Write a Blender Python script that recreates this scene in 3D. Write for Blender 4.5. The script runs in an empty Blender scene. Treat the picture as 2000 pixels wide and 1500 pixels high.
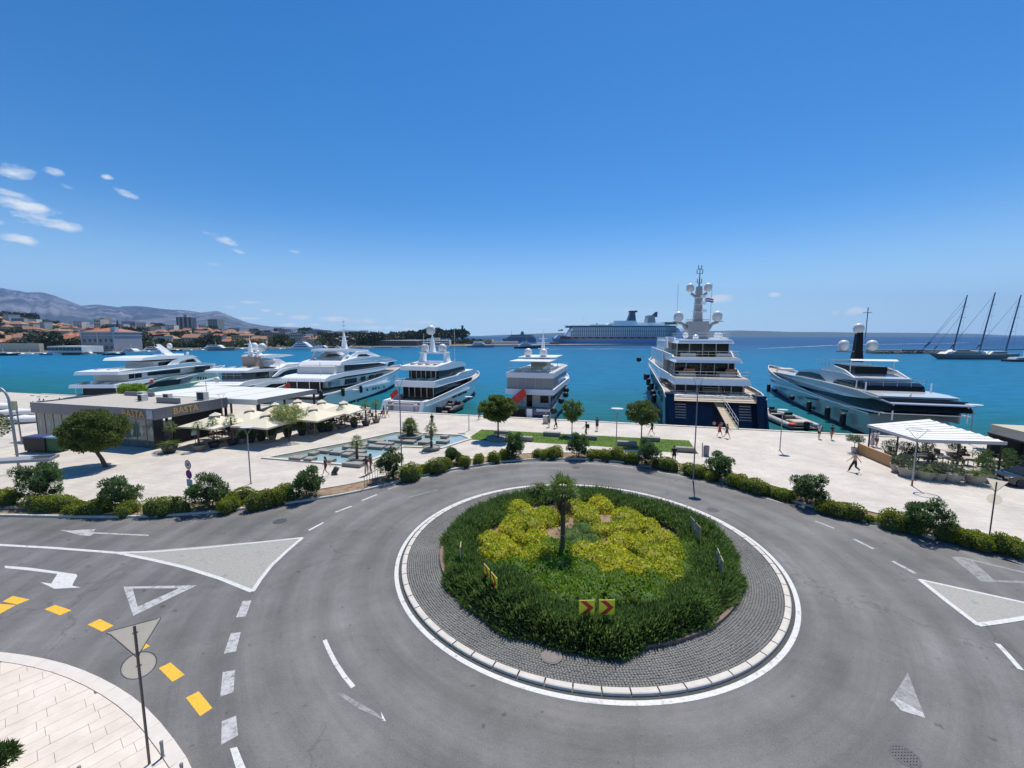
import bpy, bmesh, math, random
import numpy as np
from mathutils import Vector, Matrix
random.seed(7); rng = np.random.default_rng(7)
sc = bpy.context.scene
R = math.radians
# ------------------------------------------------------------------ camera
H = 12.0; FPX = 820.0; PITCH = math.atan(94/820)
cd = bpy.data.cameras.new('camera'); cam = bpy.data.objects.new('camera', cd); sc.collection.objects.link(cam)
cd.sensor_width = 36; cd.lens = FPX/2000*36; cd.clip_start = .1; cd.clip_end = 60000
cam.location = (0, 0, H); cam.rotation_euler = (R(90)-PITCH, 0, 0); sc.camera = cam
# ------------------------------------------------------------------ light
SUN_EL, SUN_AZ = 65.0, 21.7          # azimuth from +Y towards +X
w = bpy.data.worlds.new('World'); sc.world = w; w.use_nodes = True
sl = bpy.data.lights.new('sun', 'SUN'); so = bpy.data.objects.new('sun', sl); sc.collection.objects.link(so)
sl.energy = 4.6; sl.angle = R(.5); sl.color = (1, .94, .85)
sd = Vector((math.sin(R(SUN_AZ))*math.cos(R(SUN_EL)), math.cos(R(SUN_AZ))*math.cos(R(SUN_EL)), math.sin(R(SUN_EL))))
so.rotation_euler = (-sd).to_track_quat('-Z', 'Y').to_euler(); so.location = (0, 0, 80)
sc.view_settings.view_transform = 'Standard'; sc.view_settings.look = 'None'
sc.view_settings.gamma = 1; sc.view_settings.exposure = 0.2
sc.view_settings.use_curve_mapping = False
SKY = 0.10

def ray(px, py):
    x = (px-1000)/FPX; y = (py-750)/FPX; c, s = math.cos(PITCH), math.sin(PITCH)
    return x, c-y*s, -s-y*c
def G(px, py, z=0.0):
    d = ray(px, py); t = (z-H)/d[2]; return Vector((d[0]*t, d[1]*t, z))
def ZAT(px, py, Y):
    d = ray(px, py); t = Y/d[1]; return Vector((d[0]*t, Y, H+d[2]*t))

def world_nodes():
    nt = w.node_tree; nt.nodes.clear(); N = nt.nodes.new; L = nt.links.new
    out = N('ShaderNodeOutputWorld'); bg = N('ShaderNodeBackground'); L(bg.outputs[0], out.inputs[0])
    bg.inputs[1].default_value = SKY
    sky = N('ShaderNodeTexSky'); sky.sky_type = 'NISHITA'; sky.sun_disc = False
    sky.sun_elevation = R(SUN_EL); sky.sun_rotation = R(SUN_AZ); sky.altitude = 300
    sky.air_density = 1.0; sky.dust_density = .15; sky.ozone_density = 4.0
    hs = N('ShaderNodeHueSaturation'); hs.inputs['Saturation'].default_value = 1.27; hs.inputs['Value'].default_value = 1.12
    tint = N('ShaderNodeMixRGB'); tint.blend_type = 'MULTIPLY'; tint.inputs[0].default_value = 1; tint.inputs[2].default_value = (.88, .935, 1, 1); L(sky.outputs[0], tint.inputs[1]); L(tint.outputs[0], hs.inputs['Color'])
    tc0 = N('ShaderNodeTexCoord'); sp0 = N('ShaderNodeSeparateXYZ'); L(tc0.outputs['Generated'], sp0.inputs[0])
    ex = N('ShaderNodeMapRange'); ex.interpolation_type = 'SMOOTHSTEP'; ex.inputs[1].default_value = -.02; ex.inputs[2].default_value = .30; ex.inputs[3].default_value = .97; ex.inputs[4].default_value = 0.
    L(sp0.outputs[2], ex.inputs[0]); pw_ = N('ShaderNodeMath'); pw_.operation = 'POWER'; pw_.inputs[1].default_value = 1.5; L(ex.outputs[0], pw_.inputs[0])
    hz = N('ShaderNodeMixRGB'); L(pw_.outputs[0], hz.inputs[0]); L(hs.outputs[0], hz.inputs[1]); hz.inputs[2].default_value = (4.6, 6.9, 9.2, 1)
    hs = hz
    # small fair-weather clouds low in the sky: soft ellipses in direction space broken up with noise
    tc = N('ShaderNodeTexCoord'); sep = N('ShaderNodeSeparateXYZ'); L(tc.outputs['Generated'], sep.inputs[0])
    def m(op, a, b=None, c=None):
        n = N('ShaderNodeMath'); n.operation = op
        for i, v in enumerate((a, b, c)):
            if v is None: continue
            if isinstance(v, (int, float)): n.inputs[i].default_value = v
            else: L(v, n.inputs[i])
        return n.outputs[0]
    az = m('ARCTAN2', sep.outputs[0], sep.outputs[1])
    el = m('ARCSINE', sep.outputs[2])
    comb = N('ShaderNodeCombineXYZ'); L(az, comb.inputs[0]); L(el, comb.inputs[1])
    nz = N('ShaderNodeTexNoise'); nz.inputs['Scale'].default_value = 26; nz.inputs['Detail'].default_value = 7
    nz.inputs['Roughness'].default_value = .62
    mp = N('ShaderNodeMapping'); mp.inputs['Scale'].default_value = (1, 2.0, 1); L(comb.outputs[0], mp.inputs[0]); L(mp.outputs[0], nz.inputs['Vector'])
    nb = m('SUBTRACT', nz.outputs[0], .5)
    tot = None
    # pixel centre, half width, half height, tilt (deg), strength
    C = [(32,337,36,13,4,1),(108,336,22,8,0,.9),(210,346,12,4,0,.85),(130,364,16,4,8,.5),(243,377,24,6,14,.8),(35,382,52,7,6,.75),
         (55,412,64,20,8,1.25),(110,436,48,11,10,1.2),(38,467,36,9,6,1.1),(0,435,10,5,0,.6),(430,466,30,10,18,1.15),(464,490,15,4,12,.9),
         (575,491,11,3,6,.55),(487,591,26,4,0,.8),(545,613,9,3,0,.5),(590,620,22,5,0,.9),(655,622,34,5,0,.75),(700,627,34,5,0,.6),
         (1412,583,28,8,-6,1.05),(1514,576,14,4,0,.9),(1672,607,24,7,-12,1.0),(1632,611,10,4,0,.7),(1068,625,40,3,0,.3),(495,622,26,3,0,.7),
         (420,516,18,3,0,.35),(820,630,40,4,0,.35),(1230,603,12,5,0,.6),(740,640,60,4,0,.5),(560,634,20,4,0,.7),(520,606,10,3,0,.7),(615,634,14,3,0,.6),(800,643,30,4,0,.5),(450,600,12,3,0,.5)]
    for (px, py, a, b, tl, st) in C:
        d = Vector(ray(px, py)).normalized(); e0 = math.asin(d.z); a0 = math.atan2(d.x, d.y)
        k = math.cos(a0)*math.cos(a0); sx = a/FPX*k*1.05; sy = b/FPX*math.cos(a0)*1.05
        dx = m('SUBTRACT', az, a0); dy = m('SUBTRACT', el, e0); t = R(-tl)
        u = m('DIVIDE', m('ADD', m('MULTIPLY', dx, math.cos(t)), m('MULTIPLY', dy, math.sin(t))), sx)
        v = m('DIVIDE', m('SUBTRACT', m('MULTIPLY', dy, math.cos(t)), m('MULTIPLY', dx, math.sin(t))), sy)
        rr = m('ADD', m('MULTIPLY', u, u), m('MULTIPLY', v, v))
        g = m('SUBTRACT', 1.0, rr)
        g = m('ADD', g, m('MULTIPLY', nb, 4.2))
        g = m('MULTIPLY', g, .75)
        n = N('ShaderNodeClamp'); L(g, n.inputs[0])
        g = m('MULTIPLY', n.outputs[0], st*(.9 if py < 560 else 1.35))
        tot = g if tot is None else m('MAXIMUM', tot, g)
    cl = N('ShaderNodeClamp'); L(tot, cl.inputs[0])
    mix = N('ShaderNodeMixRGB'); L(cl.outputs[0], mix.inputs[0]); L(hs.outputs[0], mix.inputs[1])
    mix.inputs[2].default_value = (7.4, 8.0, 8.7, 1)
    L(mix.outputs[0], bg.inputs[0])
world_nodes()

# ------------------------------------------------------------------ materials
MAT = {}
def mat(name, col, rough=.6, metal=0., var=.0, vs=4., col2=None, c2s=1., c2t=.5, bump=0., bs=60., trans=0., spec=.5, emit=None, alpha=None, c2soft=.12, fine=0., coat=0., ret=False):
    """principled material; var = fine value variation, col2 = second colour in noise patches, bump = fine relief"""
    if name in MAT: return MAT[name]
    mt = bpy.data.materials.new(name); mt.use_nodes = True; nt = mt.node_tree; nt.nodes.clear(); N = nt.nodes.new; L = nt.links.new
    out = N('ShaderNodeOutputMaterial'); b = N('ShaderNodeBsdfPrincipled')
    b.inputs['Roughness'].default_value = rough; b.inputs['Metallic'].default_value = metal
    b.inputs['Specular IOR Level'].default_value = spec
    if coat: b.inputs['Coat Weight'].default_value = coat
    tc = N('ShaderNodeTexCoord'); c = None
    rgb = N('ShaderNodeRGB'); rgb.outputs[0].default_value = (*col, 1); c = rgb.outputs[0]
    if col2:
        n = N('ShaderNodeTexNoise'); n.inputs['Scale'].default_value = c2s; n.inputs['Detail'].default_value = 5; n.inputs['Roughness'].default_value = .6
        L(tc.outputs['Object'], n.inputs['Vector'])
        cr = N('ShaderNodeMapRange'); cr.inputs[1].default_value = c2t-c2soft; cr.inputs[2].default_value = c2t+c2soft
        L(n.outputs[0], cr.inputs[0])
        mx = N('ShaderNodeMixRGB'); L(cr.outputs[0], mx.inputs[0]); L(c, mx.inputs[1]); mx.inputs[2].default_value = (*col2, 1); c = mx.outputs[0]
    if var:
        n = N('ShaderNodeTexNoise'); n.inputs['Scale'].default_value = vs; n.inputs['Detail'].default_value = 8; n.inputs['Roughness'].default_value = .7
        L(tc.outputs['Object'], n.inputs['Vector'])
        mr = N('ShaderNodeMapRange'); mr.inputs[1].default_value = .25; mr.inputs[2].default_value = .75
        mr.inputs[3].default_value = 1-var; mr.inputs[4].default_value = 1+var; L(n.outputs[0], mr.inputs[0])
        hv = N('ShaderNodeHueSaturation'); L(mr.outputs[0], hv.inputs['Value']); L(c, hv.inputs['Color']); c = hv.outputs[0]
    if fine:
        n = N('ShaderNodeTexNoise'); n.inputs['Scale'].default_value = bs; n.inputs['Detail'].default_value = 3
        L(tc.outputs['Object'], n.inputs['Vector'])
        mr = N('ShaderNodeMapRange'); mr.inputs[1].default_value = .3; mr.inputs[2].default_value = .7
        mr.inputs[3].default_value = 1-fine; mr.inputs[4].default_value = 1+fine; L(n.outputs[0], mr.inputs[0])
        hv = N('ShaderNodeHueSaturation'); L(mr.outputs[0], hv.inputs['Value']); L(c, hv.inputs['Color']); c = hv.outputs[0]
    L(c, b.inputs['Base Color'])
    if bump:
        n = N('ShaderNodeTexNoise'); n.inputs['Scale'].default_value = bs; n.inputs['Detail'].default_value = 4
        L(tc.outputs['Object'], n.inputs['Vector'])
        bp = N('ShaderNodeBump'); bp.inputs['Strength'].default_value = bump; bp.inputs['Distance'].default_value = .02
        L(n.outputs[0], bp.inputs['Height']); L(bp.outputs[0], b.inputs['Normal'])
    if emit: b.inputs['Emission Color'].default_value = (*emit[:3], 1); b.inputs['Emission Strength'].default_value = emit[3]
    if alpha is not None: b.inputs['Alpha'].default_value = alpha
    if trans:
        t = N('ShaderNodeBsdfTranslucent'); L(c, t.inputs[0]); ms = N('ShaderNodeMixShader'); ms.inputs[0].default_value = trans
        L(b.outputs[0], ms.inputs[1]); L(t.outputs[0], ms.inputs[2]); L(ms.outputs[0], out.inputs[0])
    else: L(b.outputs[0], out.inputs[0])
    MAT[name] = mt; mt['bsdf'] = b.name
    return mt
white = mat('white_gelcoat', (.86, .86, .86), .3, var=.03, vs=.6, coat=.15)
offwhite = mat('offwhite_paint', (.62, .60, .55), .45, var=.05, vs=.8)
glass_dk = mat('dark_tinted_glass', (.010, .011, .013), .18, spec=.25)
glass_br = mat('brown_tinted_glass', (.035, .025, .018), .1, spec=.7)
steel = mat('brushed_steel', (.55, .56, .58), .28, .9)
galv = mat('galvanised_steel', (.33, .34, .35), .45, .7, var=.1, vs=9)
greymetal = mat('grey_painted_metal', (.20, .21, .23), .5, .2, var=.06)
black = mat('black_rubber', (.012, .012, .014), .6)
teak = mat('teak_deck', (.42, .35, .27), .7, var=.15, vs=6)
navy = mat('navy_hull_paint', (.006, .010, .030), .25, coat=.2, var=.05)
blueh = mat('blue_hull_paint', (.012, .05, .16), .15, coat=.5, var=.05)
seagrey = mat('sea_grey_hull_paint', (.36, .40, .40), .2, coat=.4, var=.04)
cream = mat('cream_hull_paint', (.62, .63, .48), .22, coat=.4, var=.04)
beige = mat('beige_upholstery', (.48, .42, .34), .8, var=.15, vs=8)
red = mat('red_fabric', (.55, .04, .03), .7, var=.2, vs=5)
bark = mat('tree_bark', (.13, .09, .06), .9, var=.35, vs=14, bump=.6, bs=40)
palmbark = mat('palm_bark', (.11, .075, .045), .95, var=.4, vs=20, bump=.9, bs=60)
soil = mat('planting_soil', (.30, .22, .14), .95, var=.3, vs=6, bump=.8, bs=50, col2=(.20, .13, .08), c2s=2)
woodm = mat('varnished_planks', (.45, .24, .09), .55, var=.25, vs=7)
stone = mat('pale_limestone', (.56, .52, .45), .75, var=.10, vs=3, bump=.2, bs=70, fine=.05)
concrete = mat('grey_concrete', (.26, .25, .22), .85, var=.15, vs=5, bump=.3, bs=50)
potm = mat('terracotta_pot', (.22, .18, .14), .8, var=.2, vs=5)
darkpot = mat('dark_pot', (.03, .03, .035), .6, var=.2)

# ------------------------------------------------------------------ mesh helpers
class MB:
    def __init__(s): s.v = []; s.f = []; s.m = []; s.mats = []
    def add(s, vs, fs, mi=0):
        o = len(s.v); s.v += [tuple(v) for v in vs]; s.f += [tuple(i+o for i in f) for f in fs]; s.m += [mi]*len(fs); return s
    def box(s, c, d, rz=0., mi=0, taper=1., bev=0.):
        x, y, z = d[0]/2, d[1]/2, d[2]/2; cc, ss = math.cos(rz), math.sin(rz); vs = []
        for k, t in ((-z, 1.), (z, taper)):
            for a, b in ((-x, -y), (x, -y), (x, y), (-x, y)):
                a *= t; b *= t; vs.append((c[0]+a*cc-b*ss, c[1]+a*ss+b*cc, c[2]+k))
        return s.add(vs, [(3,2,1,0),(4,5,6,7),(0,1,5,4),(1,2,6,5),(2,3,7,6),(3,0,4,7)], mi)
    def bbox(s, c, d, rz=0., mi=0, bev=.02):
        """box with a chamfered top edge"""
        x, y, z = d[0]/2, d[1]/2, d[2]/2; cc, ss = math.cos(rz), math.sin(rz); vs = []
        for k, e in ((-z, 0), (z-bev, 0), (z, bev)):
            for a, b in ((-x+e, -y+e), (x-e, -y+e), (x-e, y-e), (-x+e, y-e)):
                vs.append((c[0]+a*cc-b*ss, c[1]+a*ss+b*cc, c[2]+k))
        fs = [(3,2,1,0),(8,9,10,11)]
        for l in (0, 4):
            for i in range(4): j = (i+1) % 4; fs.append((l+i, l+j, l+4+j, l+4+i))
        return s.add(vs, fs, mi)
    def prism(s, poly, z0, z1, mi=0, bev=0.):
        n = len(poly); vs = [(p[0], p[1], z0) for p in poly]+[(p[0], p[1], z1) for p in poly]
        fs = [tuple(range(n-1, -1, -1)), tuple(range(n, 2*n))]+[(i, (i+1) % n, n+(i+1) % n, n+i) for i in range(n)]
        return s.add(vs, fs, mi)
    def loops(s, ls, mi=0, closed=True, cap=True):
        n = len(ls[0]); vs = [p for l in ls for p in l]; fs = []
        for k in range(len(ls)-1):
            for i in range(n if closed else n-1):
                j = (i+1) % n; fs.append((k*n+i, k*n+j, (k+1)*n+j, (k+1)*n+i))
        if cap and closed: fs += [tuple(range(n-1, -1, -1)), tuple(range((len(ls)-1)*n, len(ls)*n))]
        return s.add(vs, fs, mi)
    def tube(s, p0, p1, r0, r1=None, n=8, mi=0):
        r1 = r0 if r1 is None else r1; p0 = Vector(p0); p1 = Vector(p1); d = p1-p0
        if d.length < 1e-6: return s
        q = d.to_track_quat('Z', 'Y'); ls = []
        for p, r in ((p0, r0), (p1, r1)):
            ls.append([p+q @ Vector((r*math.cos(2*math.pi*i/n), r*math.sin(2*math.pi*i/n), 0)) for i in range(n)])
        return s.loops(ls, mi)
    def path(s, pts, r, n=6, mi=0):
        pts = [Vector(p) for p in pts]; rs = r if isinstance(r, (list, tuple)) else [r]*len(pts); ls = []
        for k, p in enumerate(pts):
            d = (pts[min(k+1, len(pts)-1)]-pts[max(k-1, 0)]); q = d.to_track_quat('Z', 'Y')
            ls.append([p+q @ Vector((rs[k]*math.cos(2*math.pi*i/n), rs[k]*math.sin(2*math.pi*i/n), 0)) for i in range(n)])
        return s.loops(ls, mi)
    def lathe(s, prof, c=(0,0,0), n=16, mi=0, sx=1., sy=1.):
        ls = [[(c[0]+sx*r*math.cos(2*math.pi*i/n), c[1]+sy*r*math.sin(2*math.pi*i/n), c[2]+z) for i in range(n)] for r, z in prof]
        return s.loops(ls, mi)
    def ball(s, c, r, n=12, mi=0, sz=1.):
        prof = [(max(r*math.sin(math.pi*k/8), 1e-3), -r*sz*math.cos(math.pi*k/8)) for k in range(9)]
        return s.lathe(prof, c, n, mi)
    def plate(s, pts, thick, nrm, mi=0):
        """polygon in 3d given thickness along nrm (both ways from 0 to thick)"""
        n = len(pts); nv = Vector(nrm)*thick; a = [Vector(p) for p in pts]; vs = a+[p+nv for p in a]
        fs = [tuple(range(n-1, -1, -1)), tuple(range(n, 2*n))]+[(i, (i+1) % n, n+(i+1) % n, n+i) for i in range(n)]
        return s.add(vs, fs, mi)
    def mesh(s, name, mats, smooth=False, fix=True):
        me = bpy.data.meshes.new(name); me.from_pydata(s.v, [], s.f)
        for m_ in (mats if isinstance(mats, (list, tuple)) else [mats]): me.materials.append(m_)
        if any(s.m): me.polygons.foreach_set('material_index', s.m)
        if fix:
            bm = bmesh.new(); bm.from_mesh(me); bmesh.ops.recalc_face_normals(bm, faces=bm.faces); bm.to_mesh(me); bm.free()
        if smooth:
            me.polygons.foreach_set('use_smooth', [True]*len(me.polygons))
            if smooth == 'auto': me.set_sharp_from_angle(angle=R(35))
        me.update(); return me
    def build(s, name, mats, parent=None, smooth=False, loc=(0,0,0), rz=0.):
        return link(name, s.mesh(name, mats, smooth), parent, loc, rz)
def link(name, me, parent=None, loc=(0,0,0), rz=0.):
    o = bpy.data.objects.new(name, me); sc.collection.objects.link(o); o.location = loc; o.rotation_euler = (0, 0, rz)
    if parent: o.parent = parent
    return o
def tag(o, label=None, cat=None, group=None, kind=None):
    if label: o['label'] = label
    if cat: o['category'] = cat
    if group: o['group'] = group
    if kind: o['kind'] = kind
    return o
def thing(name, label, cat, loc=(0,0,0), rz=0., group=None):
    return tag(link(name, None, None, loc, rz), label, cat, group)
def copy_tree(o, parent=None, **kw):
    c = o.copy(); sc.collection.objects.link(c)
    if parent: c.parent = parent
    for ch in list(o.children): copy_tree(ch, c)
    return c
def dup(o, loc, rz=0., label=None, group=None, scale=None):
    c = copy_tree(o); c.location = loc; c.rotation_euler = (0, 0, rz)
    if label: c['label'] = label
    if group: c['group'] = group
    if scale: c.scale = scale if isinstance(scale, (tuple, list)) else (scale,)*3
    return c
def npmesh(name, V, F, mats, mi=None, smooth=False):
    """fast mesh from numpy arrays; F is (n,3) or (n,4)"""
    me = bpy.data.meshes.new(name); k = F.shape[1]
    me.vertices.add(len(V)); me.vertices.foreach_set('co', V.astype(np.float32).ravel())
    me.loops.add(F.size); me.loops.foreach_set('vertex_index', F.astype(np.int32).ravel())
    me.polygons.add(len(F)); me.polygons.foreach_set('loop_start', (np.arange(len(F))*k).astype(np.int32))
    try: me.polygons.foreach_set('loop_total', np.full(len(F), k, np.int32))
    except Exception: pass
    for m_ in (mats if isinstance(mats, (list, tuple)) else [mats]): me.materials.append(m_)
    if mi is not None: me.polygons.foreach_set('material_index', mi.astype(np.int32))
    me.update(calc_edges=True); me.validate()
    if smooth: me.polygons.foreach_set('use_smooth', [True]*len(me.polygons))
    return me
def leaves(P, D, ln, wd, jitter=.6, nm=1, fold=.0):
    """P points (n,3), D main directions (n,3): one pointed quad leaf per point -> V, F(4)"""
    n = len(P); D = D+rng.normal(0, jitter, (n, 3)); D /= np.linalg.norm(D, axis=1)[:, None]+1e-9
    X = np.cross(D, rng.normal(0, 1, (n, 3))); X /= np.linalg.norm(X, axis=1)[:, None]+1e-9
    l = (ln*rng.uniform(.6, 1.3, n))[:, None]; wv = (wd*rng.uniform(.7, 1.3, n))[:, None]
    V = np.stack([P, P+D*l*.5+X*wv*.5, P+D*l, P+D*l*.5-X*wv*.5], 1).reshape(-1, 3)
    F = np.arange(4*n).reshape(n, 4); return V, F
def leafmat(name, c1, c2, c3=None, s1=.8, s2=11., trans=.5, rough=.55):
    """foliage colour: big patches c1/c2 plus leaf to leaf variation"""
    if name in MAT: return MAT[name]
    mt = bpy.data.materials.new(name); mt.use_nodes = True; nt = mt.node_tree; nt.nodes.clear(); N = nt.nodes.new; L = nt.links.new
    out = N('ShaderNodeOutputMaterial'); b = N('ShaderNodeBsdfPrincipled'); b.inputs['Roughness'].default_value = rough
    b.inputs['Specular IOR Level'].default_value = .35
    tc = N('ShaderNodeTexCoord')
    n1 = N('ShaderNodeTexNoise'); n1.inputs['Scale'].default_value = s1; n1.inputs['Detail'].default_value = 3
    n2 = N('ShaderNodeTexNoise'); n2.inputs['Scale'].default_value = s2; n2.inputs['Detail'].default_value = 2
    L(tc.outputs['Object'], n1.inputs['Vector']); L(tc.outputs['Object'], n2.inputs['Vector'])
    mr = N('ShaderNodeMapRange'); mr.inputs[1].default_value = .38; mr.inputs[2].default_value = .62; L(n1.outputs[0], mr.inputs[0])
    mx = N('ShaderNodeMixRGB'); mx.inputs[1].default_value = (*c1, 1); mx.inputs[2].default_value = (*c2, 1); L(mr.outputs[0], mx.inputs[0])
    m2 = N('ShaderNodeMapRange'); m2.inputs[1].default_value = .52; m2.inputs[2].default_value = .66; L(n2.outputs[0], m2.inputs[0])
    my = N('ShaderNodeMixRGB'); my.inputs[2].default_value = (*(c3 or c2), 1); L(m2.outputs[0], my.inputs[0]); L(mx.outputs[0], my.inputs[1])
    mv = N('ShaderNodeMapRange'); mv.inputs[1].default_value = .3; mv.inputs[2].default_value = .7; mv.inputs[3].default_value = .7; mv.inputs[4].default_value = 1.3
    L(n2.outputs[0], mv.inputs[0]); hv = N('ShaderNodeHueSaturation'); L(mv.outputs[0], hv.inputs['Value']); L(my.outputs[0], hv.inputs['Color'])
    L(hv.outputs[0], b.inputs['Base Color']); t = N('ShaderNodeBsdfTranslucent'); L(hv.outputs[0], t.inputs[0])
    ms = N('ShaderNodeMixShader'); ms.inputs[0].default_value = trans; L(b.outputs[0], ms.inputs[1]); L(t.outputs[0], ms.inputs[2]); L(ms.outputs[0], out.inputs[0])
    MAT[name] = mt; return mt
LF_dark = leafmat('juniper_needles', (.085, .16, .035), (.12, .205, .045), (.21, .28, .08))
LF_yel = leafmat('golden_shrub_leaves', (.58, .57, .045), (.36, .45, .035), (.72, .62, .06), s1=.55, s2=7)
LF_grn = leafmat('bright_green_leaves', (.14, .27, .025), (.20, .33, .03), (.28, .38, .05))
LF_mound = leafmat('low_shrub_leaves', (.24, .29, .025), (.13, .20, .02), (.38, .38, .035), s1=1.6)
LF_ole = leafmat('oleander_leaves', (.06, .125, .032), (.09, .165, .045), (.17, .24, .09))
LF_tree = leafmat('tree_leaves', (.115, .155, .035), (.08, .12, .03), (.19, .23, .06))
LF_tree2 = leafmat('mulberry_leaves', (.09, .155, .03), (.12, .19, .04), (.20, .26, .07))
LF_olive = leafmat('olive_leaves', (.10, .14, .08), (.07, .10, .05), (.18, .21, .13))
LF_palm = leafmat('palm_fronds', (.08, .14, .025), (.12, .19, .03), (.19, .25, .06), s1=3)
LF_dry = leafmat('dry_palm_fronds', (.16, .10, .05), (.11, .07, .035), (.22, .15, .08), s1=3)
LF_pine = leafmat('far_pine_needles', (.030, .050, .024), (.045, .068, .028), (.07, .09, .04), s1=.15, s2=.9, trans=.1)
LF_town = leafmat('far_tree_leaves', (.060, .095, .030), (.09, .12, .035), (.13, .15, .05), s1=.2, s2=1.2, trans=.1)
core_dk = mat('shrub_dark_core', (.012, .018, .008), .95)  # dark filler core added inside shrubs to stop see-through
# ------------------------------------------------------------------ plan of the place (metres, camera above the origin)
U = Vector((.968, -.25, 0)); V_ = Vector((.25, .968, 0)); GRID = math.atan2(U.y, U.x)
CX, CY = 4.0, 22.74                      # centre of the roundabout
WZ = -1.5                                # water level
def quay_y(x): return 60.5-.26*x
# --- sea
def sea_material():
    mt = bpy.data.materials.new('sea_water'); mt.use_nodes = True; nt = mt.node_tree; nt.nodes.clear(); N = nt.nodes.new; L = nt.links.new
    out = N('ShaderNodeOutputMaterial'); b = N('ShaderNodeBsdfDiffuse'); gl = N('ShaderNodeBsdfGlossy'); gl.inputs['Roughness'].default_value = .22; ms = N('ShaderNodeMixShader'); L(b.outputs[0], ms.inputs[1]); L(gl.outputs[0], ms.inputs[2]); L(ms.outputs[0], out.inputs[0])
    fr = N('ShaderNodeFresnel'); fr.inputs[0].default_value = 1.33; fm = N('ShaderNodeMapRange'); fm.inputs[1].default_value = 0; fm.inputs[2].default_value = .8; fm.inputs[3].default_value = .02; fm.inputs[4].default_value = .15; L(fr.outputs[0], fm.inputs[0]); L(fm.outputs[0], ms.inputs[0])
    geo = N('ShaderNodeNewGeometry'); sep = N('ShaderNodeSeparateXYZ'); L(geo.outputs['Position'], sep.inputs[0])
    # harbour basin: green over the shallow shelf by the quay, turquoise inside, deep blue outside the breakwater
    d = N('ShaderNodeVectorMath'); d.operation = 'DOT_PRODUCT'; L(geo.outputs['Position'], d.inputs[0]); d.inputs[1].default_value = (.25, .968, 0)
    n0 = N('ShaderNodeTexNoise'); n0.inputs['Scale'].default_value = .02; n0.inputs['Detail'].default_value = 4; L(geo.outputs['Position'], n0.inputs['Vector'])
    ad = N('ShaderNodeMath'); ad.operation = 'MULTIPLY_ADD'; L(n0.outputs[0], ad.inputs[0]); ad.inputs[1].default_value = 24; L(d.outputs['Value'], ad.inputs[2])
    mr = N('ShaderNodeMapRange'); mr.inputs[1].default_value = 60; mr.inputs[2].default_value = 800; L(ad.outputs[0], mr.inputs[0])
    cr = N('ShaderNodeValToRGB'); L(mr.outputs[0], cr.inputs[0]); e = cr.color_ramp
    e.elements[0].position = .012; e.elements[0].color = (.006, .085, .062, 1)
    e.elements[1].position = 1.; e.elements[1].color = (.001, .055, .16, 1)
    for p, c in ((.04, (.002, .12, .16)), (.10, (.003, .135, .265)), (.32, (.002, .125, .25)), (.80, (.001, .07, .19))):
        k = e.elements.new(p); k.color = (*c, 1)
    n1 = N('ShaderNodeTexNoise'); n1.inputs['Scale'].default_value = .5; n1.inputs['Detail'].default_value = 6; n1.inputs['Roughness'].default_value = .65
    mp = N('ShaderNodeMapping'); mp.inputs['Rotation'].default_value = (0, 0, -.25); mp.inputs['Scale'].default_value = (.3, 1.0, 1)
    L(geo.outputs['Position'], mp.inputs[0]); L(mp.outputs[0], n1.inputs['Vector'])
    mv = N('ShaderNodeMapRange'); mv.inputs[1].default_value = .3; mv.inputs[2].default_value = .7; mv.inputs[3].default_value = .78; mv.inputs[4].default_value = 1.25
    L(n1.outputs[0], mv.inputs[0]); hv = N('ShaderNodeHueSaturation'); L(mv.outputs[0], hv.inputs['Value']); L(cr.outputs[0], hv.inputs['Color']); L(hv.outputs[0], b.inputs['Color'])
    n2 = N('ShaderNodeTexNoise'); n2.inputs['Scale'].default_value = 1.1; n2.inputs['Detail'].default_value = 6; n2.inputs['Roughness'].default_value = .6
    L(mp.outputs[0], n2.inputs['Vector'])
    bp = N('ShaderNodeBump'); bp.inputs['Strength'].default_value = .55; bp.inputs['Distance'].default_value = .35; L(n2.outputs[0], bp.inputs['Height']); L(bp.outputs[0], b.inputs['Normal']); L(bp.outputs[0], gl.inputs['Normal']); L(bp.outputs[0], fr.inputs['Normal'])
    return mt
SEA = sea_material()
mb = MB(); ring = [0.01, 60, 200, 600, 2000, 8000, 40000]
mb.loops([[(r*math.cos(2*math.pi*i/64), r*math.sin(2*math.pi*i/64), 0) for i in range(64)] for r in ring], cap=False)
tag(mb.build('sea', SEA, loc=(0, 0, WZ)), kind='structure')

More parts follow.
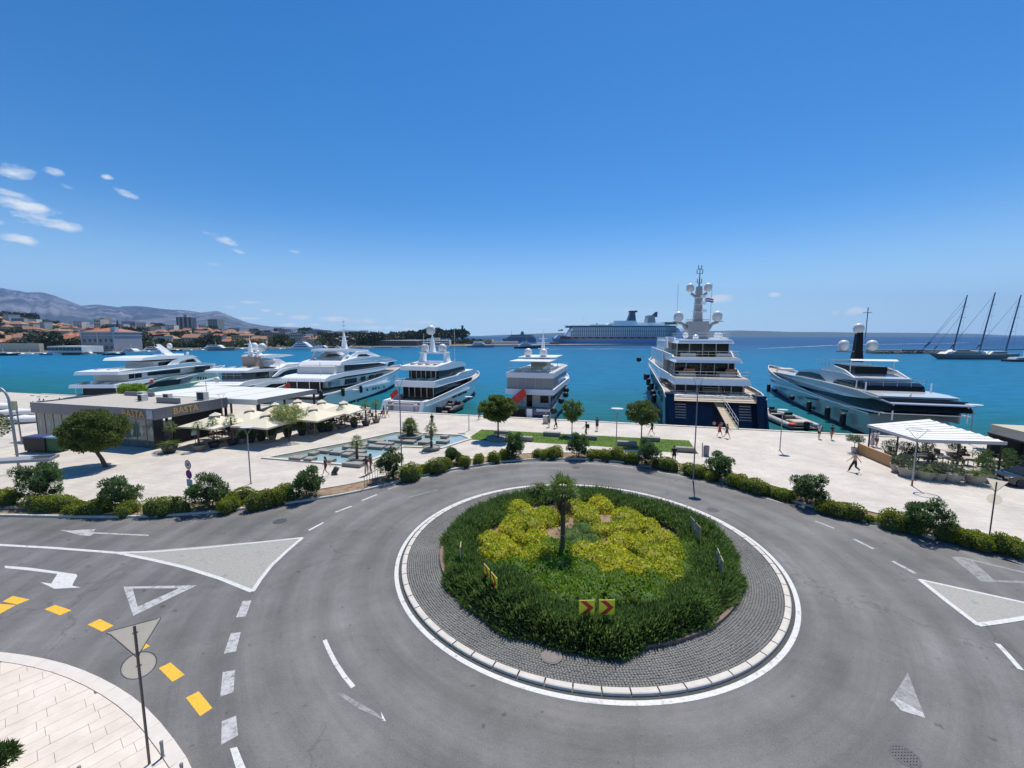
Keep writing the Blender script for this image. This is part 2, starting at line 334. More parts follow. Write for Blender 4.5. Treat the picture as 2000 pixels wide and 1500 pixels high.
# --- road sheet
def road_material():
    mt = bpy.data.materials.new('asphalt'); mt.use_nodes = True; nt = mt.node_tree; nt.nodes.clear(); N = nt.nodes.new; L = nt.links.new
    out = N('ShaderNodeOutputMaterial'); b = N('ShaderNodeBsdfPrincipled'); L(b.outputs[0], out.inputs[0]); b.inputs['Roughness'].default_value = .75
    b.inputs['Specular IOR Level'].default_value = .35
    geo = N('ShaderNodeNewGeometry'); P = geo.outputs['Position']
    def noise(sc_, det=4, ro=.6, vec=P):
        n = N('ShaderNodeTexNoise'); n.inputs['Scale'].default_value = sc_; n.inputs['Detail'].default_value = det; n.inputs['Roughness'].default_value = ro; L(vec, n.inputs['Vector']); return n.outputs[0]
    def rng_(v, a, b_, c, d):
        m = N('ShaderNodeMapRange'); m.inputs[1].default_value = a; m.inputs[2].default_value = b_; m.inputs[3].default_value = c; m.inputs[4].default_value = d; L(v, m.inputs[0]); return m.outputs[0]
    def mul(a, b_):
        m = N('ShaderNodeMath'); m.operation = 'MULTIPLY'; L(a, m.inputs[0]); L(b_, m.inputs[1]) if not isinstance(b_, float) else setattr(m.inputs[1], 'default_value', b_); return m.outputs[0]
    v = rng_(noise(.22, 5, .55), .3, .7, .74, 1.26)
    v = mul(v, rng_(noise(1.7, 6, .7), .3, .7, .90, 1.10))
    v = mul(v, rng_(noise(38, 3, .7), .3, .7, .68, 1.33))          # aggregate
    v = mul(v, rng_(noise(14, 2, .5), .25, .75, .90, 1.1))
    # tyre polished bands round the circle: radius from the roundabout centre
    sp = N('ShaderNodeVectorMath'); sp.operation = 'SUBTRACT'; L(P, sp.inputs[0]); sp.inputs[1].default_value = (CX, CY, 0)
    ln = N('ShaderNodeVectorMath'); ln.operation = 'LENGTH'; L(sp.outputs[0], ln.inputs[0])
    wv = N('ShaderNodeMath'); wv.operation = 'SINE'; mm = N('ShaderNodeMath'); mm.operation = 'MULTIPLY_ADD'; L(ln.outputs['Value'], mm.inputs[0]); mm.inputs[1].default_value = 3.6
    L(rng_(noise(.3, 3), 0, 1, -1.2, 1.2), mm.inputs[2]); L(mm.outputs[0], wv.inputs[0])
    v = mul(v, rng_(wv.outputs[0], -1, 1, .90, 1.08))
    sx_ = N('ShaderNodeSeparateXYZ'); L(sp.outputs[0], sx_.inputs[0]); an_ = N('ShaderNodeMath'); an_.operation = 'ARCTAN2'; L(sx_.outputs[1], an_.inputs[0]); L(sx_.outputs[0], an_.inputs[1])
    cb3 = N('ShaderNodeCombineXYZ'); L(ln.outputs['Value'], cb3.inputs[0]); L(an_.outputs[0], cb3.inputs[1]); mp3 = N('ShaderNodeMapping'); mp3.inputs['Scale'].default_value = (2.6, 1.3, 1); L(cb3.outputs[0], mp3.inputs[0])
    v = mul(v, rng_(noise(1.0, 6, .68, mp3.outputs[0]), .3, .7, .87, 1.11))
    # tar repairs / cracks
    vo = N('ShaderNodeTexVoronoi'); vo.feature = 'DISTANCE_TO_EDGE'; vo.inputs['Scale'].default_value = .16
    wp = N('ShaderNodeVectorMath'); wp.operation = 'ADD'; L(P, wp.inputs[0]); nn = N('ShaderNodeTexNoise'); nn.inputs['Scale'].default_value = .8; nn.inputs['Detail'].default_value = 5; L(P, nn.inputs['Vector'])
    sc2 = N('ShaderNodeVectorMath'); sc2.operation = 'SCALE'; sc2.inputs['Scale'].default_value = 2.2; L(nn.outputs['Color'], sc2.inputs[0]); L(sc2.outputs[0], wp.inputs[1]); L(wp.outputs[0], vo.inputs['Vector'])
    crk = rng_(vo.outputs['Distance'], .0, .010, 0., 1.)
    msk = rng_(noise(.11, 2), .50, .56, 0, 1)
    mx = N('ShaderNodeMath'); mx.operation = 'MAXIMUM'; L(crk, mx.inputs[0]); iv = N('ShaderNodeMath'); iv.operation = 'SUBTRACT'; iv.inputs[0].default_value = 1; L(msk, iv.inputs[1]); L(iv.outputs[0], mx.inputs[1])
    v = mul(v, rng_(mx.outputs[0], 0, 1, .72, 1.))
    spots = rng_(noise(2.6, 2, .4), .70, .76, 1., .62); v = mul(v, spots)
    hv = N('ShaderNodeHueSaturation'); hv.inputs['Color'].default_value = (.146, .142, .138, 1); L(v, hv.inputs['Value']); L(hv.outputs[0], b.inputs['Base Color'])
    bp = N('ShaderNodeBump'); bp.inputs['Strength'].default_value = .5; bp.inputs['Distance'].default_value = .01; L(noise(45, 3, .7), bp.inputs['Height']); L(bp.outputs[0], b.inputs['Normal'])
    return mt
ROAD = road_material()
mb = MB(); mb.prism([(-90, -12), (110, -12), (110, 12), (62, 24), (40, 41), (-90, 44)], -.5, 0.0)
road = tag(mb.build('road', ROAD), kind='structure')

# --- promenade slab behind the outer kerb
KERB = [(-90, 27.6), (-60, 27.4), (-44, 27.2), (-34.3, 26.95), (-29, 26.75), (-25.1, 26.75), (-20.9, 27.35), (-18, 28.3), (-15, 29.55), (-12.2, 31.1), (-9.6, 33.3), (-6.74, 35.8), (-1.94, 38.6), (1.5, 39.65), (5.01, 40.0), (8.8, 39.5), (12.46, 38.1), (15.72, 35.8), (18.4, 32.6), (21.32, 28.2), (24.65, 24.4), (28.09, 21.9), (34, 18.6), (46, 13), (70, 4)]
def smooth_curve(P, n=4):
    out = []; P = [Vector((*p, 0)) for p in P]
    for i in range(len(P)-1):
        p0, p1, p2, p3 = P[max(i-1, 0)], P[i], P[i+1], P[min(i+2, len(P)-1)]
        for k in range(n):
            t = k/n; out.append(.5*((2*p1)+(p2-p0)*t+(2*p0-5*p1+4*p2-p3)*t*t+(3*p1-p0-3*p2+p3)*t**3))
    return out+[P[-1]]
KC = smooth_curve(KERB, 5)
def offset_curve(C, d):
    out = []
    for i, p in enumerate(C):
        t = (C[min(i+1, len(C)-1)]-C[max(i-1, 0)]).normalized(); out.append(p+Vector((-t.y, t.x, 0))*d)
    return out
def resample(C, step):
    out = [C[0].copy()]; acc = 0; last = C[0]
    for p in C[1:]:
        seg = (p-last).length
        while acc+seg >= step:
            k = (step-acc)/seg; last = last.lerp(p, k); out.append(last.copy()); seg = (p-last).length; acc = 0
        acc += seg; last = p
    return out
def paving_material(name, base, joint, bw, bh, rot, jm, var=.05, mort=.006, origin=(0, 0)):
    mt = bpy.data.materials.new(name); mt.use_nodes = True; nt = mt.node_tree; nt.nodes.clear(); N = nt.nodes.new; L = nt.links.new
    out = N('ShaderNodeOutputMaterial'); b = N('ShaderNodeBsdfPrincipled'); L(b.outputs[0], out.inputs[0]); b.inputs['Roughness'].default_value = .7
    geo = N('ShaderNodeNewGeometry'); mp = N('ShaderNodeMapping'); mp.inputs['Rotation'].default_value = (0, 0, -rot); L(geo.outputs['Position'], mp.inputs[0])
    br = N('ShaderNodeTexBrick'); br.inputs['Scale'].default_value = 1; br.inputs['Brick Width'].default_value = bw; br.inputs['Row Height'].default_value = bh
    br.inputs['Mortar Size'].default_value = mort; br.inputs['Mortar Smooth'].default_value = .4; br.inputs['Bias'].default_value = 0
    br.inputs['Color1'].default_value = (*base, 1); br.inputs['Color2'].default_value = (*[c*(1-var*1.5) for c in base], 1); br.inputs['Mortar'].default_value = (*joint, 1); L(mp.outputs[0], br.inputs['Vector'])
    n = N('ShaderNodeTexNoise'); n.inputs['Scale'].default_value = .35; n.inputs['Detail'].default_value = 8; n.inputs['Roughness'].default_value = .65; L(geo.outputs['Position'], n.inputs['Vector'])
    mr = N('ShaderNodeMapRange'); mr.inputs[1].default_value = .3; mr.inputs[2].default_value = .7; mr.inputs[3].default_value = .80; mr.inputs[4].default_value = 1.1; L(n.outputs[0], mr.inputs[0])
    n3 = N('ShaderNodeTexNoise'); n3.inputs['Scale'].default_value = 4; n3.inputs['Detail'].default_value = 6; n3.inputs['Roughness'].default_value = .7; L(geo.outputs['Position'], n3.inputs['Vector'])
    m3 = N('ShaderNodeMapRange'); m3.inputs[1].default_value = .3; m3.inputs[2].default_value = .7; m3.inputs[3].default_value = .93; m3.inputs[4].default_value = 1.06; L(n3.outputs[0], m3.inputs[0])
    ml = N('ShaderNodeMath'); ml.operation = 'MULTIPLY'; L(mr.outputs[0], ml.inputs[0]); L(m3.outputs[0], ml.inputs[1])
    hv = N('ShaderNodeHueSaturation'); L(ml.outputs[0], hv.inputs['Value']); L(br.outputs['Color'], hv.inputs['Color']); L(hv.outputs[0], b.inputs['Base Color'])
    MAT[name] = mt; return mt
PROM = paving_material('promenade_stone', (.56, .51, .44), (.34, .30, .26), 1.2, .6, GRID, .5, mort=.010, origin=(0, 0))
poly = [(p.x, p.y) for p in KC]
land = poly+[(70, quay_y(70)), (-150, quay_y(-150)), (-150, 27.6)]
mb = MB(); mb.prism(land, -3.2, .10)
prom = tag(mb.build('promenade', PROM), kind='structure')
# quay coping stones along the water edge
mbq = MB(); mbq.bbox((0, 0, 0), (1.96, .5, .16), bev=.015); me = mbq.mesh('quay_coping_stone', stone)
quay = tag(link('quay_edge', None), kind='structure')
L_ = [Vector((x, quay_y(x), .115)) for x in np.arange(-96, 62, 1.94)]
for p in L_:
    o = link('coping_stone', me, quay, p+Vector((0, -.05, 0)), math.atan2(-.26, 1))
# outer kerb
kerb = tag(link('road_kerb', None), kind='structure')
mbk = MB(); mbk.bbox((0, 0, 0), (.985, .17, .22), bev=.02); kme = mbk.mesh('kerb_stone', stone)
KP = [p for p in resample(KC, 1.0) if -48 < p.x < 48]
for a, b in zip(KP, KP[1:]):
    m_ = (a+b)/2; o = link('kerb_stone', kme, kerb, (m_.x, m_.y, .035), math.atan2(b.y-a.y, b.x-a.x))
# planting strip
inner = [p for p in offset_curve(KC, .15) if p.x > -90 and p.x < 60]; outer = [p for p in offset_curve(KC, 1.75) if p.x > -90 and p.x < 60]
mb = MB(); mb.loops([[(p.x, p.y, .13+.02*math.sin(p.x*1.7)) for p in inner], [(p.x, p.y, .15+.03*math.sin(p.x*2.3+1)) for p in offset_curve(KC, .95) if -90 < p.x < 60][:len(inner)], [(p.x, p.y, .125) for p in outer]], closed=False, cap=False) if len(inner) == len(outer) else None
tag(mb.build('planting_strip', soil), kind='structure')
mb = MB(); oc = offset_curve(KC, 1.8)
for a, b in zip(oc, oc[1:]):
    if -60 < a.x < 50: m_ = (a+b)/2; mb.box((m_.x, m_.y, .13), ((b-a).length+.02, .10, .12), math.atan2(b.y-a.y, b.x-a.x))
tag(mb.build('strip_edging', stone), kind='structure')

# --- near pavement bottom left with its own slabs
PE = [(-27, 15.0), (-22.5, 14.9), (-19.4, 14.65), (-17.5, 14.35), (-15.8, 13.92), (-13.9, 13.24), (-12.1, 12.42), (-10.5, 11.48), (-8.8, 10.3), (-7.4, 8.9), (-6.4, 7.2), (-5.9, 5.2), (-5.8, 2), (-5.8, -4)]
PC = smooth_curve(PE, 4)
pave = tag(MB().prism([(p.x, p.y) for p in offset_curve(PC, -.02)]+[(-27, -4)], -.4, .045).build('near_pavement', mat('slab_joint_mortar', (.46, .40, .34), .9)), kind='structure')
pav_slab = mat('warm_pavement_stone', (.60, .52, .44), .75, var=.12, vs=1.5, bump=.15, bs=60, col2=(.66, .58, .50), c2s=.6)
rim = resample(PC, .98)
def clip_poly(poly, a, b):
    """keep the part of poly left of the line a->b"""
    out = []
    def side(p): return (b[0]-a[0])*(p[1]-a[1])-(b[1]-a[1])*(p[0]-a[0])
    for i in range(len(poly)):
        p, q = poly[i], poly[(i+1) % len(poly)]; sp, sq = side(p), side(q)
        if sp >= 0: out.append(p)
        if (sp >= 0) != (sq >= 0): t = sp/(sp-sq); out.append((p[0]+(q[0]-p[0])*t, p[1]+(q[1]-p[1])*t))
    return out
slabm = [mat('kerb_slab_stone', (.60, .55, .49), .7, var=.1, vs=2)]
for a, b in zip(rim, rim[1:]):
    if a.y < 6: continue
    t = (b-a).normalized(); nrm = Vector((t.y, -t.x, 0)); a1 = a+t*.006; b1 = b-t*.006
    MB().prism([(a1.x, a1.y), (b1.x, b1.y), ((b1+nrm*.38).x, (b1+nrm*.38).y), ((a1+nrm*.38).x, (a1+nrm*.38).y)][::-1], -.05, .105).build('kerb_slab', slabm, pave)
inn = [p+Vector((0, 0, 0)) for p in offset_curve(rim, -.40)]
d1 = (G(213, 1420)-G(93, 1483)).normalized(); d2 = Vector((-d1.y, d1.x, 0)); o0 = Vector((-15, 10, 0)); cnt = 0
vis = lambda c: (c.y > 6.2 and abs(c.x)/max(c.y, .1) < 2.0)
for i in range(-40, 34):
    off = random.uniform(0, 1.2)
    for j in range(-26, 28):
        lw = random.choice((.8, 1.0, 1.2, 1.2))
        c = o0+d2*(i*.46)+d1*(j*1.06+off*.8)
        if not vis(c): continue
        q = [c, c+d1*1.052, c+d1*1.052+d2*.452, c+d2*.452]; q = [(p.x, p.y) for p in q]
        for a, b in zip(inn, inn[1:]):
            if len(q) < 3: break
            q = clip_poly(q, (b.x, b.y), (a.x, a.y))
        if len(q) < 3: continue
        area = abs(sum(q[k][0]*q[(k+1) % len(q)][1]-q[(k+1) % len(q)][0]*q[k][1] for k in range(len(q))))/2
        if area < .03: continue
        hh = .10+random.uniform(-.003, .003)
        MB().prism(q, -.02, hh).build('paving_slab', pav_slab, pave); cnt += 1

# --- road markings (worn paint, sheets 4 mm apart)
def paint_mat(name, col, wear, sc_=2.5):
    mt = bpy.data.materials.new(name); mt.use_nodes = True; nt = mt.node_tree; nt.nodes.clear(); N = nt.nodes.new; L = nt.links.new
    out = N('ShaderNodeOutputMaterial'); b = N('ShaderNodeBsdfPrincipled'); L(b.outputs[0], out.inputs[0]); b.inputs['Roughness'].default_value = .6
    geo = N('ShaderNodeNewGeometry')
    n = N('ShaderNodeTexNoise'); n.inputs['Scale'].default_value = sc_; n.inputs['Detail'].default_value = 8; n.inputs['Roughness'].default_value = .78; L(geo.outputs['Position'], n.inputs['Vector'])
    mr = N('ShaderNodeMapRange'); mr.inputs[1].default_value = wear-.05; mr.inputs[2].default_value = wear+.09; L(n.outputs[0], mr.inputs[0])
    mx = N('ShaderNodeMixRGB'); L(mr.outputs[0], mx.inputs[0]); mx.inputs[1].default_value = (*col, 1); mx.inputs[2].default_value = (.15, .148, .146, 1)
    n2 = N('ShaderNodeTexNoise'); n2.inputs['Scale'].default_value = 9; n2.inputs['Detail'].default_value = 6; L(geo.outputs['Position'], n2.inputs['Vector'])
    m2 = N('ShaderNodeMapRange'); m2.inputs[1].default_value = .3; m2.inputs[2].default_value = .7; m2.inputs[3].default_value = .85; m2.inputs[4].default_value = 1.1; L(n2.outputs[0], m2.inputs[0])
    hv = N('ShaderNodeHueSaturation'); L(m2.outputs[0], hv.inputs['Value']); L(mx.outputs[0], hv.inputs['Color']); L(hv.outputs[0], b.inputs['Base Color'])
    MAT[name] = mt; return mt
pw = paint_mat('white_road_paint', (.58, .58, .56), .605); pworn = paint_mat('worn_white_road_paint', (.44, .44, .44), .54, 3.5); pfaint = paint_mat('faded_white_road_paint', (.27, .27, .27), .52, 3)
py_ = paint_mat('yellow_road_paint', (.74, .42, .03), .64); pfill = paint_mat('splitter_fill_paint', (.33, .315, .28), .62, 1.2)
def sheet(name, pts, m_, z=.004):
    P = [G(*q) if len(q) == 2 and not isinstance(q, Vector) else q for q in pts]
    mb = MB(); mb.add([(p.x, p.y, z) for p in P], [tuple(range(len(P)))]); o = mb.build(name, m_, road); return o
def strip(name, pts, wdt, m_, z=.004, closed=False):
    P = [Vector((*p, 0)) if isinstance(p, tuple) else p for p in pts]; n = len(P); mb = MB(); vs = []
    for i, p in enumerate(P):
        t = (P[(i+1) % n] if closed else P[min(i+1, n-1)])-(P[i-1] if closed else P[max(i-1, 0)]); t.normalize(); nr = Vector((-t.y, t.x, 0))*wdt/2
        vs += [(p.x-nr.x, p.y-nr.y, z), (p.x+nr.x, p.y+nr.y, z)]
    fs = [(2*i, 2*((i+1) % n), 2*((i+1) % n)+1, 2*i+1) for i in range(n if closed else n-1)]
    mb.add(vs, fs); return mb.build(name, m_, road)
circ = lambda r, n=160, a0=0., a1=2*math.pi: [Vector((CX+r*math.cos(a0+(a1-a0)*i/n), CY+r*math.sin(a0+(a1-a0)*i/n), 0)) for i in range(n)]
strip('painted_ring', circ(10.22), .20, pw, closed=True)
drain = mat('gutter_strip', (.06, .06, .055), .85, var=.3, vs=5)
strip('gutter_ring', circ(10.04), .17, drain, z=.003, closed=True)
sheet('splitter_island_fill', [(235, 1080), (590, 1051), (560, 1078), (530, 1106), (508, 1134), (492, 1155), (430, 1130), (360, 1108), (300, 1094)], pfill)
strip('lane_line', [G(*q) for q in [(-60, 1060), (0, 1064.5), (100, 1070), (230, 1080), (300, 1094), (360, 1108), (430, 1130), (492, 1155)]], .20, pw, .008)
strip('lane_line', [G(*q) for q in [(225, 1079.5), (300, 1078), (400, 1070), (500, 1060), (591, 1050.5)]], .16, pw, .012)
strip('lane_line', [G(*q) for q in [(591, 1050.5), (560, 1077), (530, 1105), (508, 1133), (493, 1156)]], .20, pw, .016)
sheet('turn_arrow', [(9, 1105), (60, 1109), (149, 1121.5), (151, 1125), (144, 1137), (141, 1144), (158, 1147.5), (106, 1150), (79, 1137), (100, 1140), (112, 1121), (60, 1114.5), (10, 1109.5)], pw)
sheet('direction_arrow', [(291, 1044.5), (289, 1047), (183, 1042), (176, 1047), (155, 1045), (116, 1035), (140, 1036.5), (160, 1034.5), (187, 1033.5), (181, 1039.5)], pworn)
for q in ([(241, 1146), (385, 1143), (350, 1149), (259, 1149.5)], [(385, 1143), (260, 1203), (269, 1185), (350, 1149)], [(260, 1203), (241, 1146), (259, 1149.5), (269, 1185)]):
    sheet('give_way_triangle', q, pworn)
for q in ([(5, 1175), (25, 1164), (58, 1171), (33, 1181)], [(-22, 1188), (-5, 1179), (31, 1182), (-2, 1200)], [(87, 1190), (108, 1181.5), (140, 1192), (117, 1202)],
          [(171, 1220), (195, 1209), (222, 1222), (200, 1234)], [(241, 1256), (263, 1243), (293, 1262), (270, 1273)], [(310, 1305), (333, 1294), (361, 1318), (337, 1332)], [(363, 1363), (388, 1350), (415, 1383), (391, 1399)]):
    sheet('yellow_block', q, py_)
for q in ([(474, 1174), (491, 1173), (480, 1204), (461, 1206)], [(451, 1237), (470, 1235), (461, 1272), (437, 1277)], [(435, 1313), (459, 1309), (456, 1352), (430, 1361)], [(433, 1409), (461, 1398), (465, 1436), (432, 1455)]):
    sheet('give_way_block', q, pworn)
sheet('lane_dash', [(449, 1462), (463, 1459), (484, 1510), (470, 1530)], pw)
for a, b, wd_, m_ in (((655, 1000.5), (687, 988.5), .15, pw), ((603, 1036), (632, 1020.5), .17, pw), ((707, 977.5), (736, 966), .15, pw), ((1593, 1018), (1630, 1032), .16, pworn), ((1668, 1053), (1706, 1072), .18, pworn), ((1743, 1096), (1788, 1120), .20, pworn), ((770, 953), (800, 943), .1, pfaint), ((795, 972), (855, 957), .1, pfaint)):
    strip('lane_dash', [G(*a), G(*b)], wd_, m_)
strip('lane_dash', [G(*q) for q in [(634, 1250), (643, 1271), (656, 1296), (672, 1320), (690, 1342)]], .15, pw)
strip('lane_dash', [G(1948, 1257), G(1965, 1275), G(1994, 1308)], .17, pw)
sheet('worn_arrow', [(658, 1354), (668, 1353), (700, 1372), (735, 1392), (752, 1409), (740, 1402), (700, 1384), (682, 1372)], pfaint)
sheet('worn_arrow_tip', [(744, 1390), (754, 1409), (747, 1408)], pw)
sheet('worn_arrow', [(1773, 1314), (1807, 1402), (1738, 1368), (1757, 1340)], pfaint); sheet('worn_arrow_base', [(1741, 1366), (1748, 1362), (1803, 1393), (1807, 1403), (1760, 1388)], pworn, .008)
strip('edge_line', [G(*q) for q in [(757, 956), (790, 944), (830, 932.5), (885, 920.5), (940, 912), (1000, 905.5), (1060, 903.5), (1120, 904), (1180, 907), (1240, 914), (1300, 924), (1360, 936), (1420, 951), (1480, 968), (1530, 983)]], .11, pworn)
sheet('splitter_island_fill', [(1797, 1132), (2060, 1190), (2060, 1196), (2000, 1208), (1912, 1222)], pfill)
strip('lane_line', [G(*q) for q in [(1796, 1132), (1860, 1146), (2000, 1177), (2080, 1196)]], .16, pw, .008)
strip('lane_line', [G(*q) for q in [(1796, 1132), (1850, 1175), (1912, 1222)]], .22, pw, .012)
strip('lane_line', [G(*q) for q in [(1909, 1221), (1960, 1214), (2060, 1198)]], .22, pw, .016)
for q in ([(1857, 1087), (1880, 1088), (2040, 1126), (2040, 1129), (1900, 1096)], [(1857, 1087), (1900, 1096), (1942, 1133), (1917, 1136)], [(1917, 1136), (1942, 1133), (2060, 1137), (2060, 1141)]):
    sheet('give_way_triangle', q, pfaint)
# --- roundabout kerb and cobbles
rk = tag(link('roundabout_kerb', None, loc=(CX, CY, 0)), kind='structure')
kst = mat('roundabout_kerb_stone', (.55, .51, .455), .7, var=.16, vs=2.5, bump=.2)
NK = 64
for i in range(NK):
    a0 = 2*math.pi*i/NK+.003; a1 = 2*math.pi*(i+1)/NK-.0025; mb = MB(); ls = []
    for rr, zz in ((9.72, -.05), (9.72, .115), (9.74, .125), (9.93, .12), (9.965, .10), (9.975, -.05)):
        ls.append([(rr*math.cos(a0+(a1-a0)*k/3), rr*math.sin(a0+(a1-a0)*k/3), zz) for k in range(4)])
    vs = [p for l in ls for p in l]; n = 6; fs = []
    for k in range(n-1):
        for j in range(3): fs.append((k*4+j, k*4+j+1, (k+1)*4+j+1, (k+1)*4+j))
    fs += [tuple(k*4 for k in range(n)), tuple(k*4+3 for k in range(n-1, -1, -1))]
    mb.add(vs, fs).build('kerb_stone', kst, rk)
mb = MB(); mb.loops([[(p.x, p.y, z) for p in circ(r, 96)] for r, z in ((9.72, .05), (7.2, .06))], cap=False)
tag(mb.build('apron_bed', mat('cobble_joints', (.07, .068, .06), .9, var=.3, vs=3)), kind='structure')
Vs = []; r = 9.70
while r > 7.3:
    n = int(2*math.pi*r/.118); ph = rng.uniform(0, 1)
    a = (np.arange(n)+ph)*2*math.pi/n; rr_ = r-.055+rng.normal(0, .006, n); hh = .092+rng.normal(0, .006, n)
    da = .049/r; dr = .046
    for (sa, sr, top) in ((-1, -1, 0), (1, -1, 0), (1, 1, 0), (-1, 1, 0), (-1, -1, 1), (1, -1, 1), (1, 1, 1), (-1, 1, 1)):
        k = .80 if top else 1.0; aa = a+sa*da*k+rng.normal(0, .0004, n); ra = rr_+sr*dr*k
        Vs.append(np.stack([CX+ra*np.cos(aa), CY+ra*np.sin(aa), hh if top else np.full(n, .03)], 1))
    r -= .108
Va = []; Fa = []; o = 0
for k in range(0, len(Vs), 8):
    n = len(Vs[k]); Va.append(np.stack(Vs[k:k+8], 1).reshape(-1, 3)); b0 = o+np.arange(n)[:, None]*8
    for q in ((4, 5, 6, 7), (0, 1, 5, 4), (1, 2, 6, 5), (2, 3, 7, 6), (3, 0, 4, 7)): Fa.append(b0+np.array(q)[None, :])
    o += 8*n
cob = mat('granite_setts', (.165, .163, .155), .7, var=.30, vs=9, col2=(.22, .215, .20), c2s=.5, fine=.2)
me = npmesh('cobbles', np.concatenate(Va), np.concatenate(Fa), cob); tag(link('cobblestones', me), kind='stuff')
# low stone rim of the bed, half hidden
mb = MB(); mb.loops([[(p.x, p.y, z) for p in circ(r, 96)] for r, z in ((8.0, .05), (8.0, .22), (7.85, .22), (7.85, .10))], cap=False)
tag(mb.build('bed_rim', mat('bed_rim_brick', (.20, .14, .11), .9, var=.3, vs=5)), kind='structure')
mb = MB(); mb.loops([[(CX+r*math.cos(t*2*math.pi/48), CY+r*math.sin(t*2*math.pi/48), z+.05*math.sin(t*1.3+r)) for t in range(48)] for r, z in ((7.86, .15), (6, .32), (4, .45), (2, .5), (.1, .52))], cap=False)
tag(mb.build('island_soil', soil), kind='structure')
# manholes
iron = mat('cast_iron_cover', (.085, .085, .09), .6, .3, var=.3, vs=12, bump=.5, bs=30)
def manhole(px, py, r, z=.004, m_=iron, rimm=None, par=None, name='manhole_cover'):
    p = G(px, py); mb = MB(); mb.lathe([(.001, 0), (r*.93, 0), (r*.93, -.002), (r, -.002), (r, .004), (r*.94, .006)], n=28)
    for k in range(-3, 4):
        hl = math.sqrt(max(r*r*.8-(k*r/4)**2, 0)); mb.box((k*r/4, 0, .004), (.03, 2*hl, .006))
        mb.box((0, k*r/4, .004), (2*hl, .03, .006))
    mb.build(name, m_, par or road, loc=(p.x, p.y, z))
manhole(547, 1018, .42); manhole(1125, 913, .40); manhole(1392, 996, .42); manhole(1767, 1476, .36)
p = G(1077, 1281, .1); mb = MB(); mb.lathe([(.001, .01), (.33, .01), (.33, 0), (.40, 0), (.40, .012), (.41, -.03)], n=32); mb.build('manhole_cover', mat('weathered_cover', (.19, .165, .155), .8, var=.2, vs=8), rk, loc=(p.x-CX, p.y-CY, .10))
# ------------------------------------------------------------------ vegetation builders
def ell_points(lumps, n, zmin=-.2, skip=.9):
    """points on the surfaces of a union of ellipsoids with outward normals"""
    A = np.array(lumps, float); area = (A[:, 3]*A[:, 4]+A[:, 3]*A[:, 5]+A[:, 4]*A[:, 5]); k = rng.choice(len(A), int(n*1.5), p=area/area.sum())
    d = rng.normal(0, 1, (len(k), 3)); d /= np.linalg.norm(d, axis=1)[:, None]; d = d[:]; ok = d[:, 2] > zmin; d = d[ok]; k = k[ok]
    P = A[k, :3]+d*A[k, 3:6]; Nn = d/A[k, 3:6]; Nn /= np.linalg.norm(Nn, axis=1)[:, None]
    keep = np.ones(len(P), bool)
    for i, a in enumerate(A):
        q = (P-a[:3])/(a[3:6]*skip); keep &= ~((q**2).sum(1) < 1) | (k == i)
    return P[keep], Nn[keep]
def blob_mesh(name, lumps, k=.86, m_=None, seed=0):  # solid core blobs, added behind the leaves to block the view through
    mb = MB(); rr = random.Random(seed)
    for x, y, z, a, b, c in lumps:
        ls = []
        for i in range(7):
            t = math.pi*i/6; ls.append([(x+a*k*max(math.sin(t), .02)*math.cos(2*math.pi*j/10)*rr.uniform(.9, 1.05), y+b*k*max(math.sin(t), .02)*math.sin(2*math.pi*j/10)*rr.uniform(.9, 1.05), z-c*k*math.cos(t)) for j in range(10)])
        mb.loops(ls)
    return mb.mesh(name, m_ or core_dk, smooth=True)
def foliage(name, lumps, n, ln, wd, m_, jitter=.6, up=.3, depth=.12, zmin=-.2, parent=None, skip=.9):
    P, Nn = ell_points(lumps, n, zmin, skip); A = np.array(lumps, float); s = A[:, 3:6].mean()
    P = P-Nn*(np.abs(rng.normal(0, depth, len(P)))*s)[:, None]+rng.normal(0, .03*s, P.shape)
    D = Nn+np.array([0, 0, up]); V, F = leaves(P, D, ln, wd, jitter); return link(name, npmesh(name, V, F, m_), parent)
def mound_lumps(n, rx, ry, rz, seed, k=.55, z0=0.):
    rr = random.Random(seed); L_ = [(0, 0, z0+rz*.15, rx*.62, ry*.62, rz*.8)]
    for i in range(n):
        a = rr.uniform(0, 6.28); q = math.sqrt(rr.uniform(.08, 1))*.62
        s = rr.uniform(.75, 1.15)*k; L_.append((rx*q*math.cos(a), ry*q*math.sin(a), z0+rz*(.30-.12*q)+rr.uniform(-.05, .12)*rz, rx*s*.8, ry*s*.8, rz*s*1.15))
    return L_
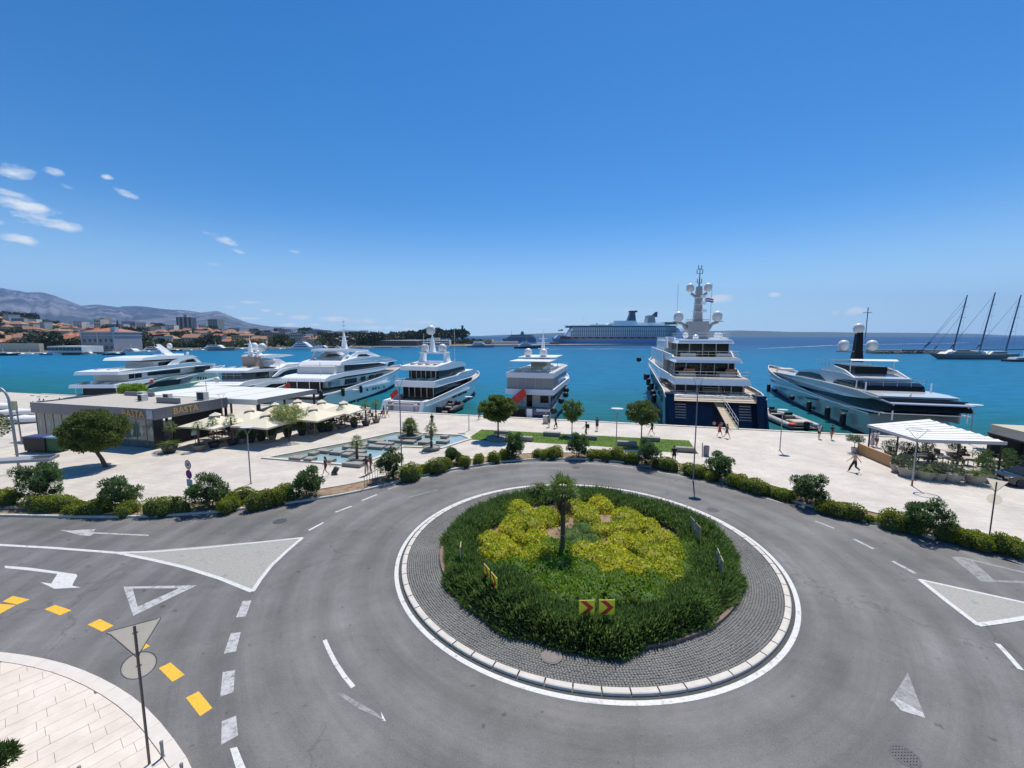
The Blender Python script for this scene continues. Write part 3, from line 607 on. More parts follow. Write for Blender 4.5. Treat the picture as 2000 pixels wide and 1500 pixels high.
# ---- the dark hedge ring round the island
def hedge_out(a): return 7.95+.28*math.sin(3*a+1.1)+.10*math.sin(7*a+.4)+.12*math.sin(12*a+2.)+.08*math.sin(23*a)+.12-(.30 if math.sin(a) > .2 else 0)*max(0, math.sin(a))
def hedge_in(a): return 5.35+.9*max(0, -math.sin(a))+.25*math.sin(4*a+.7)+.18*math.sin(9*a)
def hedge_h(a): return .74+.12*math.sin(5*a+.3)+.10*math.sin(11*a+1.)+.10*math.sin(2*a)
def hedge_pts(n):
    a = rng.uniform(0, 2*np.pi, n); q = rng.uniform(0, 1, n)**.85
    ro = np.array([hedge_out(t) for t in a]); ri = np.array([hedge_in(t) for t in a]); hh = np.array([hedge_h(t) for t in a])
    r = ri+(ro-ri)*q; prof = np.clip(1-np.abs(2*q-.85)**3.4*.9, .0, 1)
    prof = np.where(q > .93, prof*rng.uniform(.1, 1, n), prof)
    lump = .16*np.sin(r*3.1+a*17)*np.sin(a*23+r*1.3)+.08*np.sin(a*61+r*5)
    z = .18+hh*prof*(.93+lump)
    g = np.stack([np.cos(a)*(q-.42)*1.5, np.sin(a)*(q-.42)*1.5, np.full(n, .75)], 1)
    P = np.stack([CX+r*np.cos(a), CY+r*np.sin(a), z], 1); return P, g, q
th = thing('juniper_hedge', 'broad ring of dark green shaggy shrubs around the roundabout island', 'hedge', (0, 0, 0))
P, g, q = hedge_pts(74000)
P[:, 2] -= np.abs(rng.normal(0, .07, len(P)))
P2, g2, _ = hedge_pts(9000); 
V, F = leaves(P, g, .26, .05, .42); link('foliage', npmesh('foliage', V, F, LF_dark), th)
V, F = leaves(P2, g2+np.array([0, 0, .5]), .42, .045, .25); link('shoot_tips', npmesh('shoot_tips', V, F, LF_dark), th)
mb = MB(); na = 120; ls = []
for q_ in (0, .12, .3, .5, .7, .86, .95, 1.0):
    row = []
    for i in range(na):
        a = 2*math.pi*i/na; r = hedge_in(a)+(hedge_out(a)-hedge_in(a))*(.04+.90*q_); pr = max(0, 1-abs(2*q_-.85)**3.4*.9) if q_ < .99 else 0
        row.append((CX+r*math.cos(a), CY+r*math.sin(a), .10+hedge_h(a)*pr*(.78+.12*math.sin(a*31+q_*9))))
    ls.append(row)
mb.loops(ls, cap=False).build('inner_core', core_dk, th, smooth=True)
# ---- golden and green shrubs inside
def isl(px, py, z=.9): p = G(px, py, z); return p
def group_shrub(name, label, pts, m_, n, hh=.55, ln=.14, wd=.10, seed=1, zb=.35):
    c = sum((isl(*p[:2]) for p in pts), Vector())/len(pts); th = thing(name, label, 'shrub', (c.x, c.y, 0)); rr = random.Random(seed); lumps = []
    for p in pts:
        w_ = isl(*p[:2]); R0 = p[2]
        for i in range(7):
            a = rr.uniform(0, 6.28); q = rr.uniform(0, R0*.9); s = rr.uniform(.5, .8)
            lumps.append((w_.x-c.x+q*math.cos(a), w_.y-c.y+q*math.sin(a), zb+rr.uniform(.0, .12), s, s, hh*rr.uniform(.75, 1.18)))
        lumps.append((w_.x-c.x, w_.y-c.y, zb, R0*.8, R0*.8, hh*1.05))
    foliage('foliage', lumps, n, ln, wd, m_, .75, .55, .06, -.1, th); link('inner_core', blob_mesh('inner_core', lumps, .88, mat('golden_shrub_core', (.20, .20, .02), .9) if m_ is LF_yel else mat('green_shrub_core', (.06, .11, .02), .95), seed), th); return th
group_shrub('golden_shrub', 'large golden yellow spreading shrub on the left of the palm trunk in the island', [(1000, 1020, .9), (1050, 1010, .9), (960, 1050, .7), (990, 1070, .9), (1040, 1050, .9), (1070, 1000, .7), (1010, 990, .7), (1060, 1075, .7), (960, 1075, .7), (1030, 1085, .8)], LF_yel, 34000, seed=3, hh=.68)
group_shrub('golden_shrub', 'widest golden yellow shrub mass, behind and right of the palm', [(1130, 990, .8), (1180, 985, .9), (1220, 1000, .9), (1190, 1030, .8), (1250, 1025, .9), (1290, 1050, .8), (1240, 1060, 1.), (1190, 1075, .9), (1190, 1100, .9), (1240, 1120, .9), (1150, 1080, .7), (1290, 1110, .7), (1280, 1085, .8), (1220, 1100, .8), (1305, 1075, .6), (1150, 1005, .6)], LF_yel, 48000, seed=4, hh=.68)
group_shrub('green_shrub', 'bright green low shrub in front of the palm trunk and above the two chevron signs', [(1110, 1095, .8), (1150, 1110, .9), (1190, 1140, .8), (1240, 1148, .8), (1100, 1150, .8), (1150, 1155, .8), (1060, 1135, .6), (1285, 1138, .6), (975, 1120, .6), (1010, 1130, .5), (1090, 1130, .7), (1040, 1100, .6), (1130, 1140, .7), (1000, 1100, .6), (1080, 1060, .55), (1100, 1065, .5), (1230, 1130, .7), (1070, 1110, .6)], LF_grn, 42000, seed=5, hh=.6)
group_shrub('green_shrub', 'green grassy clump left of the yellow shrubs beside the tilted chevron signs', [(955, 1090, .5), (945, 1070, .4), (975, 1110, .45)], LF_grn, 3500, seed=6, hh=.4, ln=.25, wd=.04)
group_shrub('green_shrub', 'green grassy clump right of the yellow shrubs inside the dark hedge', [(1340, 1075, .5), (1335, 1100, .5), (1310, 1125, .5), (1345, 1060, .35), (1270, 1140, .5)], LF_grn, 5500, seed=7, hh=.38, ln=.25, wd=.04)
group_shrub('bulrush_clump', 'loose grey green stems behind the palm trunk in the middle of the island', [(1125, 1035, .5), (1145, 1045, .5), (1140, 1020, .4)], LF_ole, 2600, seed=8, hh=.45, ln=.35, wd=.03)
# ---- palms
def fan_palm(name, label, loc, hgt, r0, nf, fl, group=None, dry=True, seed=1, leafn=15, cat='palm tree', skirt=1., thick=1., lean=.0, upright=False):
    rr = random.Random(seed); th = thing(name, label, cat, loc, rr.uniform(0, 6), group); mb = MB(); pts = []; rs = []
    n = max(5, int(hgt/.14))
    for i in range(n+1):
        t = i/n; pts.append((lean*t*t*hgt, .02*math.sin(t*5), t*hgt)); rs.append(r0*thick*(1.1-.25*t)*(1+.13*(i % 2)))
    mb.path(pts, rs, 10); mb.build('trunk', palmbark, th, smooth=False)
    def frond(mbv, base, az, el, L0, droop, w_=1.):
        d = Vector((math.cos(az)*math.cos(el), math.sin(az)*math.cos(el), math.sin(el))); hub = base+d*L0*.48+Vector((0, 0, -droop*.2)); s = d.cross(Vector((0, 0, 1))).normalized(); u = s.cross(d).normalized()
        mbv.add([base-s*.012, base+s*.012, hub+s*.008, hub-s*.008], [(0, 1, 2, 3)])
        for k in range(leafn):
            t = (k/(leafn-1)-.5)*2*1.75; ll = L0*.55*(1-.18*abs(t))*rr.uniform(.9, 1.1); dd = (d*math.cos(t)+s*math.sin(t)).normalized(); dn = Vector((0, 0, -1))*droop
            p1 = hub+dd*ll*.55+dn*.06; p2 = hub+dd*ll+dn*.28; nn = dd.cross(u).normalized()*.022*L0*w_
            mbv.add([hub, p1+nn, p2, p1-nn], [(0, 1, 2, 3)])
    top = Vector((pts[-1][0], pts[-1][1], hgt)); mb = MB()
    for k in range(nf):
        a = k*2.4+rr.uniform(-.2, .2); e = R(80)-(k/nf)**.8*R(85 if upright else 105); frond(mb, top, a, e, fl*rr.uniform(.85, 1.1), (.25 if upright else .5)+.8*(k/nf), 1.3)
    me = mb.mesh('fronds', LF_palm, fix=False); link('fronds', me, th)
    if dry:
        mb = MB()
        for k in range(int(nf*.8*skirt)):
            a = rr.uniform(0, 6.28); frond(mb, top-Vector((0, 0, rr.uniform(.0, .3))), a, R(rr.uniform(-85, -35)), fl*rr.uniform(.6, .85), 1.0)
        link('dry_fronds', mb.mesh('dry_fronds', LF_dry, fix=False), th)
    return th
pp = G(1098, 1087, .4)
fan_palm('fan_palm', 'tall fan palm with brown skirt in the middle of the roundabout', (pp.x, pp.y, .35), 3.7, .115, 24, 1.2, seed=5, leafn=13, skirt=1.2, upright=True)
def cycad(name, label, loc, nf, L0, seed=1, m_=LF_palm, z0=.25, group=None, cat='plant', up=50):
    rr = random.Random(seed); th = thing(name, label, cat, loc, 0, group); mb = MB()
    for k in range(nf):
        a = k*2.4; e = R(up)*(1-k/nf)+R(12); pts = []
        for i in range(7):
            t = i/6; el = e-t*1.1; pts.append(Vector((math.cos(a)*L0*t*math.cos(e*.8-t*.3), math.sin(a)*L0*t*math.cos(e*.8-t*.3), z0+L0*(math.sin(e)*t-.55*t*t))))
        for p, q in zip(pts, pts[1:]):
            d = (q-p); s = d.cross(Vector((0, 0, 1))).normalized()
            for f in (0, .33, .66):
                b = p.lerp(q, f)
                for sg in (-1, 1): mb.add([b, b+d*.5+s*sg*.07, b+d*1.0+s*sg*L0*.17+Vector((0, 0, .02)), b+d*.7+s*sg*.06], [(0, 1, 2, 3)])
    link('fronds', mb.mesh('fronds', m_, fix=False), th); MB().lathe([(.12, 0), (.16, z0*.5), (.10, z0)], n=8).build('trunk', palmbark, th); return th
p = G(1045, 1150, .4); cycad('cycad', 'small dark cycad in bare soil left of the two chevron signs', (p.x, p.y, .35), 22, .85, 3, leafmat('dark_cycad', (.02, .04, .015), (.03, .055, .02), (.07, .10, .03)))
p = G(1055, 985, .6); cycad('yucca', 'spiky green yucca at the back of the island hedge left of the palm top', (p.x, p.y+1.6, .7), 30, .8, 4, LF_palm, .4, up=80)
# ---- roadside mounds
def rshrub(px, py, wpx, hpx, seed, kind):
    p = G(px, py, .12); D = p.y; s = D/FPX; rx = wpx/2*s; hz_ = hpx*s*1.02; return p, rx, hz_
mounds = [(2, 985, 60, 28, 'half hidden at the left edge below the big oleander'), (88, 1000, 115, 32, 'in front of the leftmost oleander'), (150, 1003, 55, 22, 'spilling over the kerb between the two leftmost oleanders'), (185, 1003, 62, 28, 'left foot of the second oleander'), (238, 1005, 50, 24, 'right foot of the second oleander'),
          (322, 1003, 92, 34, 'standing alone before the 30 sign'), (437, 999, 45, 26, 'right foot of the oleander by the 30 sign'), (470, 985, 62, 34, 'rounded and tall beside the oleander with pink flowers'), (505, 993, 70, 36, 'widest of the row left of the bare soil patch'), (548, 982, 48, 36, 'clipped dark one left of the white flowered oleander'),
          (797, 938, 48, 34, 'right of the oleander by the tall lamp'), (826, 925, 26, 18, 'smallest one before the pool corner'), (856, 922, 56, 30, 'round one before the pool'), (903, 911, 30, 22, 'right foot of the oleander behind the pool bend'), (935, 906, 25, 18, 'little ball on bare soil'), (962, 902, 28, 20, 'left of the oleander by the pool end'), (984, 898, 22, 20, 'squeezed against the oleander by the pool end'),
          (1058, 894, 32, 16, 'low one left of the middle oleander'), (1085, 894, 44, 22, 'golden one left foot of the middle oleander'), (1160, 896, 26, 18, 'right of the middle oleander'), (1180, 898, 28, 18, 'beside the lamp shadow gap'), (1206, 899, 44, 24, 'right of the lamp at the lawn'), (1235, 903, 32, 20, 'left foot of the pink oleander'), (1300, 915, 52, 24, 'right foot of the pink oleander'),
          (1364, 931, 52, 24, 'under the tall road lamp'), (1392, 937, 30, 18, 'left of the oleander right of the tall lamp'), (1440, 950, 45, 24, 'right foot of the oleander by the tall lamp'), (1475, 960, 62, 26, 'long one sloping along the kerb'), (1536, 976, 46, 20, 'left of the olive toned oleander'), (1620, 1002, 40, 24, 'right foot of the oleander before the parasol lamp'), (1655, 1010, 66, 28, 'long low one right of the oleander'), (1700, 1018, 20, 9, 'tiny sprig on bare soil'), (1722, 1022, 18, 8, 'second tiny sprig on bare soil'),
          (1768, 1036, 70, 38, 'left of the largest right hand oleander'), (1875, 1060, 66, 30, 'right of the largest right hand oleander'), (1925, 1072, 66, 30, 'at the foot of the sign post'), (1985, 1084, 60, 32, 'last one at the right edge')]
for i, (px, py, wd_, hp, desc) in enumerate(mounds):
    p, rx, hz_ = rshrub(px, py, wd_*1.14, hp*1.05, i, 0); ry = min(rx, .75); th = thing('low_shrub', 'low yellow green mound shrub, '+desc, 'shrub', (p.x, p.y+ry*.35, .10), 0, 'low mound shrubs along the outer kerb')
    k = KC[min(range(len(KC)), key=lambda j: (KC[j]-p).length)]; j = min(range(len(KC)-1), key=lambda j: (KC[j]-p).length); t = KC[min(j+1, len(KC)-1)]-KC[j]; th.rotation_euler = (0, 0, math.atan2(t.y, t.x))
    lumps = mound_lumps(7, rx*1.05, ry*1.1, hz_*.95, i); nn = int(1500+rx*ry*2600)
    foliage('foliage', lumps, nn, .10, .065, LF_mound, .8, .5, .10, -.15, th); link('inner_core', blob_mesh('inner_core', lumps, .78, mat('mound_core', (.045, .06, .015), .95), i), th)
oles = [(65, 985, 118, 78, 'leftmost and largest, beside the curved lamp post', 0), (219, 1000, 80, 62, 'second from the left before the dark round tree', 0), (400, 998, 84, 70, 'beside the 30 sign with pink flowers', 1), (597, 975, 62, 58, 'left of the bare soil with a few white flowers', 2), (756, 938, 52, 60, 'right of the low blue barrier', 0), (882, 910, 34, 36, 'smallest, before the round pool planter', 0), (1005, 897, 42, 48, 'before the lawn tree on the left', 0), (1131, 896, 44, 48, 'in the middle before the thin lawn tree', 2), (1267, 912, 52, 54, 'with pink flowers right of the lawn lamp', 1), (1411, 937, 56, 48, 'right of the tall road lamp', 0), (1588, 990, 64, 68, 'greyish, in the gap before the striped parasol', 0), (1821, 1052, 90, 74, 'largest on the right beside the round backed sign', 0)]
pinkm = mat('pink_flowers', (.55, .12, .16), .7); whf = mat('white_flowers', (.8, .78, .72), .7)
for i, (px, py, wd_, hp, desc, fl) in enumerate(oles):
    p, rx, hz_ = rshrub(px, py, wd_*1.08, hp*1.05, i, 1); th = thing('oleander_bush', 'tall dark green oleander bush, '+desc, 'bush', (p.x, p.y+.5, .10), 0, 'oleander bushes along the outer kerb'); rr = random.Random(i+50)
    ry = min(rx, 1.2); lumps = [(0, 0, hz_*.42, rx*.66, ry*.66, hz_*.42)]
    for k in range(18):
        a = rr.uniform(0, 6.28); q = rr.uniform(.3, .78); zz = rr.uniform(.14, .86); lumps.append((rx*q*math.cos(a)*(1-.3*(zz > .7)), ry*q*math.sin(a), hz_*zz, rx*.3, ry*.32, hz_*.15))
    foliage('foliage', lumps, int(3800+rx*1700), .17, .05, LF_ole, .7, .8, .25, -.6, th, .8); link('inner_core', blob_mesh('inner_core', [(l[0], l[1], l[2], l[3]*.55, l[4]*.55, l[5]*.6) for l in lumps], .8, None, i), th)
    mb = MB()
    for k in range(9): a = rr.uniform(0, 6.28); mb.tube((.1*math.cos(a), .1*math.sin(a), 0), (rx*.5*math.cos(a), ry*.5*math.sin(a), hz_*.7), .025, .01, 5)
    mb.build('stems', bark, th)
    if fl:
        P, Nn = ell_points(lumps, 150, .0); P = P[:34 if fl == 1 else 12]; 
        if fl == 1: P = P[P[:, 0] > -rx*.2]
        V, F = leaves(P, Nn[:len(P)], .11, .10, 1.); link('flowers', npmesh('flowers', V, F, pinkm if fl == 1 else whf), th)['kind'] = 'stuff'
# ---- broadleaf trees
def tree(name, label, loc, base_h, cz, rx, ry, rz, m_, n, ln, wd, seed, nl=16, tr=.12, group=None, cat='tree', lump=.42, depth=.3, shape=None, lean=(0, 0)):
    rr = random.Random(seed); th = thing(name, label, cat, loc, 0, group); lumps = []; mb = MB(); lx, ly = lean
    top = Vector((lx, ly, base_h)); mb.path([(0, 0, -.05), (lx*.4, ly*.4, base_h*.5), top], [tr*1.25, tr*.95, tr*.85], 9)
    for k in range(nl):
        a = k*2.4+rr.uniform(-.3, .3); zz = -1+2*(k+.5)/nl; q = math.sqrt(max(0, 1-zz*zz))*rr.uniform(.6, .78)
        c = Vector((lx+rx*q*math.cos(a), ly+ry*q*math.sin(a), cz+rz*zz*.74)); s = lump*rr.uniform(.75, 1.2)
        lumps.append((c.x, c.y, c.z, rx*s, ry*s, rz*s*.85)); mid = top.lerp(c, .5)+Vector((0, 0, .1*rz)); mb.path([top, mid, c], [tr*.5, tr*.28, tr*.08], 6)
    lumps.append((lx, ly, cz, rx*.5, ry*.5, rz*.55)); mb.build('trunk', bark, th)
    foliage('crown', lumps, n, ln, wd, m_, .9, .2, depth, -1, th, .72); return th
p = G(207, 912, .1); tree('round_tree', 'dense dark green rounded tree before the grey restaurant', (p.x, p.y, .1), 1.6, 3.35, 2.45, 2.35, 1.95, LF_tree, 26000, .18, .10, 3, 34, .16, lump=.32, depth=.22, lean=(-.8, 0))
p = G(973, 857, .1); tree('lawn_tree', 'full crowned tree on the left end of the lawn in a stone ring', (p.x, p.y, .1), 1.9, 3.6, 2.3, 2.2, 1.6, LF_tree2, 9500, .23, .15, 5, 26, .10, lump=.25, depth=.4)
p = G(1117, 850, .1); tree('lawn_tree', 'thin sparse young tree in the middle of the lawn', (p.x, p.y, .1), 1.4, 3.0, 1.45, 1.3, 1.55, LF_tree2, 2000, .2, .12, 6, 16, .06, lump=.25, depth=.5)
p = G(1252, 871, .1); tree('lawn_tree', 'airy tree with a bare stem right of the lawn lamp', (p.x, p.y, .1), 2.2, 3.7, 2.1, 1.9, 1.45, LF_tree, 4200, .2, .11, 7, 22, .07, lump=.24, depth=.5)
p = G(1668, 884, .1)
tree('potted_olive', 'small olive tree in a pale pot at the head of the wooden fence', (p.x, p.y, .55), .5, 1.0, .85, .8, .38, LF_olive, 1500, .14, .035, 8, 10, .03, cat='tree', lump=.4)
tag(MB().lathe([(.22, 0), (.30, .55), (.26, .55), (.25, .45), (.01, .45)], n=16).build('olive_pot', stone, smooth=False, loc=(p.x, p.y, .1)), 'pale round pot holding the small olive tree by the fence', 'pot')
p = G(565, 862, .1); tree('bamboo_tree', 'pale feathery tree rising between the cream parasols', (p.x, p.y, .1), 1.6, 3.15, 2.2, 1.6, 1.25, leafmat('pale_feather_leaves', (.20, .27, .05), (.28, .34, .08), (.36, .40, .14)), 4200, .22, .05, 9, 18, .05, lump=.34, depth=.4)
p = G(-38, 900, .1); tree('edge_tree', 'dark tree reaching in at the left edge beside the curved lamp', (p.x, p.y, .1), 1.7, 3.5, 2.3, 2., 1.6, LF_tree, 6000, .18, .09, 10, 16, .1)
p = G(262, 775, .1); p = ZAT(264, 780, 66); tree('quay_tree', 'bright green tree crown showing above the flat restaurant roof', (p.x, 66, .1), 2.0, 3.25, 2.2, 1.6, 1.2, LF_grn, 4500, .25, .14, 11, 14, .1)
# foreground leaves in the bottom left corner
th = thing('corner_bush', 'big leafy bush poking in at the bottom left corner', 'bush', (-9.9, 7.1, .0)); rr = random.Random(4)
p = G(8, 1478, .6); th.location = (p.x-.25, p.y-.25, .1); lumps = [(rr.uniform(-.5, .35), rr.uniform(-.6, .3), rr.uniform(.3, .62), .30, .30, .30) for k in range(10)]
foliage('foliage', lumps, 2600, .20, .045, leafmat('corner_leaves', (.05, .10, .02), (.03, .07, .015), (.13, .19, .05), s1=2, s2=20), .7, .8, .25, -.6, th, .8); link('inner_core', blob_mesh('inner_core', lumps, .6), th)
# ------------------------------------------------------------------ lawn, benches, pool
lawn_poly = [(-3.9, 52.6), (20.2, 46.9), (18.9, 41.5), (11.3, 43.4), (11.35, 44.0), (1.7, 46.3), (1.4, 45.7), (-5.2, 47.6)]
grassm = mat('lawn_grass', (.075, .15, .012), .9, var=.25, vs=1.2, col2=(.10, .18, .018), c2s=.6, bump=.8, bs=25, fine=.25)
tag(MB().prism(lawn_poly[::-1], .0, .125).build('lawn', grassm), kind='structure')
def inpoly(P, poly):
    x, y = P[:, 0], P[:, 1]; c = np.zeros(len(P), bool)
    for i in range(len(poly)):
        (x0, y0), (x1, y1) = poly[i], poly[i-1]; m_ = ((y0 > y) != (y1 > y)) & (x < (x1-x0)*(y-y0)/(y1-y0+1e-12)+x0); c ^= m_
    return c
gp = np.stack([rng.uniform(-5.5, 21, 60000), rng.uniform(41, 53, 60000), np.full(60000, .12)], 1); gp = gp[inpoly(gp, lawn_poly)]
V, F = leaves(gp, np.tile([0, 0, 1.], (len(gp), 1)), .07, .03, .4); tag(link('lawn_blades', npmesh('lawn_blades', V, F, leafmat('grass_blades', (.085, .17, .012), (.065, .13, .012), (.14, .22, .02)))), kind='stuff')
benchm = mat('grey_bench_stone', (.27, .255, .225), .85, var=.12, vs=4, bump=.3)
for (px, py, wpx, desc) in ((980, 850, 30, 'behind the left lawn tree'), (1024, 862, 34, 'on the lawn edge right of the left lawn tree'), (1078, 853, 34, 'on the back edge of the lawn left of the thin tree'), (1154, 860, 26, 'behind the middle oleander'), (1226, 872, 38, 'on the pale paving right of the lawn lamp'), (1272, 863, 36, 'on the back edge right of the airy tree'), (1339, 884, 40, 'at the right front of the lawn')):
    p = G(px, py, .1); s = p.y/FPX; mb = MB(); mb.bbox((0, 0, .27), (wpx*s, .62, .46), bev=.02); mb.box((0, 0, .02), (wpx*s-.12, .5, .08)); tag(mb.build('stone_bench', benchm, loc=(p.x, p.y+.3, .1), rz=GRID), 'grey stone block bench '+desc, 'bench', 'stone benches round the lawn')
p = G(973, 858, .1); tag(MB().lathe([(1.35, 0), (1.38, .28), (1.15, .30), (1.12, .2), (.01, .18)], n=24).build('tree_ring', concrete, loc=(p.x, p.y, .1)), 'round grey stone ring around the foot of the left lawn tree', 'planter')
p = G(1117, 853, .1); tag(MB().lathe([(.55, 0), (.56, .16), (.46, .16), (.45, .1), (.01, .1)], n=20).build('tree_ring', stone, loc=(p.x, p.y, .1)), 'small pale ring around the thin lawn tree', 'planter')
pool_poly = [(-24.46, 39.82), (-17.6, 47.0), (-14.5, 51.2), (-5.9, 49.6), (-4.6, 47.6), (-7.4, 43.4), (-11.6, 44.0), (-12.1, 42.2), (-14.2, 37.3)]
def inset(poly, d):
    n = len(poly); out = []
    for i in range(n):
        p0, p1, p2 = [Vector((*poly[k % n], 0)) for k in (i-1, i, i+1)]; a = (p1-p0).normalized(); b = (p2-p1).normalized(); nr = (Vector((-a.y, a.x, 0))+Vector((-b.y, b.x, 0))).normalized(); k = d/max(.35, nr.dot(Vector((-a.y, a.x, 0)))); q = p1-nr*k; out.append((q.x, q.y))
    return out
sgn = sum(pool_poly[i][0]*pool_poly[(i+1) % 9][1]-pool_poly[(i+1) % 9][0]*pool_poly[i][1] for i in range(9)); pool_poly = pool_poly if sgn < 0 else pool_poly[::-1]
pool = tag(link('fountain_pool', None), 'shallow pale blue reflecting pool with grey stone blocks', 'pool')
ii = inset(pool_poly, .35); io = pool_poly; mb = MB(); n = 9
vs = [(x, y, .11) for x, y in io]+[(x, y, .22) for x, y in io]+[(x, y, .22) for x, y in ii]+[(x, y, .12) for x, y in ii]
mb.add(vs, [(k*n+i, k*n+(i+1) % n, (k+1)*n+(i+1) % n, (k+1)*n+i) for k in range(3) for i in range(n)]); mb.build('rim', stone, pool)
wm = mat('pool_water', (.30, .42, .44), .05, var=.08, vs=1.5, bump=.25, bs=6, col2=(.24, .36, .36), c2s=.5, spec=.6)
mb = MB(); mb.add([(x, y, .125) for x, y in ii], [tuple(range(n))]); mb.build('water', wm, pool)
i3 = inset(ii, .9); mb = MB(); mb.add([(x, y, .129) for x, y in ii]+[(x, y, .129) for x, y in i3], [(i, (i+1) % n, n+(i+1) % n, n+i) for i in range(n) if (min(ii[i][1], ii[(i+1) % n][1]) > 39 and (ii[i][1]+ii[(i+1) % n][1])/2 > 42.6 and ii[(i+1) % n][0]+ii[i][0] < -18)]); mb.build('shallow_step', mat('mossy_step', (.13, .15, .10), .6, var=.2), pool)
blocks = [(578, 900, 28), (603, 902, 19), (610, 891, 15), (631, 886, 28), (656, 889, 27), (642, 905, 16), (690, 879, 46), (692, 887, 42), (688, 912, 42), (703, 874, 26), (734, 866, 33), (750, 871, 36), (734, 878, 34), (764, 880, 26), (772, 865, 28), (798, 867, 26), (828, 869, 22), (864, 867, 24), (837, 855, 12), (868, 857, 14), (706, 896, 30), (676, 893, 18)]
for i, (px, py, wpx) in enumerate(blocks):
    p = G(px, py, .12); s = p.y/FPX; MB().bbox((0, 0, .15), (wpx*s, .85, .34), bev=.02).build('stone_block', benchm, pool, loc=(p.x, p.y+.35, .12), rz=GRID)
def planter(px, py, r, h_, label):
    p = G(px, py, .12); mb = MB(); mb.lathe([(r*.8, 0), (r, h_), (r*.88, h_), (r*.86, h_-.08), (.01, h_-.06)], n=24); tag(mb.build('round_planter', concrete, loc=(p.x, p.y, .12)), label, 'planter'); return p
p = planter(843, 878, .95, .35, 'round grey planter of the slim palm in the pool'); fan_palm('pool_palm', 'slim fan palm standing in the pool planter nearest the lawn', (p.x, p.y, .4), 2.2, .12, 24, .85, seed=11, leafn=11, dry=True, skirt=.5, group='palms in the pool')
p = planter(801, 857, 1.5, .5, 'wide dark planter of the bushy palm in the pool'); fan_palm('pool_palm', 'wide bushy many headed palm at the back of the pool', (p.x, p.y, .5), 1.2, .35, 60, 1.25, seed=12, leafn=11, dry=False, group='palms in the pool')
for k in range(5):
    a = k*1.26; 
p = planter(698, 900, .8, .3, 'round pale planter of the short palm at the left of the pool'); fan_palm('pool_palm', 'short fan palm at the left of the pool beside the walking woman', (p.x, p.y, .35), 1.75, .12, 24, .85, seed=13, leafn=11, dry=False, group='palms in the pool')
# ------------------------------------------------------------------ street lamps and signs
lampw = mat('lamp_disc', (.55, .56, .57), .5)
def y_lamp(px, py, hgt, label, arm=.42, drop=.55, single=False, dark=False, ringy=False, loc=None, group='forked lamp posts of the promenade', rz=None):
    p = loc or G(px, py, .1); m_ = greymetal if dark else galv; rz = GRID if rz is None else rz; th = thing('street_lamp', label, 'lamp post', (p.x, p.y, .1), rz, group)
    MB().path([(0, 0, 0), (0, 0, .03), (0, 0, .031), (0, 0, hgt-drop)], [.11, .11, .055, .042], 10).build('pole', m_, th, smooth='auto')
    for sg in (-1, 1): MB().path([(0, 0, hgt-drop), (sg*arm*.5, 0, hgt-drop*.55), (sg*arm, 0, hgt)], [.022, .018, .014], 6).build('arm', m_, th)
    r = arm*1.25; mb = MB()
    if ringy: mb.lathe([(r, .0), (r, .035), (r*.86, .035), (r*.86, 0)], (0, 0, hgt), 28, sy=.8); mb.f = mb.f[:-2]
    else: mb.lathe([(.02, .0), (r*.92, .01), (r, .03), (r*.98, .05), (.02, .07)], (0, 0, hgt), 28, sy=.8)
    mb.build('lamp_head', lampw if not dark else greymetal, th, smooth='auto'); return th
y_lamp(490, 945, 4.65, 'forked lamp post standing alone on the paving right of the 30 sign')
y_lamp(785, 920, 8.2, 'tall lamp post by the kerb between two oleanders, left of the pool palms', arm=.36, drop=.8, dark=True)
y_lamp(916, 841, 4.3, 'forked lamp post left of the lawn at the pool end')
y_lamp(1203, 884, 4.55, 'forked lamp post in the middle front of the lawn', arm=.5)
y_lamp(1354, 938, 8.5, 'tall dark lamp post by the kerb before the navy yacht', arm=.36, drop=.9, dark=True)
y_lamp(1523, 880, 4.3, 'forked lamp post alone on the paving before the grey yacht', arm=.4)
y_lamp(1781, 949, 4.55, 'forked lamp post with rust red foot before the striped canopy', arm=.62, drop=.75, ringy=True)
y_lamp(1893, 868, 4.4, 'forked lamp post behind the striped canopy by the water', arm=.6)
y_lamp(697, 818, 4.2, 'forked lamp post at the far end of the cream parasols', arm=.4)
y_lamp(508, 812, 4.0, 'forked lamp post behind the second cream parasol', arm=.5, drop=.7); y_lamp(438, 850, 5.0, 'forked lamp post between the front cream parasols near the sign wall', arm=.5, drop=.7)
p = G(1781, 949, .1); 
lt = bpy.data.objects['street_lamp.006']; MB().path([(0, 0, .0), (0, 0, .5)], .06, 10).build('painted_foot', mat('rust_red_paint', (.35, .10, .08), .7), lt)
# curved lamp on the left
p = G(38, 922, .1); th = thing('curved_lamp', 'tall grey lamp post with its top curving to the left, at the left edge', 'lamp post', (p.x, p.y, .1))
zt = ZAT(25, 775, p.y).z; pts = [(0, 0, 0), (0, 0, 2), (-.05, 0, zt-.6)]+[(-.05-1.0+1.0*math.cos(a), 0, zt-.6+1.35*math.sin(a)) for a in np.linspace(.2, 1.5, 7)]+[(-2.2, 0, zt+.74)]
MB().path(pts, [.10]*3+[.085]*5+[.075]*3, 10).build('pole', galv, th, smooth='auto'); MB().box((-2.55, 0, zt+.72), (.8, .28, .10)).build('lamp_head', galv, th)
p = G(43, 868, .1); th = thing('box_post', 'slim grey post with a yellowish box beside the curved lamp', 'post', (p.x, p.y, .1)); hh = ZAT(36, 786, p.y).z
MB().path([(0, 0, 0), (-.1, 0, hh)], .07, 8).build('pole', galv, th); MB().box((-.30, -.05, hh-.45), (.55, .3, 1.0)).build('box', mat('yellowish_box', (.42, .42, .26), .6), th)
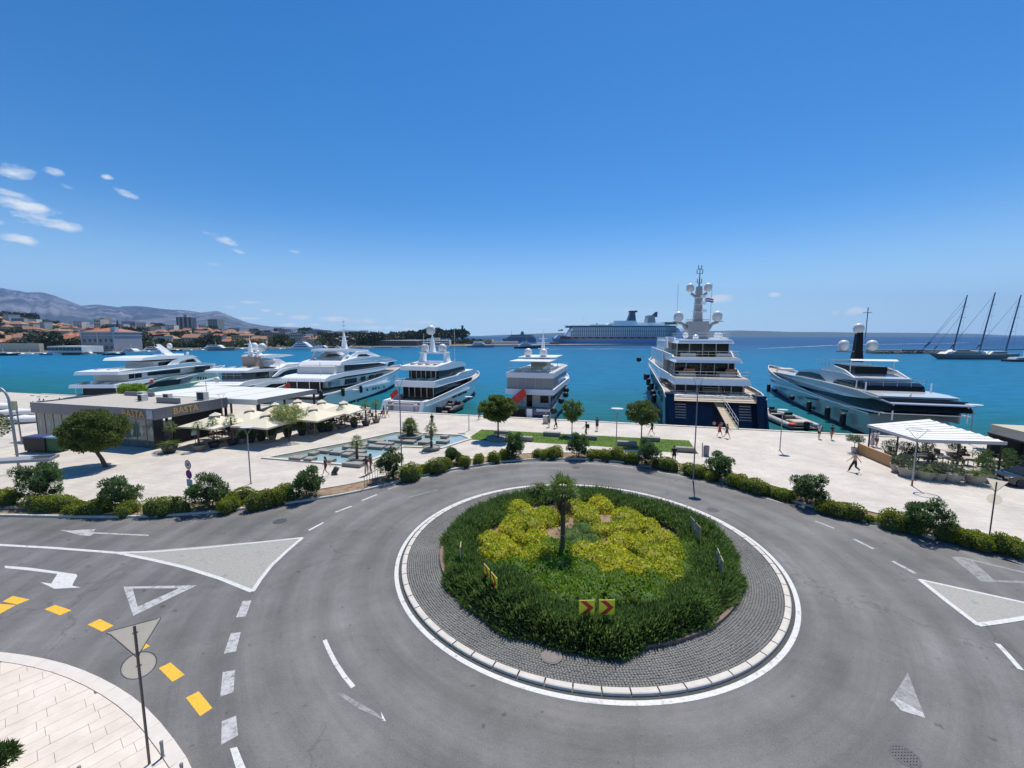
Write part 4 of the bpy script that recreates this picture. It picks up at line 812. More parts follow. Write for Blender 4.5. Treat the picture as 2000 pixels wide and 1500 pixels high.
# foreground LED arm reaching in from the left
a = ZAT(97, 893, 11.5); b = ZAT(-80, 905, 11.5); th = thing('led_lamp_arm', 'flat grey LED lamp head reaching in from the left edge', 'lamp', (a.x, 11.5, a.z))
W_ = a.x-b.x; MB().plate([(-W_, 0, -.18), (-W_, .34, -.18), (-.62, .30, -.02), (0, .26, .02), (0, .0, -.04), (-.62, 0, -.08)], .075, (0, 0, -1)).build('lamp_head', mat('pale_grey_casting', (.36, .36, .37), .5, .3), th)
mbl = MB(); mbl.box((0, 0, 0), (.045, .16, .02)); lm = mbl.mesh('led_lens', mat('led_lens_dark', (.07, .07, .08), .3))
for k in range(9): link('led_lens', lm, th, (-.07-.062*k, .13, .028-.004*k-.004))
MB().path([(-W_, .17, -.2), (-W_-1.2, .17, -.35), (-W_-1.3, .17, -a.z)], .07, 8).build('pole', galv, th)
# signs
tri_m = mat('sign_back_plate', (.92, .86, .76), .6, 0, var=.04, trans=.85); signw = mat('sign_white', (.78, .78, .76), .4); signr = mat('sign_red', (.65, .03, .03), .5); signb = mat('sign_blue', (.05, .05, .35), .4); signy = mat('sign_yellow', (.95, .82, .03), .5); rimm = mat('sign_rim', (.12, .12, .12), .5, .4)  # tri_m translucency is added to brighten the shaded plate backs
def disc(mb, c, r, th_, mi=0, n=28, y=0.):
    mb.add([(c[0]+r*math.cos(2*math.pi*i/n), y, c[2]+r*math.sin(2*math.pi*i/n)) for i in range(n)]+[(c[0]+r*math.cos(2*math.pi*i/n), y+th_, c[2]+r*math.sin(2*math.pi*i/n)) for i in range(n)],
           [tuple(range(n)), tuple(range(2*n-1, n-1, -1))]+[(i, (i+1) % n, n+(i+1) % n, n+i) for i in range(n)], mi); return mb
def text(name, s, size, m_, parent, loc, rot, ext=.004, bold=0.):
    cu = bpy.data.curves.new(name, 'FONT'); cu.body = s; cu.size = size; cu.extrude = ext; cu.align_x = 'CENTER'; cu.align_y = 'CENTER'; cu.offset = bold; cu.resolution_u = 2
    t = bpy.data.objects.new(name, cu); me = bpy.data.meshes.new_from_object(t); me.materials.clear(); me.materials.append(m_); o = link(name, me, parent, loc); o.rotation_euler = rot; bpy.data.objects.remove(t); return o
def roadsign(px, py, label, rz, specs, hp, dark=False, lean=0.):
    p = G(px, py, .1); th = thing('road_sign', label, 'road sign', (p.x, p.y, .1), rz); MB().path([(0, 0, 0), (lean, 0, hp)], .033, 10).build('pole', mat('sign_pole', (.10, .10, .105), .4, .7), th, smooth='auto')
    return th
th = roadsign(292, 1492, 'sign post in the foreground seen from behind with triangle above round plate', R(34), 0, 4.15)
zz = 2.42
def tri_plate(th, zc, s, y, m_, name='triangle_plate', down=True):
    sg = -1 if down else 1; P_ = [(-s/2, zc-sg*s*.29), (s/2, zc-sg*s*.29), (0, zc+sg*s*.58)]; out = []
    for i in range(3):
        a, b, c = P_[i-1], P_[i], P_[(i+1) % 3]
        for k in (.09, .03): out.append((b[0]+(a[0]-b[0])*k+(c[0]-b[0])*(.03 if k == .09 else 0), y, b[1]+(a[1]-b[1])*k+(c[1]-b[1])*(.03 if k == .09 else 0)))
        out.append((b[0]+(c[0]-b[0])*.06, y, b[1]+(c[1]-b[1])*.06))
    MB().plate(out, .012, (0, 1, 0)).build(name, m_, th); mb = MB(); o2 = [Vector(v) for v in out]; mb.path(o2+[o2[0]], .011, 6); mb.build('plate_rim', rimm, th)
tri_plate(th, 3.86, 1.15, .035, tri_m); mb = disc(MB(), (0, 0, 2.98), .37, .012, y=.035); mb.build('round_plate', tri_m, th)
mb = MB(); mb.path([(.37*math.cos(k*math.pi/12), .04, 2.98+.37*math.sin(k*math.pi/12)) for k in range(25)], .011, 6); mb.build('plate_rim', rimm, th)
for zc in (3.95, 2.98): MB().box((0, .02, zc), (.12, .03, .035)).build('bracket', galv, th)
p = G(1930, 1064, .1); th = roadsign(1930, 1064, 'sign post at the right edge seen from behind, triangle above round plate', R(-52), 0, ZAT(1941, 945, p.y).z)
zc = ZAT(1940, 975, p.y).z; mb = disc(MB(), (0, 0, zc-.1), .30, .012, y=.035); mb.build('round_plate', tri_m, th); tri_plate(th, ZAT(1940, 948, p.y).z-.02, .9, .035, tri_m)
# 30 sign with no stopping plate and an extra panel
p = G(376, 990, .1); th = thing('road_sign', 'speed limit 30 sign above a blue no stopping sign by the kerb', 'road sign', (p.x, p.y, .1), R(-22)); s = p.y/FPX
z1 = ZAT(373, 907, p.y).z-.1; z2 = ZAT(374.5, 926, p.y).z-.1; z3 = ZAT(376, 942, p.y).z-.1; MB().path([(0, 0, 0), (0, 0, z1+.25)], .035, 8).build('pole', galv, th)
mb = disc(MB(), (0, 0, z1), .33, .012, y=-.06); mb.build('speed_plate', signr, th); disc(MB(), (0, 0, z1), .255, .004, y=-.066).build('plate_face', signw, th); text('numerals', '30', .30, mat('sign_black', (.02, .02, .03), .5), th, (0, -.069, z1), (R(90), 0, 0), bold=.006)
disc(MB(), (0, 0, z2), .32, .012, y=-.05).build('no_stopping_plate', signr, th); disc(MB(), (0, 0, z2), .27, .004, y=-.056).build('plate_face', signb, th)
for a in (45, -45):
    c, s_ = math.cos(R(a)), math.sin(R(a)); MB().plate([(-.26*c-.025*s_, -.0605 if a > 0 else -.062, z2-.26*s_+.025*c), (-.26*c+.025*s_, -.0605 if a > 0 else -.062, z2-.26*s_-.025*c), (.26*c+.025*s_, -.0605 if a > 0 else -.062, z2+.26*s_-.025*c), (.26*c-.025*s_, -.0605 if a > 0 else -.062, z2+.26*s_+.025*c)], .002, (0, 1, 0)).build('red_bar', signr, th)
mb = MB(); mb.box((0, -.045, z3-.02), (.62, .012, .52)); mb.build('extra_panel', mat('panel_grey', (.50, .53, .52), .6), th)
for k in range(3): MB().box((0, -.054, z3+.10-k*.12), (.46, .004, .03)).build('text_line', greymetal, th)
MAT_SB = mat('chevron_back_plate', (.28, .27, .25), .6)
# chevron signs on the island
def chevrons(px, py, rz, label, n=2, flip=False, w_=.62):
    p = G(px, py, .85); th = thing('chevron_sign', label, 'chevron sign', (p.x, p.y, .5), rz, None)
    for k in range(n):
        x = (k-(n-1)/2)*(w_+.17); MB().box((x, 0, .90), (w_, .02, w_)).build('plate', signy, th); MB().box((x, .012, .90), (w_+.02, .018, w_+.02)).build('plate_back', MAT_SB, th); MB().path([(x, .03, -.2), (x, .03, 1.1)], .025, 8).build('post', galv, th)
        h_ = w_/2-.02; t = .17; P_ = [(x-h_*.95, .9+h_), (x-h_*.95+t*1.35, .9+h_), (x+h_*.95, .9), (x-h_*.95+t*1.35, .9-h_), (x-h_*.95, .9-h_), (x+h_*.95-t*1.35, .9)]
        MB().plate([(a, -.0135, b) for a, b in P_], .002, (0, 1, 0)).build('red_chevron', signr, th)
    return th
chevrons(1165, 1212, R(2), 'pair of yellow signs with red chevrons facing the camera at the front of the island')
chevrons(958, 1150, R(-62), 'pair of yellow signs with red chevrons turned aside at the left of the island', w_=.60)
chevrons(900, 1095, R(-88), 'thin chevron sign seen edge on at the far left of the island hedge', n=1)
chevrons(1405, 1115, R(75), 'pair of chevron signs seen edge on at the right of the island hedge', n=2, w_=.55)
chevrons(1357, 1048, R(88), 'pair of chevron signs seen from behind at the back right of the island', n=2)
# bollards, barrier, bin, pedestal
for px, py, desc in ((318, 1479, 'beside the foreground sign post'), (158, 1530, 'cut by the bottom edge, left one'), (357, 1524, 'cut by the bottom edge, right of the sign post')):
    p = G(px, py, .1); th = thing('bollard', 'short grey metal bollard '+desc, 'bollard', (p.x, p.y, .1), 0, 'pavement bollards')
    MB().lathe([(.055, 0), (.055, .03), (.04, .035), (.038, .44), (.045, .45), (.045, .50), (.02, .52)], n=14).build('post', greymetal, th, smooth='auto'); MB().lathe([(.06, 0), (.062, .015), (.04, .02)], n=14).build('foot_collar', galv, th)
a = G(712, 955, .1); b = G(738, 938, .1); th = thing('pedestrian_barrier', 'low blue grey metal barrier beside the oleander by the tall lamp', 'barrier', (a.x, a.y, .1)); d = b-a; n = 6
bm_ = mat('barrier_blue_grey', (.06, .08, .13), .5, .4)
for k in range(n): q = d*(k/(n-1)); MB().path([(q.x, q.y, 0), (q.x, q.y, .95)], .018, 6).build('upright', bm_, th)
for zz in (.95, .25): MB().path([(0, 0, zz), (d.x, d.y, zz)], .022, 6).build('rail', bm_, th)
p = G(1379, 890, .1); th = thing('litter_bin', 'dark cylindrical litter bin with a post right of the lawn', 'litter bin', (p.x, p.y, .1)); MB().lathe([(.26, 0), (.28, .95), (.24, 1.0), (.22, .9), (.01, .88)], n=18).build('body', greymetal, th); MB().path([(-.38, 0, 0), (-.42, 0, 1.3)], .05, 8).build('post', greymetal, th)
p = G(1066, 827, .1); th = thing('service_pedestal', 'pale stone service pedestal at the quay edge behind the blue yacht', 'pedestal', (p.x, p.y, .1)); MB().bbox((0, 0, .55), (.75, .5, 1.1)).build('body', stone, th); MB().path([(0, 0, 1.1), (0, 0, 1.75)], .05, 8).build('post', galv, th)
# ------------------------------------------------------------------ people
skin_a = mat('tanned_skin', (.42, .22, .14), .55, var=.06); skin_b = mat('fair_skin', (.58, .36, .26), .55, var=.06)
CL = {}
def cloth(c):
    k = 'cloth_%d_%d_%d' % tuple(int(v*99) for v in c)
    if k not in CL: CL[k] = mat(k, c, .85, var=.12, vs=12)
    return CL[k]
hairm = mat('dark_hair', (.03, .02, .015), .7)
BLK = (.02, .02, .022); WHT = (.72, .71, .68); BEI = (.42, .34, .25); DBL = (.03, .05, .12); RED = (.45, .05, .04)
def person(px, py, label, rz, h=1.72, top=BLK, bot=BLK, botlen=.45, stride=.28, skin=skin_a, hair=hairm, sleeves=.3, dress=False, arms=(.25, -.25), z=.1, loc=None, shirtless=False, sit=False, hip=1., hairlen=0., group='people out on the promenade'):
    p = loc or G(px, py, z); th = thing('person', label, 'person', (p.x, p.y, z), rz, group); k = h/1.75
    hipz = .93*k; st = stride*k; hw = .095*k*hip; knL = Vector((hw, st*.45+.06, hipz*.53)); knR = Vector((-hw, -st*.15+.03, hipz*.53))
    ankL = Vector((hw, st, .09)); ankR = Vector((-hw, -st, .11+abs(st)*.25)); toeL = ankL+Vector((0, .17*k, -.05)); toeR = ankR+Vector((0, .15*k, -.07-abs(st)*.08))
    if sit: hipz = .5*k; knL = Vector((hw, .42*k, .5*k)); knR = Vector((-hw, .42*k, .5*k)); ankL = Vector((hw, .4*k, .09)); ankR = Vector((-hw, .42*k, .09)); toeL = ankL+Vector((0, .16, -.05)); toeR = ankR+Vector((0, .16, -.05))
    pel = Vector((0, 0, hipz+.03)); wai = Vector((0, .0, hipz+.20*k)); che = Vector((0, .02, hipz+.42*k)); nec = Vector((0, .02, hipz+.57*k)); hd = Vector((0, .045, hipz+.70*k)); cr = Vector((0, .04, hipz+.79*k))
    shz = hipz+.50*k; V = [pel, wai, che, nec, hd, cr]; rd = [.115*hip, .105, .12, .052, .088, .07]; E = [(0, 1), (1, 2), (2, 3), (3, 4), (4, 5)]
    def chain(root, pts, rs):
        prev = root
        for q, r_ in zip(pts, rs): V.append(q); rd.append(r_); E.append((prev, len(V)-1)); prev = len(V)-1
    el = []
    for sg, sw in ((1, arms[0]), (-1, arms[1])):
        sh = Vector((sg*.165*k, .01, shz)); e = sh+Vector((sg*.05*k, sw*.5*k-.02, -.28*k)); hnd = e+Vector((sg*.0, (.10+sw*.8)*k, -.22*k)); hn2 = hnd+Vector((0, .05, -.08*k)); chain(2, [sh, e, hnd, hn2], [.052, .038, .028, .026]); el.append((sh, e, hnd))
    chain(0, [Vector((hw, 0, hipz-.06)), knL, ankL, toeL], [.082*hip, .052, .036, .03]); chain(0, [Vector((-hw, 0, hipz-.06)), knR, ankR, toeR], [.082*hip, .052, .036, .03])
    me = bpy.data.meshes.new('body'); me.from_pydata(V, E, []); o = link('body', me, th); md = o.modifiers.new('s', 'SKIN'); ss = o.modifiers.new('u', 'SUBSURF'); ss.levels = 1; ss.render_levels = 1
    for i, v in enumerate(me.skin_vertices[0].data): v.radius = (rd[i]*k, rd[i]*k); v.use_root = (i == 0)
    BAKE.append((o, skin))
    def ring(c, rx, ry, n=12): return [(c.x+rx*math.cos(2*math.pi*i/n), c.y+ry*math.sin(2*math.pi*i/n), c.z) for i in range(n)]
    if not shirtless:
        m1 = cloth(top); MB().loops([ring(c, a*k, b*k) for c, a, b in ((pel+Vector((0, 0, .02)), .165*hip, .13), (wai, .14, .115), (che, .18, .13), (che+Vector((0, 0, .09*k)), .175, .115), (nec+Vector((0, 0, -.03)), .085, .075))]).build('shirt', m1, th, smooth=True)
        for (sh, e, hn), nm in zip(el, 'ab'):
            q = sh.lerp(e, min(1, sleeves*2)); MB().path([sh-Vector((0, 0, -.04)), sh.lerp(q, .5), q], [.075*k, .065*k, .06*k], 8).build('sleeve', m1, th, smooth=True)
    m2 = cloth(bot)
    if dress: MB().loops([ring(c, a*k, b*k) for c, a, b in ((Vector((0, 0, hipz*(1-botlen))), .24, .20), (pel-Vector((0, 0, .06)), .185*hip, .15), (wai, .142, .117))]).build('skirt', m2, th, smooth=True)
    else:
        mb = MB(); mb.loops([ring(c, a*k, b*k) for c, a, b in ((pel-Vector((0, 0, .09)), .165*hip, .125), (pel+Vector((0, 0, .09)), .16*hip, .125))])
        mb.build('waistband', m2, th, smooth=True)
        for hx, kn, an in ((hw, knL, ankL), (-hw, knR, ankR)):
            h0 = Vector((hx, 0, hipz-.02)); pts = [h0, h0.lerp(kn, min(1, botlen*2))]; rs = [.105*k, .085*k]
            if botlen > .5: pts.append(kn.lerp(an, (botlen-.5)*2)); rs.append(.062*k)
            MB().path(pts, rs, 9).build('trouser_leg', m2, th, smooth=True)
    mb = MB(); mb.ball(hd+Vector((0, -.018, .035*k)), .098*k, 10, sz=1.08)
    if hairlen: mb.path([hd+Vector((0, -.05, .02)), hd+Vector((0, -.10, -hairlen))], [.085*k, .05*k], 8)
    mb.build('hair', hair, th, smooth=True)
    mb = MB(); mb.path([hd+Vector((0, .085*k, .01)), hd+Vector((0, .118*k, -.03*k)), hd+Vector((0, .085*k, -.045*k))], [.012*k, .018*k, .01*k], 5); mb.build('nose', skin, th)
    return th
BAKE = []
def bake_people():
    bpy.context.view_layer.update(); dg = bpy.context.evaluated_depsgraph_get()
    for o, sk in BAKE:
        ev = o.evaluated_get(dg); me = bpy.data.meshes.new_from_object(ev); me.name = 'body'; o.modifiers.clear(); o.data = me; me.materials.clear(); me.materials.append(sk); me.polygons.foreach_set('material_index', [0]*len(me.polygons)); me.polygons.foreach_set('use_smooth', [True]*len(me.polygons))
E_, W__, N_, S_ = R(-90), R(90), 0., R(180)      # a person faces its own +y
person(637, 929, 'woman in dark top and shorts walking left pulling a wheeled suitcase', W__, 1.68, (.10, .03, .03), (.09, .03, .03), .22, .33, skin_b, hairlen=.1, arms=(.2, -.5))
p = G(656, 926, .1); th = thing('suitcase', 'dark wheeled suitcase pulled behind the woman in shorts', 'suitcase', (p.x, p.y, .1), R(0)); mb = MB(); mb.plate([(-.38, -.14, .12), (.05, -.14, -.0+.06), (.32, -.14, .52), (-.06, -.14, .68)], .28, (0, 1, 0)); mb.build('case', mat('suitcase_shell', (.03, .03, .04), .5), th); MB().path([(-.06, 0, .66), (-.62, 0, .92)], .015, 6).build('handle', galv, th)
for x in (-.3, .1): MB().lathe([(.01, -.02), (.05, -.02), (.05, .02), (.01, .02)], (x, 0, .05), 10).build('wheel', black, th)
person(716, 928, 'woman with dark hair and pale trousers standing with bags by the oleander', N_, 1.7, (.10, .06, .05), (.48, .40, .34), .95, .05, skin_b, hairlen=.15); person(725, 924, 'companion in brown beside the woman with pale trousers', W__, 1.74, (.06, .04, .04), (.28, .20, .14), .9, .1)
person(750, 815, 'person in black top and beige skirt walking along the quay before the white yacht', W__, 1.7, (.03, .03, .03), BEI, .5, .2, dress=True); person(757, 815, 'person in white shirt walking right behind the one in a beige skirt', W__, 1.78, WHT, (.35, .2, .15), .4, .3, skin_b)
person(844, 833, 'person in black top standing behind the slim pool palm', S_, 1.75, BLK, (.3, .2, .12), .5, .05); person(936, 819, 'person in dark clothes beside the lawn tree at the quay edge', N_, 1.7, BLK, DBL, .9, .05)
person(1072, 834, 'person in grey shirt standing near the stone pedestal', S_, 1.78, (.20, .22, .25), (.22, .18, .16), .45, .1); person(1085, 836, 'person all in black walking right of the pedestal', E_, 1.75, BLK, BLK, .95, .18)
person(1145, 852, 'man with a black backpack and pale trousers behind the thin lawn tree', W__, 1.78, BLK, (.55, .52, .46), .95, .08); q = bpy.data.objects[-1] if False else None
p = G(1145, 852, .1); tag(MB().bbox((0, 0, .23), (.32, .2, .46), bev=.06).build('backpack', mat('black_nylon', (.015, .015, .02), .7), loc=(p.x+.23, p.y+.02, 1.12), rz=R(90)), 'black backpack worn by the man with pale trousers', 'backpack')
person(1166, 841, 'person in blue shirt and dark shorts standing near the quay edge', N_, 1.75, (.05, .10, .20), (.05, .05, .07), .45, .05)
person(1273, 850, 'person in dark top and shorts striding left behind the airy lawn tree', W__, 1.75, BLK, (.12, .05, .04), .25, .36, skin_b)
person(1316, 906, 'woman in black top with bare legs beside the right front bench', R(150), 1.76, BLK, BLK, .18, .16, skin_b, hairlen=.08)
person(1405, 853, 'woman in a red dress walking near the gangway of the navy yacht', E_, 1.72, RED, RED, .35, .3, skin_b, dress=True, hairlen=.12); person(1419, 856, 'woman in brown patterned dress walking just right of the red dress', E_, 1.72, (.22, .10, .08), (.18, .08, .06), .3, .32, skin_b, dress=True)
person(1599, 857, 'person in black shorts and white top standing by the tender', S_, 1.72, (.55, .5, .5), BLK, .3, .05, skin_b); person(1624, 859, 'person in dark shirt and orange shorts at the quay edge', N_, 1.76, (.02, .03, .04), (.40, .12, .08), .3, .1)
person(1668, 922, 'bare chested man in red shorts over dark leggings striding left', W__, 1.76, BLK, (.05, .03, .04), .93, .42, skin_b, shirtless=True, arms=(.35, -.35))
person(1703, 872, 'woman in a lilac dress at the corner of the striped canopy', S_, 1.74, (.55, .48, .60), (.50, .42, .55), .8, .05, dress=True); person(1711, 873, 'man in white shirt beside the lilac dress at the canopy', S_, 1.8, WHT, (.2, .1, .1), .4, .05)
for (px, py, D, hh, t, d_) in ((66, 806, 71, 1.8, BLK, 'person in black standing at the left quay by the dinghies'), (79, 799, 76, 1.75, WHT, 'person in white at the left quay, first of the pair'), (87, 799, 76, 1.7, (.6, .5, .55), 'person in pale pink at the left quay, second of the pair'), (118, 797, 78, 1.7, (.6, .68, .7), 'person in pale blue at the quay behind the restaurant roof')):
    p = G(px, py, .1); person(px, py, d_, N_, hh, t, (.08, .05, .05), .8, .1)
# ------------------------------------------------------------------ restaurant
cc = G(305, 878, .1); DX = -U; P0 = Vector((cc.x, cc.y, 0))
rest = thing('restaurant', 'low flat roofed restaurant with grey panel fascia, glass walls and gold letters', 'restaurant', (P0.x, P0.y, .1), GRID)   # local: -x left along the quay, +y towards the sea
fasc = mat('grey_fascia_panels', (.20, .195, .205), .5, .2, var=.08, vs=1.5); roofm = mat('gravel_roof', (.42, .39, .34), .95, var=.15, vs=3, bump=.5, bs=20); dgl = mat('shopfront_glass', (.10, .14, .12), .08, var=.3, vs=.7, spec=.9); dkin = mat('dark_interior', (.02, .018, .016), .9)
WD, DP, Z0, Z1 = 18.6, 8.6, 3.12, 4.3
MB().box((-WD/2, DP/2, Z0+.5), (WD-.3, DP-.3, .98)).build('roof_core', dkin, rest); MB().box((-WD/2, DP/2, Z1-.16), (WD-.5, DP-.5, .10)).build('roof', roofm, rest)
npan = 15
for k in range(npan): MB().box((-(k+.5)*WD/npan, -.02, (Z0+Z1)/2), (WD/npan-.015, .06, Z1-Z0)).build('fascia_panel', fasc, rest)
for k in range(7): MB().box((.02, (k+.5)*DP/7, (Z0+Z1)/2), (.06, DP/7-.015, Z1-Z0)).build('fascia_panel', fasc, rest)
MB().box((-WD/2, -.02, Z1+.03), (WD+.1, .14, .05)).build('roof_edge', offwhite, rest); MB().box((.02, DP/2, Z1+.03), (.14, DP, .05)).build('roof_edge', offwhite, rest); MB().box((-WD-.02, DP/2, (Z0+Z1)/2), (.06, DP, Z1-Z0)).build('fascia_end', fasc, rest)
MB().box((-WD/2, 1.1, Z0/2), (WD-.6, .12, Z0)).build('back_wall', dkin, rest)
for k in range(13):
    x = -.1-(k+.5)*(WD-.2)/13
    MB().box((x, .30, Z0/2), ((WD-.2)/13-.08, .03, Z0-.1)).build('glass_pane', dgl, rest); MB().box((x-(WD-.2)/26, .30, Z0/2), (.07, .10, Z0)).build('mullion', greymetal, rest)
    if k in (10, 11, 12, 0, 1, 2): MB().plate([(x-.28, .28, 1.75), (x, .28, 2.45), (x+.28, .28, 1.75), (x, .28, 1.1)], .004, (0, -1, 0)).build('diamond_decal', mat('pale_green_decal', (.38, .45, .38), .6), rest)
MB().box((-.12, .5, Z0/2), (.12, 1.0, Z0)).build('corner_post', black, rest); MB().box((-.6, DP*.62, Z0/2), (.1, DP*.7, Z0)).build('side_wall', dkin, rest)
goldm = mat('gold_letters', (.55, .36, .14), .4, .4)
text('letters', 'BASTA', 1.05, goldm, rest, (-2.6, -.09, (Z0+Z1)/2+.0), (R(90), 0, 0), ext=.04, bold=.012); text('letters', 'BASTA', .95, goldm, rest, (.08, 3.4, (Z0+Z1)/2), (R(90), 0, R(90)), ext=.04, bold=.012)
MB().box((-.35, -.075, (Z0+Z1)/2+.02), (.75, .05, .9)).build('pale_notice', mat('pale_blue_notice', (.42, .48, .55), .5), rest)
for x, y, sx, sy, h_ in ((-9.5, 5.6, 1.0, .5, .9), (-1.7, 6.9, 1.2, .6, 1.0), (-5.6, 5.7, .9, .5, .8), (-8.0, 4.6, .7, .7, .8)):
    mb = MB(); mb.bbox((x, y, Z1-.1+h_/2), (sx, sy, h_)); o = mb.build('air_conditioner', offwhite, rest); MB().box((x, y-sy/2-.01, Z1-.1+h_/2), (sx*.75, .03, h_*.8)).build('fan_grille', black, o)
MB().box((-3.2, 4.0, Z1+.2), (3.4, .2, .65)).build('roof_upstand', fasc, rest); MB().box((-13, 7.6, Z1+.15), (5, .2, .5)).build('roof_upstand', fasc, rest); MB().path([(-1.4, 7.2, Z1), (-1.4, 7.2, Z1+2.2)], .03, 6).build('antenna', galv, rest)
# white canopy over the sea side terrace
can = thing('terrace_canopy', 'flat pale canopy roof with dark edge behind the restaurant towards the sea', 'canopy', (P0.x, P0.y, .1), GRID)
tc_ = mat('canopy_fabric', (.62, .63, .60), .7, var=.05); 
for k in range(4): MB().box((-2.2-k*4.9+4.2, 14.0, 4.1+.0*k), (4.75, 10.2, .14)).build('roof_panel', tc_, can)
MB().box((4.42, 14.0, 3.9), (.12, 10.3, .62)).build('edge_beam', greymetal, can); MB().box((-6, 8.78, 3.85), (20.8, .12, .6)).build('edge_beam', tc_, can)
for x in (4.2, -1, -6, -11): 
    for y in (9.2, 18.8): MB().box((x, y, 1.9), (.22, .22, 3.8)).build('post', black, can)
# ------------------------------------------------------------------ parasols, tables and plants of the terrace
pm_ = mat('cream_parasol_canvas', (.66, .60, .46), .85, var=.05, vs=2, trans=.0); 
def parasol(loc, half, rz, hz_, label):
    th = thing('parasol', label, 'parasol', loc, rz, 'cream square parasols over the terrace'); e = hz_-.95
    for k in range(4):
        a = R(90*k); c, s = math.cos(a), math.sin(a); f = lambda x, y, z: (x*c-y*s, x*s+y*c, z); n = 6; mb = MB()
        ls = [[f(half*t, half*t*(-1+2*i/n), hz_-(hz_-e)*(t**.92)+.05*math.sin(math.pi*i/n)*t) for i in range(n+1)] for t in (.04, .35, .7, 1.0)]; ls.append([(x, y, z-.17) for x, y, z in ls[-1]])
        mb.loops(ls, closed=False, cap=False); mb.build('canopy_panel', pm_, th)
    mb = MB(); mb.lathe([(.75, -.02), (.02, .30)], (0, 0, hz_), 4); mb.build('vent_cap', pm_, th); MB().path([(0, 0, 0), (0, 0, hz_)], .05, 8).build('pole', woodm, th); MB().bbox((0, 0, .1), (.9, .9, .2)).build('base', concrete, th); return th
for i, (px, py, D_) in enumerate(((420, 806, 'frontmost one at the restaurant corner'), (488, 796, 'second behind the front one'), (519, 805, 'big one in the middle of the front row'), (536, 786, 'at the canopy end'), (581, 780, 'half hidden behind the feathery tree'), (612, 794, 'right of the feathery tree in the front row'), (628, 781, 'in the back row before the white yacht'), (671, 783, 'rightmost one nearest the quay'))):
    z = 3.55; p = G(px, py, z); parasol((p.x, p.y, .1), 2.4, GRID+R(0), z-.35, 'cream square parasol, '+D_)
tb = mat('dark_wicker', (.07, .05, .035), .8, var=.3); ttop = mat('pale_table_top', (.42, .36, .28), .5)
def chair(loc, rz, label, cat='chair', group='chairs of the terrace', m_=tb):
    th = thing('cafe_chair', label, cat, loc, rz, group); MB().bbox((0, 0, .43), (.5, .5, .12)).build('seat', m_, th); MB().bbox((0, .24, .66), (.5, .08, .46)).build('backrest', m_, th)
    for x in (-.21, .21):
        for y in (-.2, .2): MB().box((x, y, .19), (.04, .04, .38)).build('leg', m_, th)
    return th
def table(loc, rz, label, group):
    th = thing('cafe_table', label, 'table', loc, rz, group); MB().bbox((0, 0, .74), (.9, .9, .05)).build('tabletop', ttop, th); MB().path([(0, 0, 0), (0, 0, .72)], .04, 8).build('leg', greymetal, th); MB().lathe([(.3, 0), (.28, .03), (.05, .04)], n=12).build('base', greymetal, th); return th
t0 = table((0, 0, -50), 0, 't', 'small tables under the cream parasols'); c0 = chair((0, 0, -50), 0, 'c', group='dark wicker chairs under the cream parasols')
ORD = ('first', 'second', 'third', 'fourth', 'fifth', 'sixth', 'seventh', 'eighth', 'ninth'); ROW = ('front', 'middle', 'back')
o1 = G(405, 858, .1); axis = (G(700, 826, .1)-o1); first = True
k = 0
for i in range(9):
    for j in range(3):
        q = o1+axis*(i/8.6)+V_*(1.2+j*2.3)+U*(.2*j); q.z = .1
        if (i, j) == (0, 0): t0.location = q; t0.rotation_euler = (0, 0, GRID); t0['label'] = 'small pale table under the cream parasols, %s of the %s row from the restaurant' % (ORD[i], ROW[j])
        else: dup(t0, q, GRID, label='small pale table under the cream parasols, %s of the %s row from the restaurant' % (ORD[i], ROW[j]))
        for a in range(2):
            w_ = GRID+R(90+180*a); pos = q+Vector((math.sin(w_)*-.78, math.cos(w_)*.78, 0)); k += 1
            if k == 1: c0.location = pos; c0.rotation_euler = (0, 0, w_); c0['label'] = 'dark wicker chair, %s side of the %s table of the %s row under the parasols' % (('left', 'right')[a], ORD[i], ROW[j])
            else: dup(c0, pos, w_, label='dark wicker chair, %s side of the %s table of the %s row under the parasols' % (('left', 'right')[a], ORD[i], ROW[j]))
def pot_plant(px, py, r, hp, kind, label, seed, z=.1, pm=darkpot, leafm=LF_ole, group='potted plants along the terrace edge'):
    p = G(px, py, z); tag(MB().lathe([(r*.62, 0), (r*.95, hp*.8), (r, hp), (r*.9, hp), (r*.85, hp*.85), (.01, hp*.85)], n=16).build('plant_pot', pm, loc=(p.x, p.y, z)), 'round pot of the '+label, 'pot', 'round plant pots'); rr = random.Random(seed)
    if kind == 'palm': fan_palm('potted_palm', label, (p.x, p.y, z+hp*.8), 2.35*rr.uniform(.9, 1.1), .10, 20, .8, seed=seed, leafn=9, dry=False, group='potted fan palms along the terrace')
    elif kind == 'cycas': o = cycad('potted_cycad', label, (p.x, p.y, z+hp*.8), 24, 1.05, seed, LF_palm, .25, group)
    else:
        th = thing('potted_shrub', label, 'potted plant', (p.x, p.y, z+hp*.8), 0, group); s = rr.uniform(.55, .8) if kind == 'shrub' else .95
        lumps = [(rr.uniform(-.35, .35)*s, rr.uniform(-.35, .35)*s, s*rr.uniform(.3, 1.1), s*.42, s*.42, s*.38) for _ in range(8)]; foliage('foliage', lumps, 1100, .15, .05, leafm, .8, .5, .3, -.8, th, .7); MB().path([(0, 0, 0), (0, 0, s*.8)], .03, 5).build('stem', bark, th)
pot_plant(332, 884, .75, .75, 'cycas', 'broad palm like plant at the restaurant corner', 3)
p = G(330, 882, .1); fan_palm('potted_palm', 'fan palm against the dark restaurant opening', (p.x-.4, p.y+.9, .4), 2.3, .11, 20, .9, seed=31, leafn=9, dry=False, group='potted fan palms along the terrace')
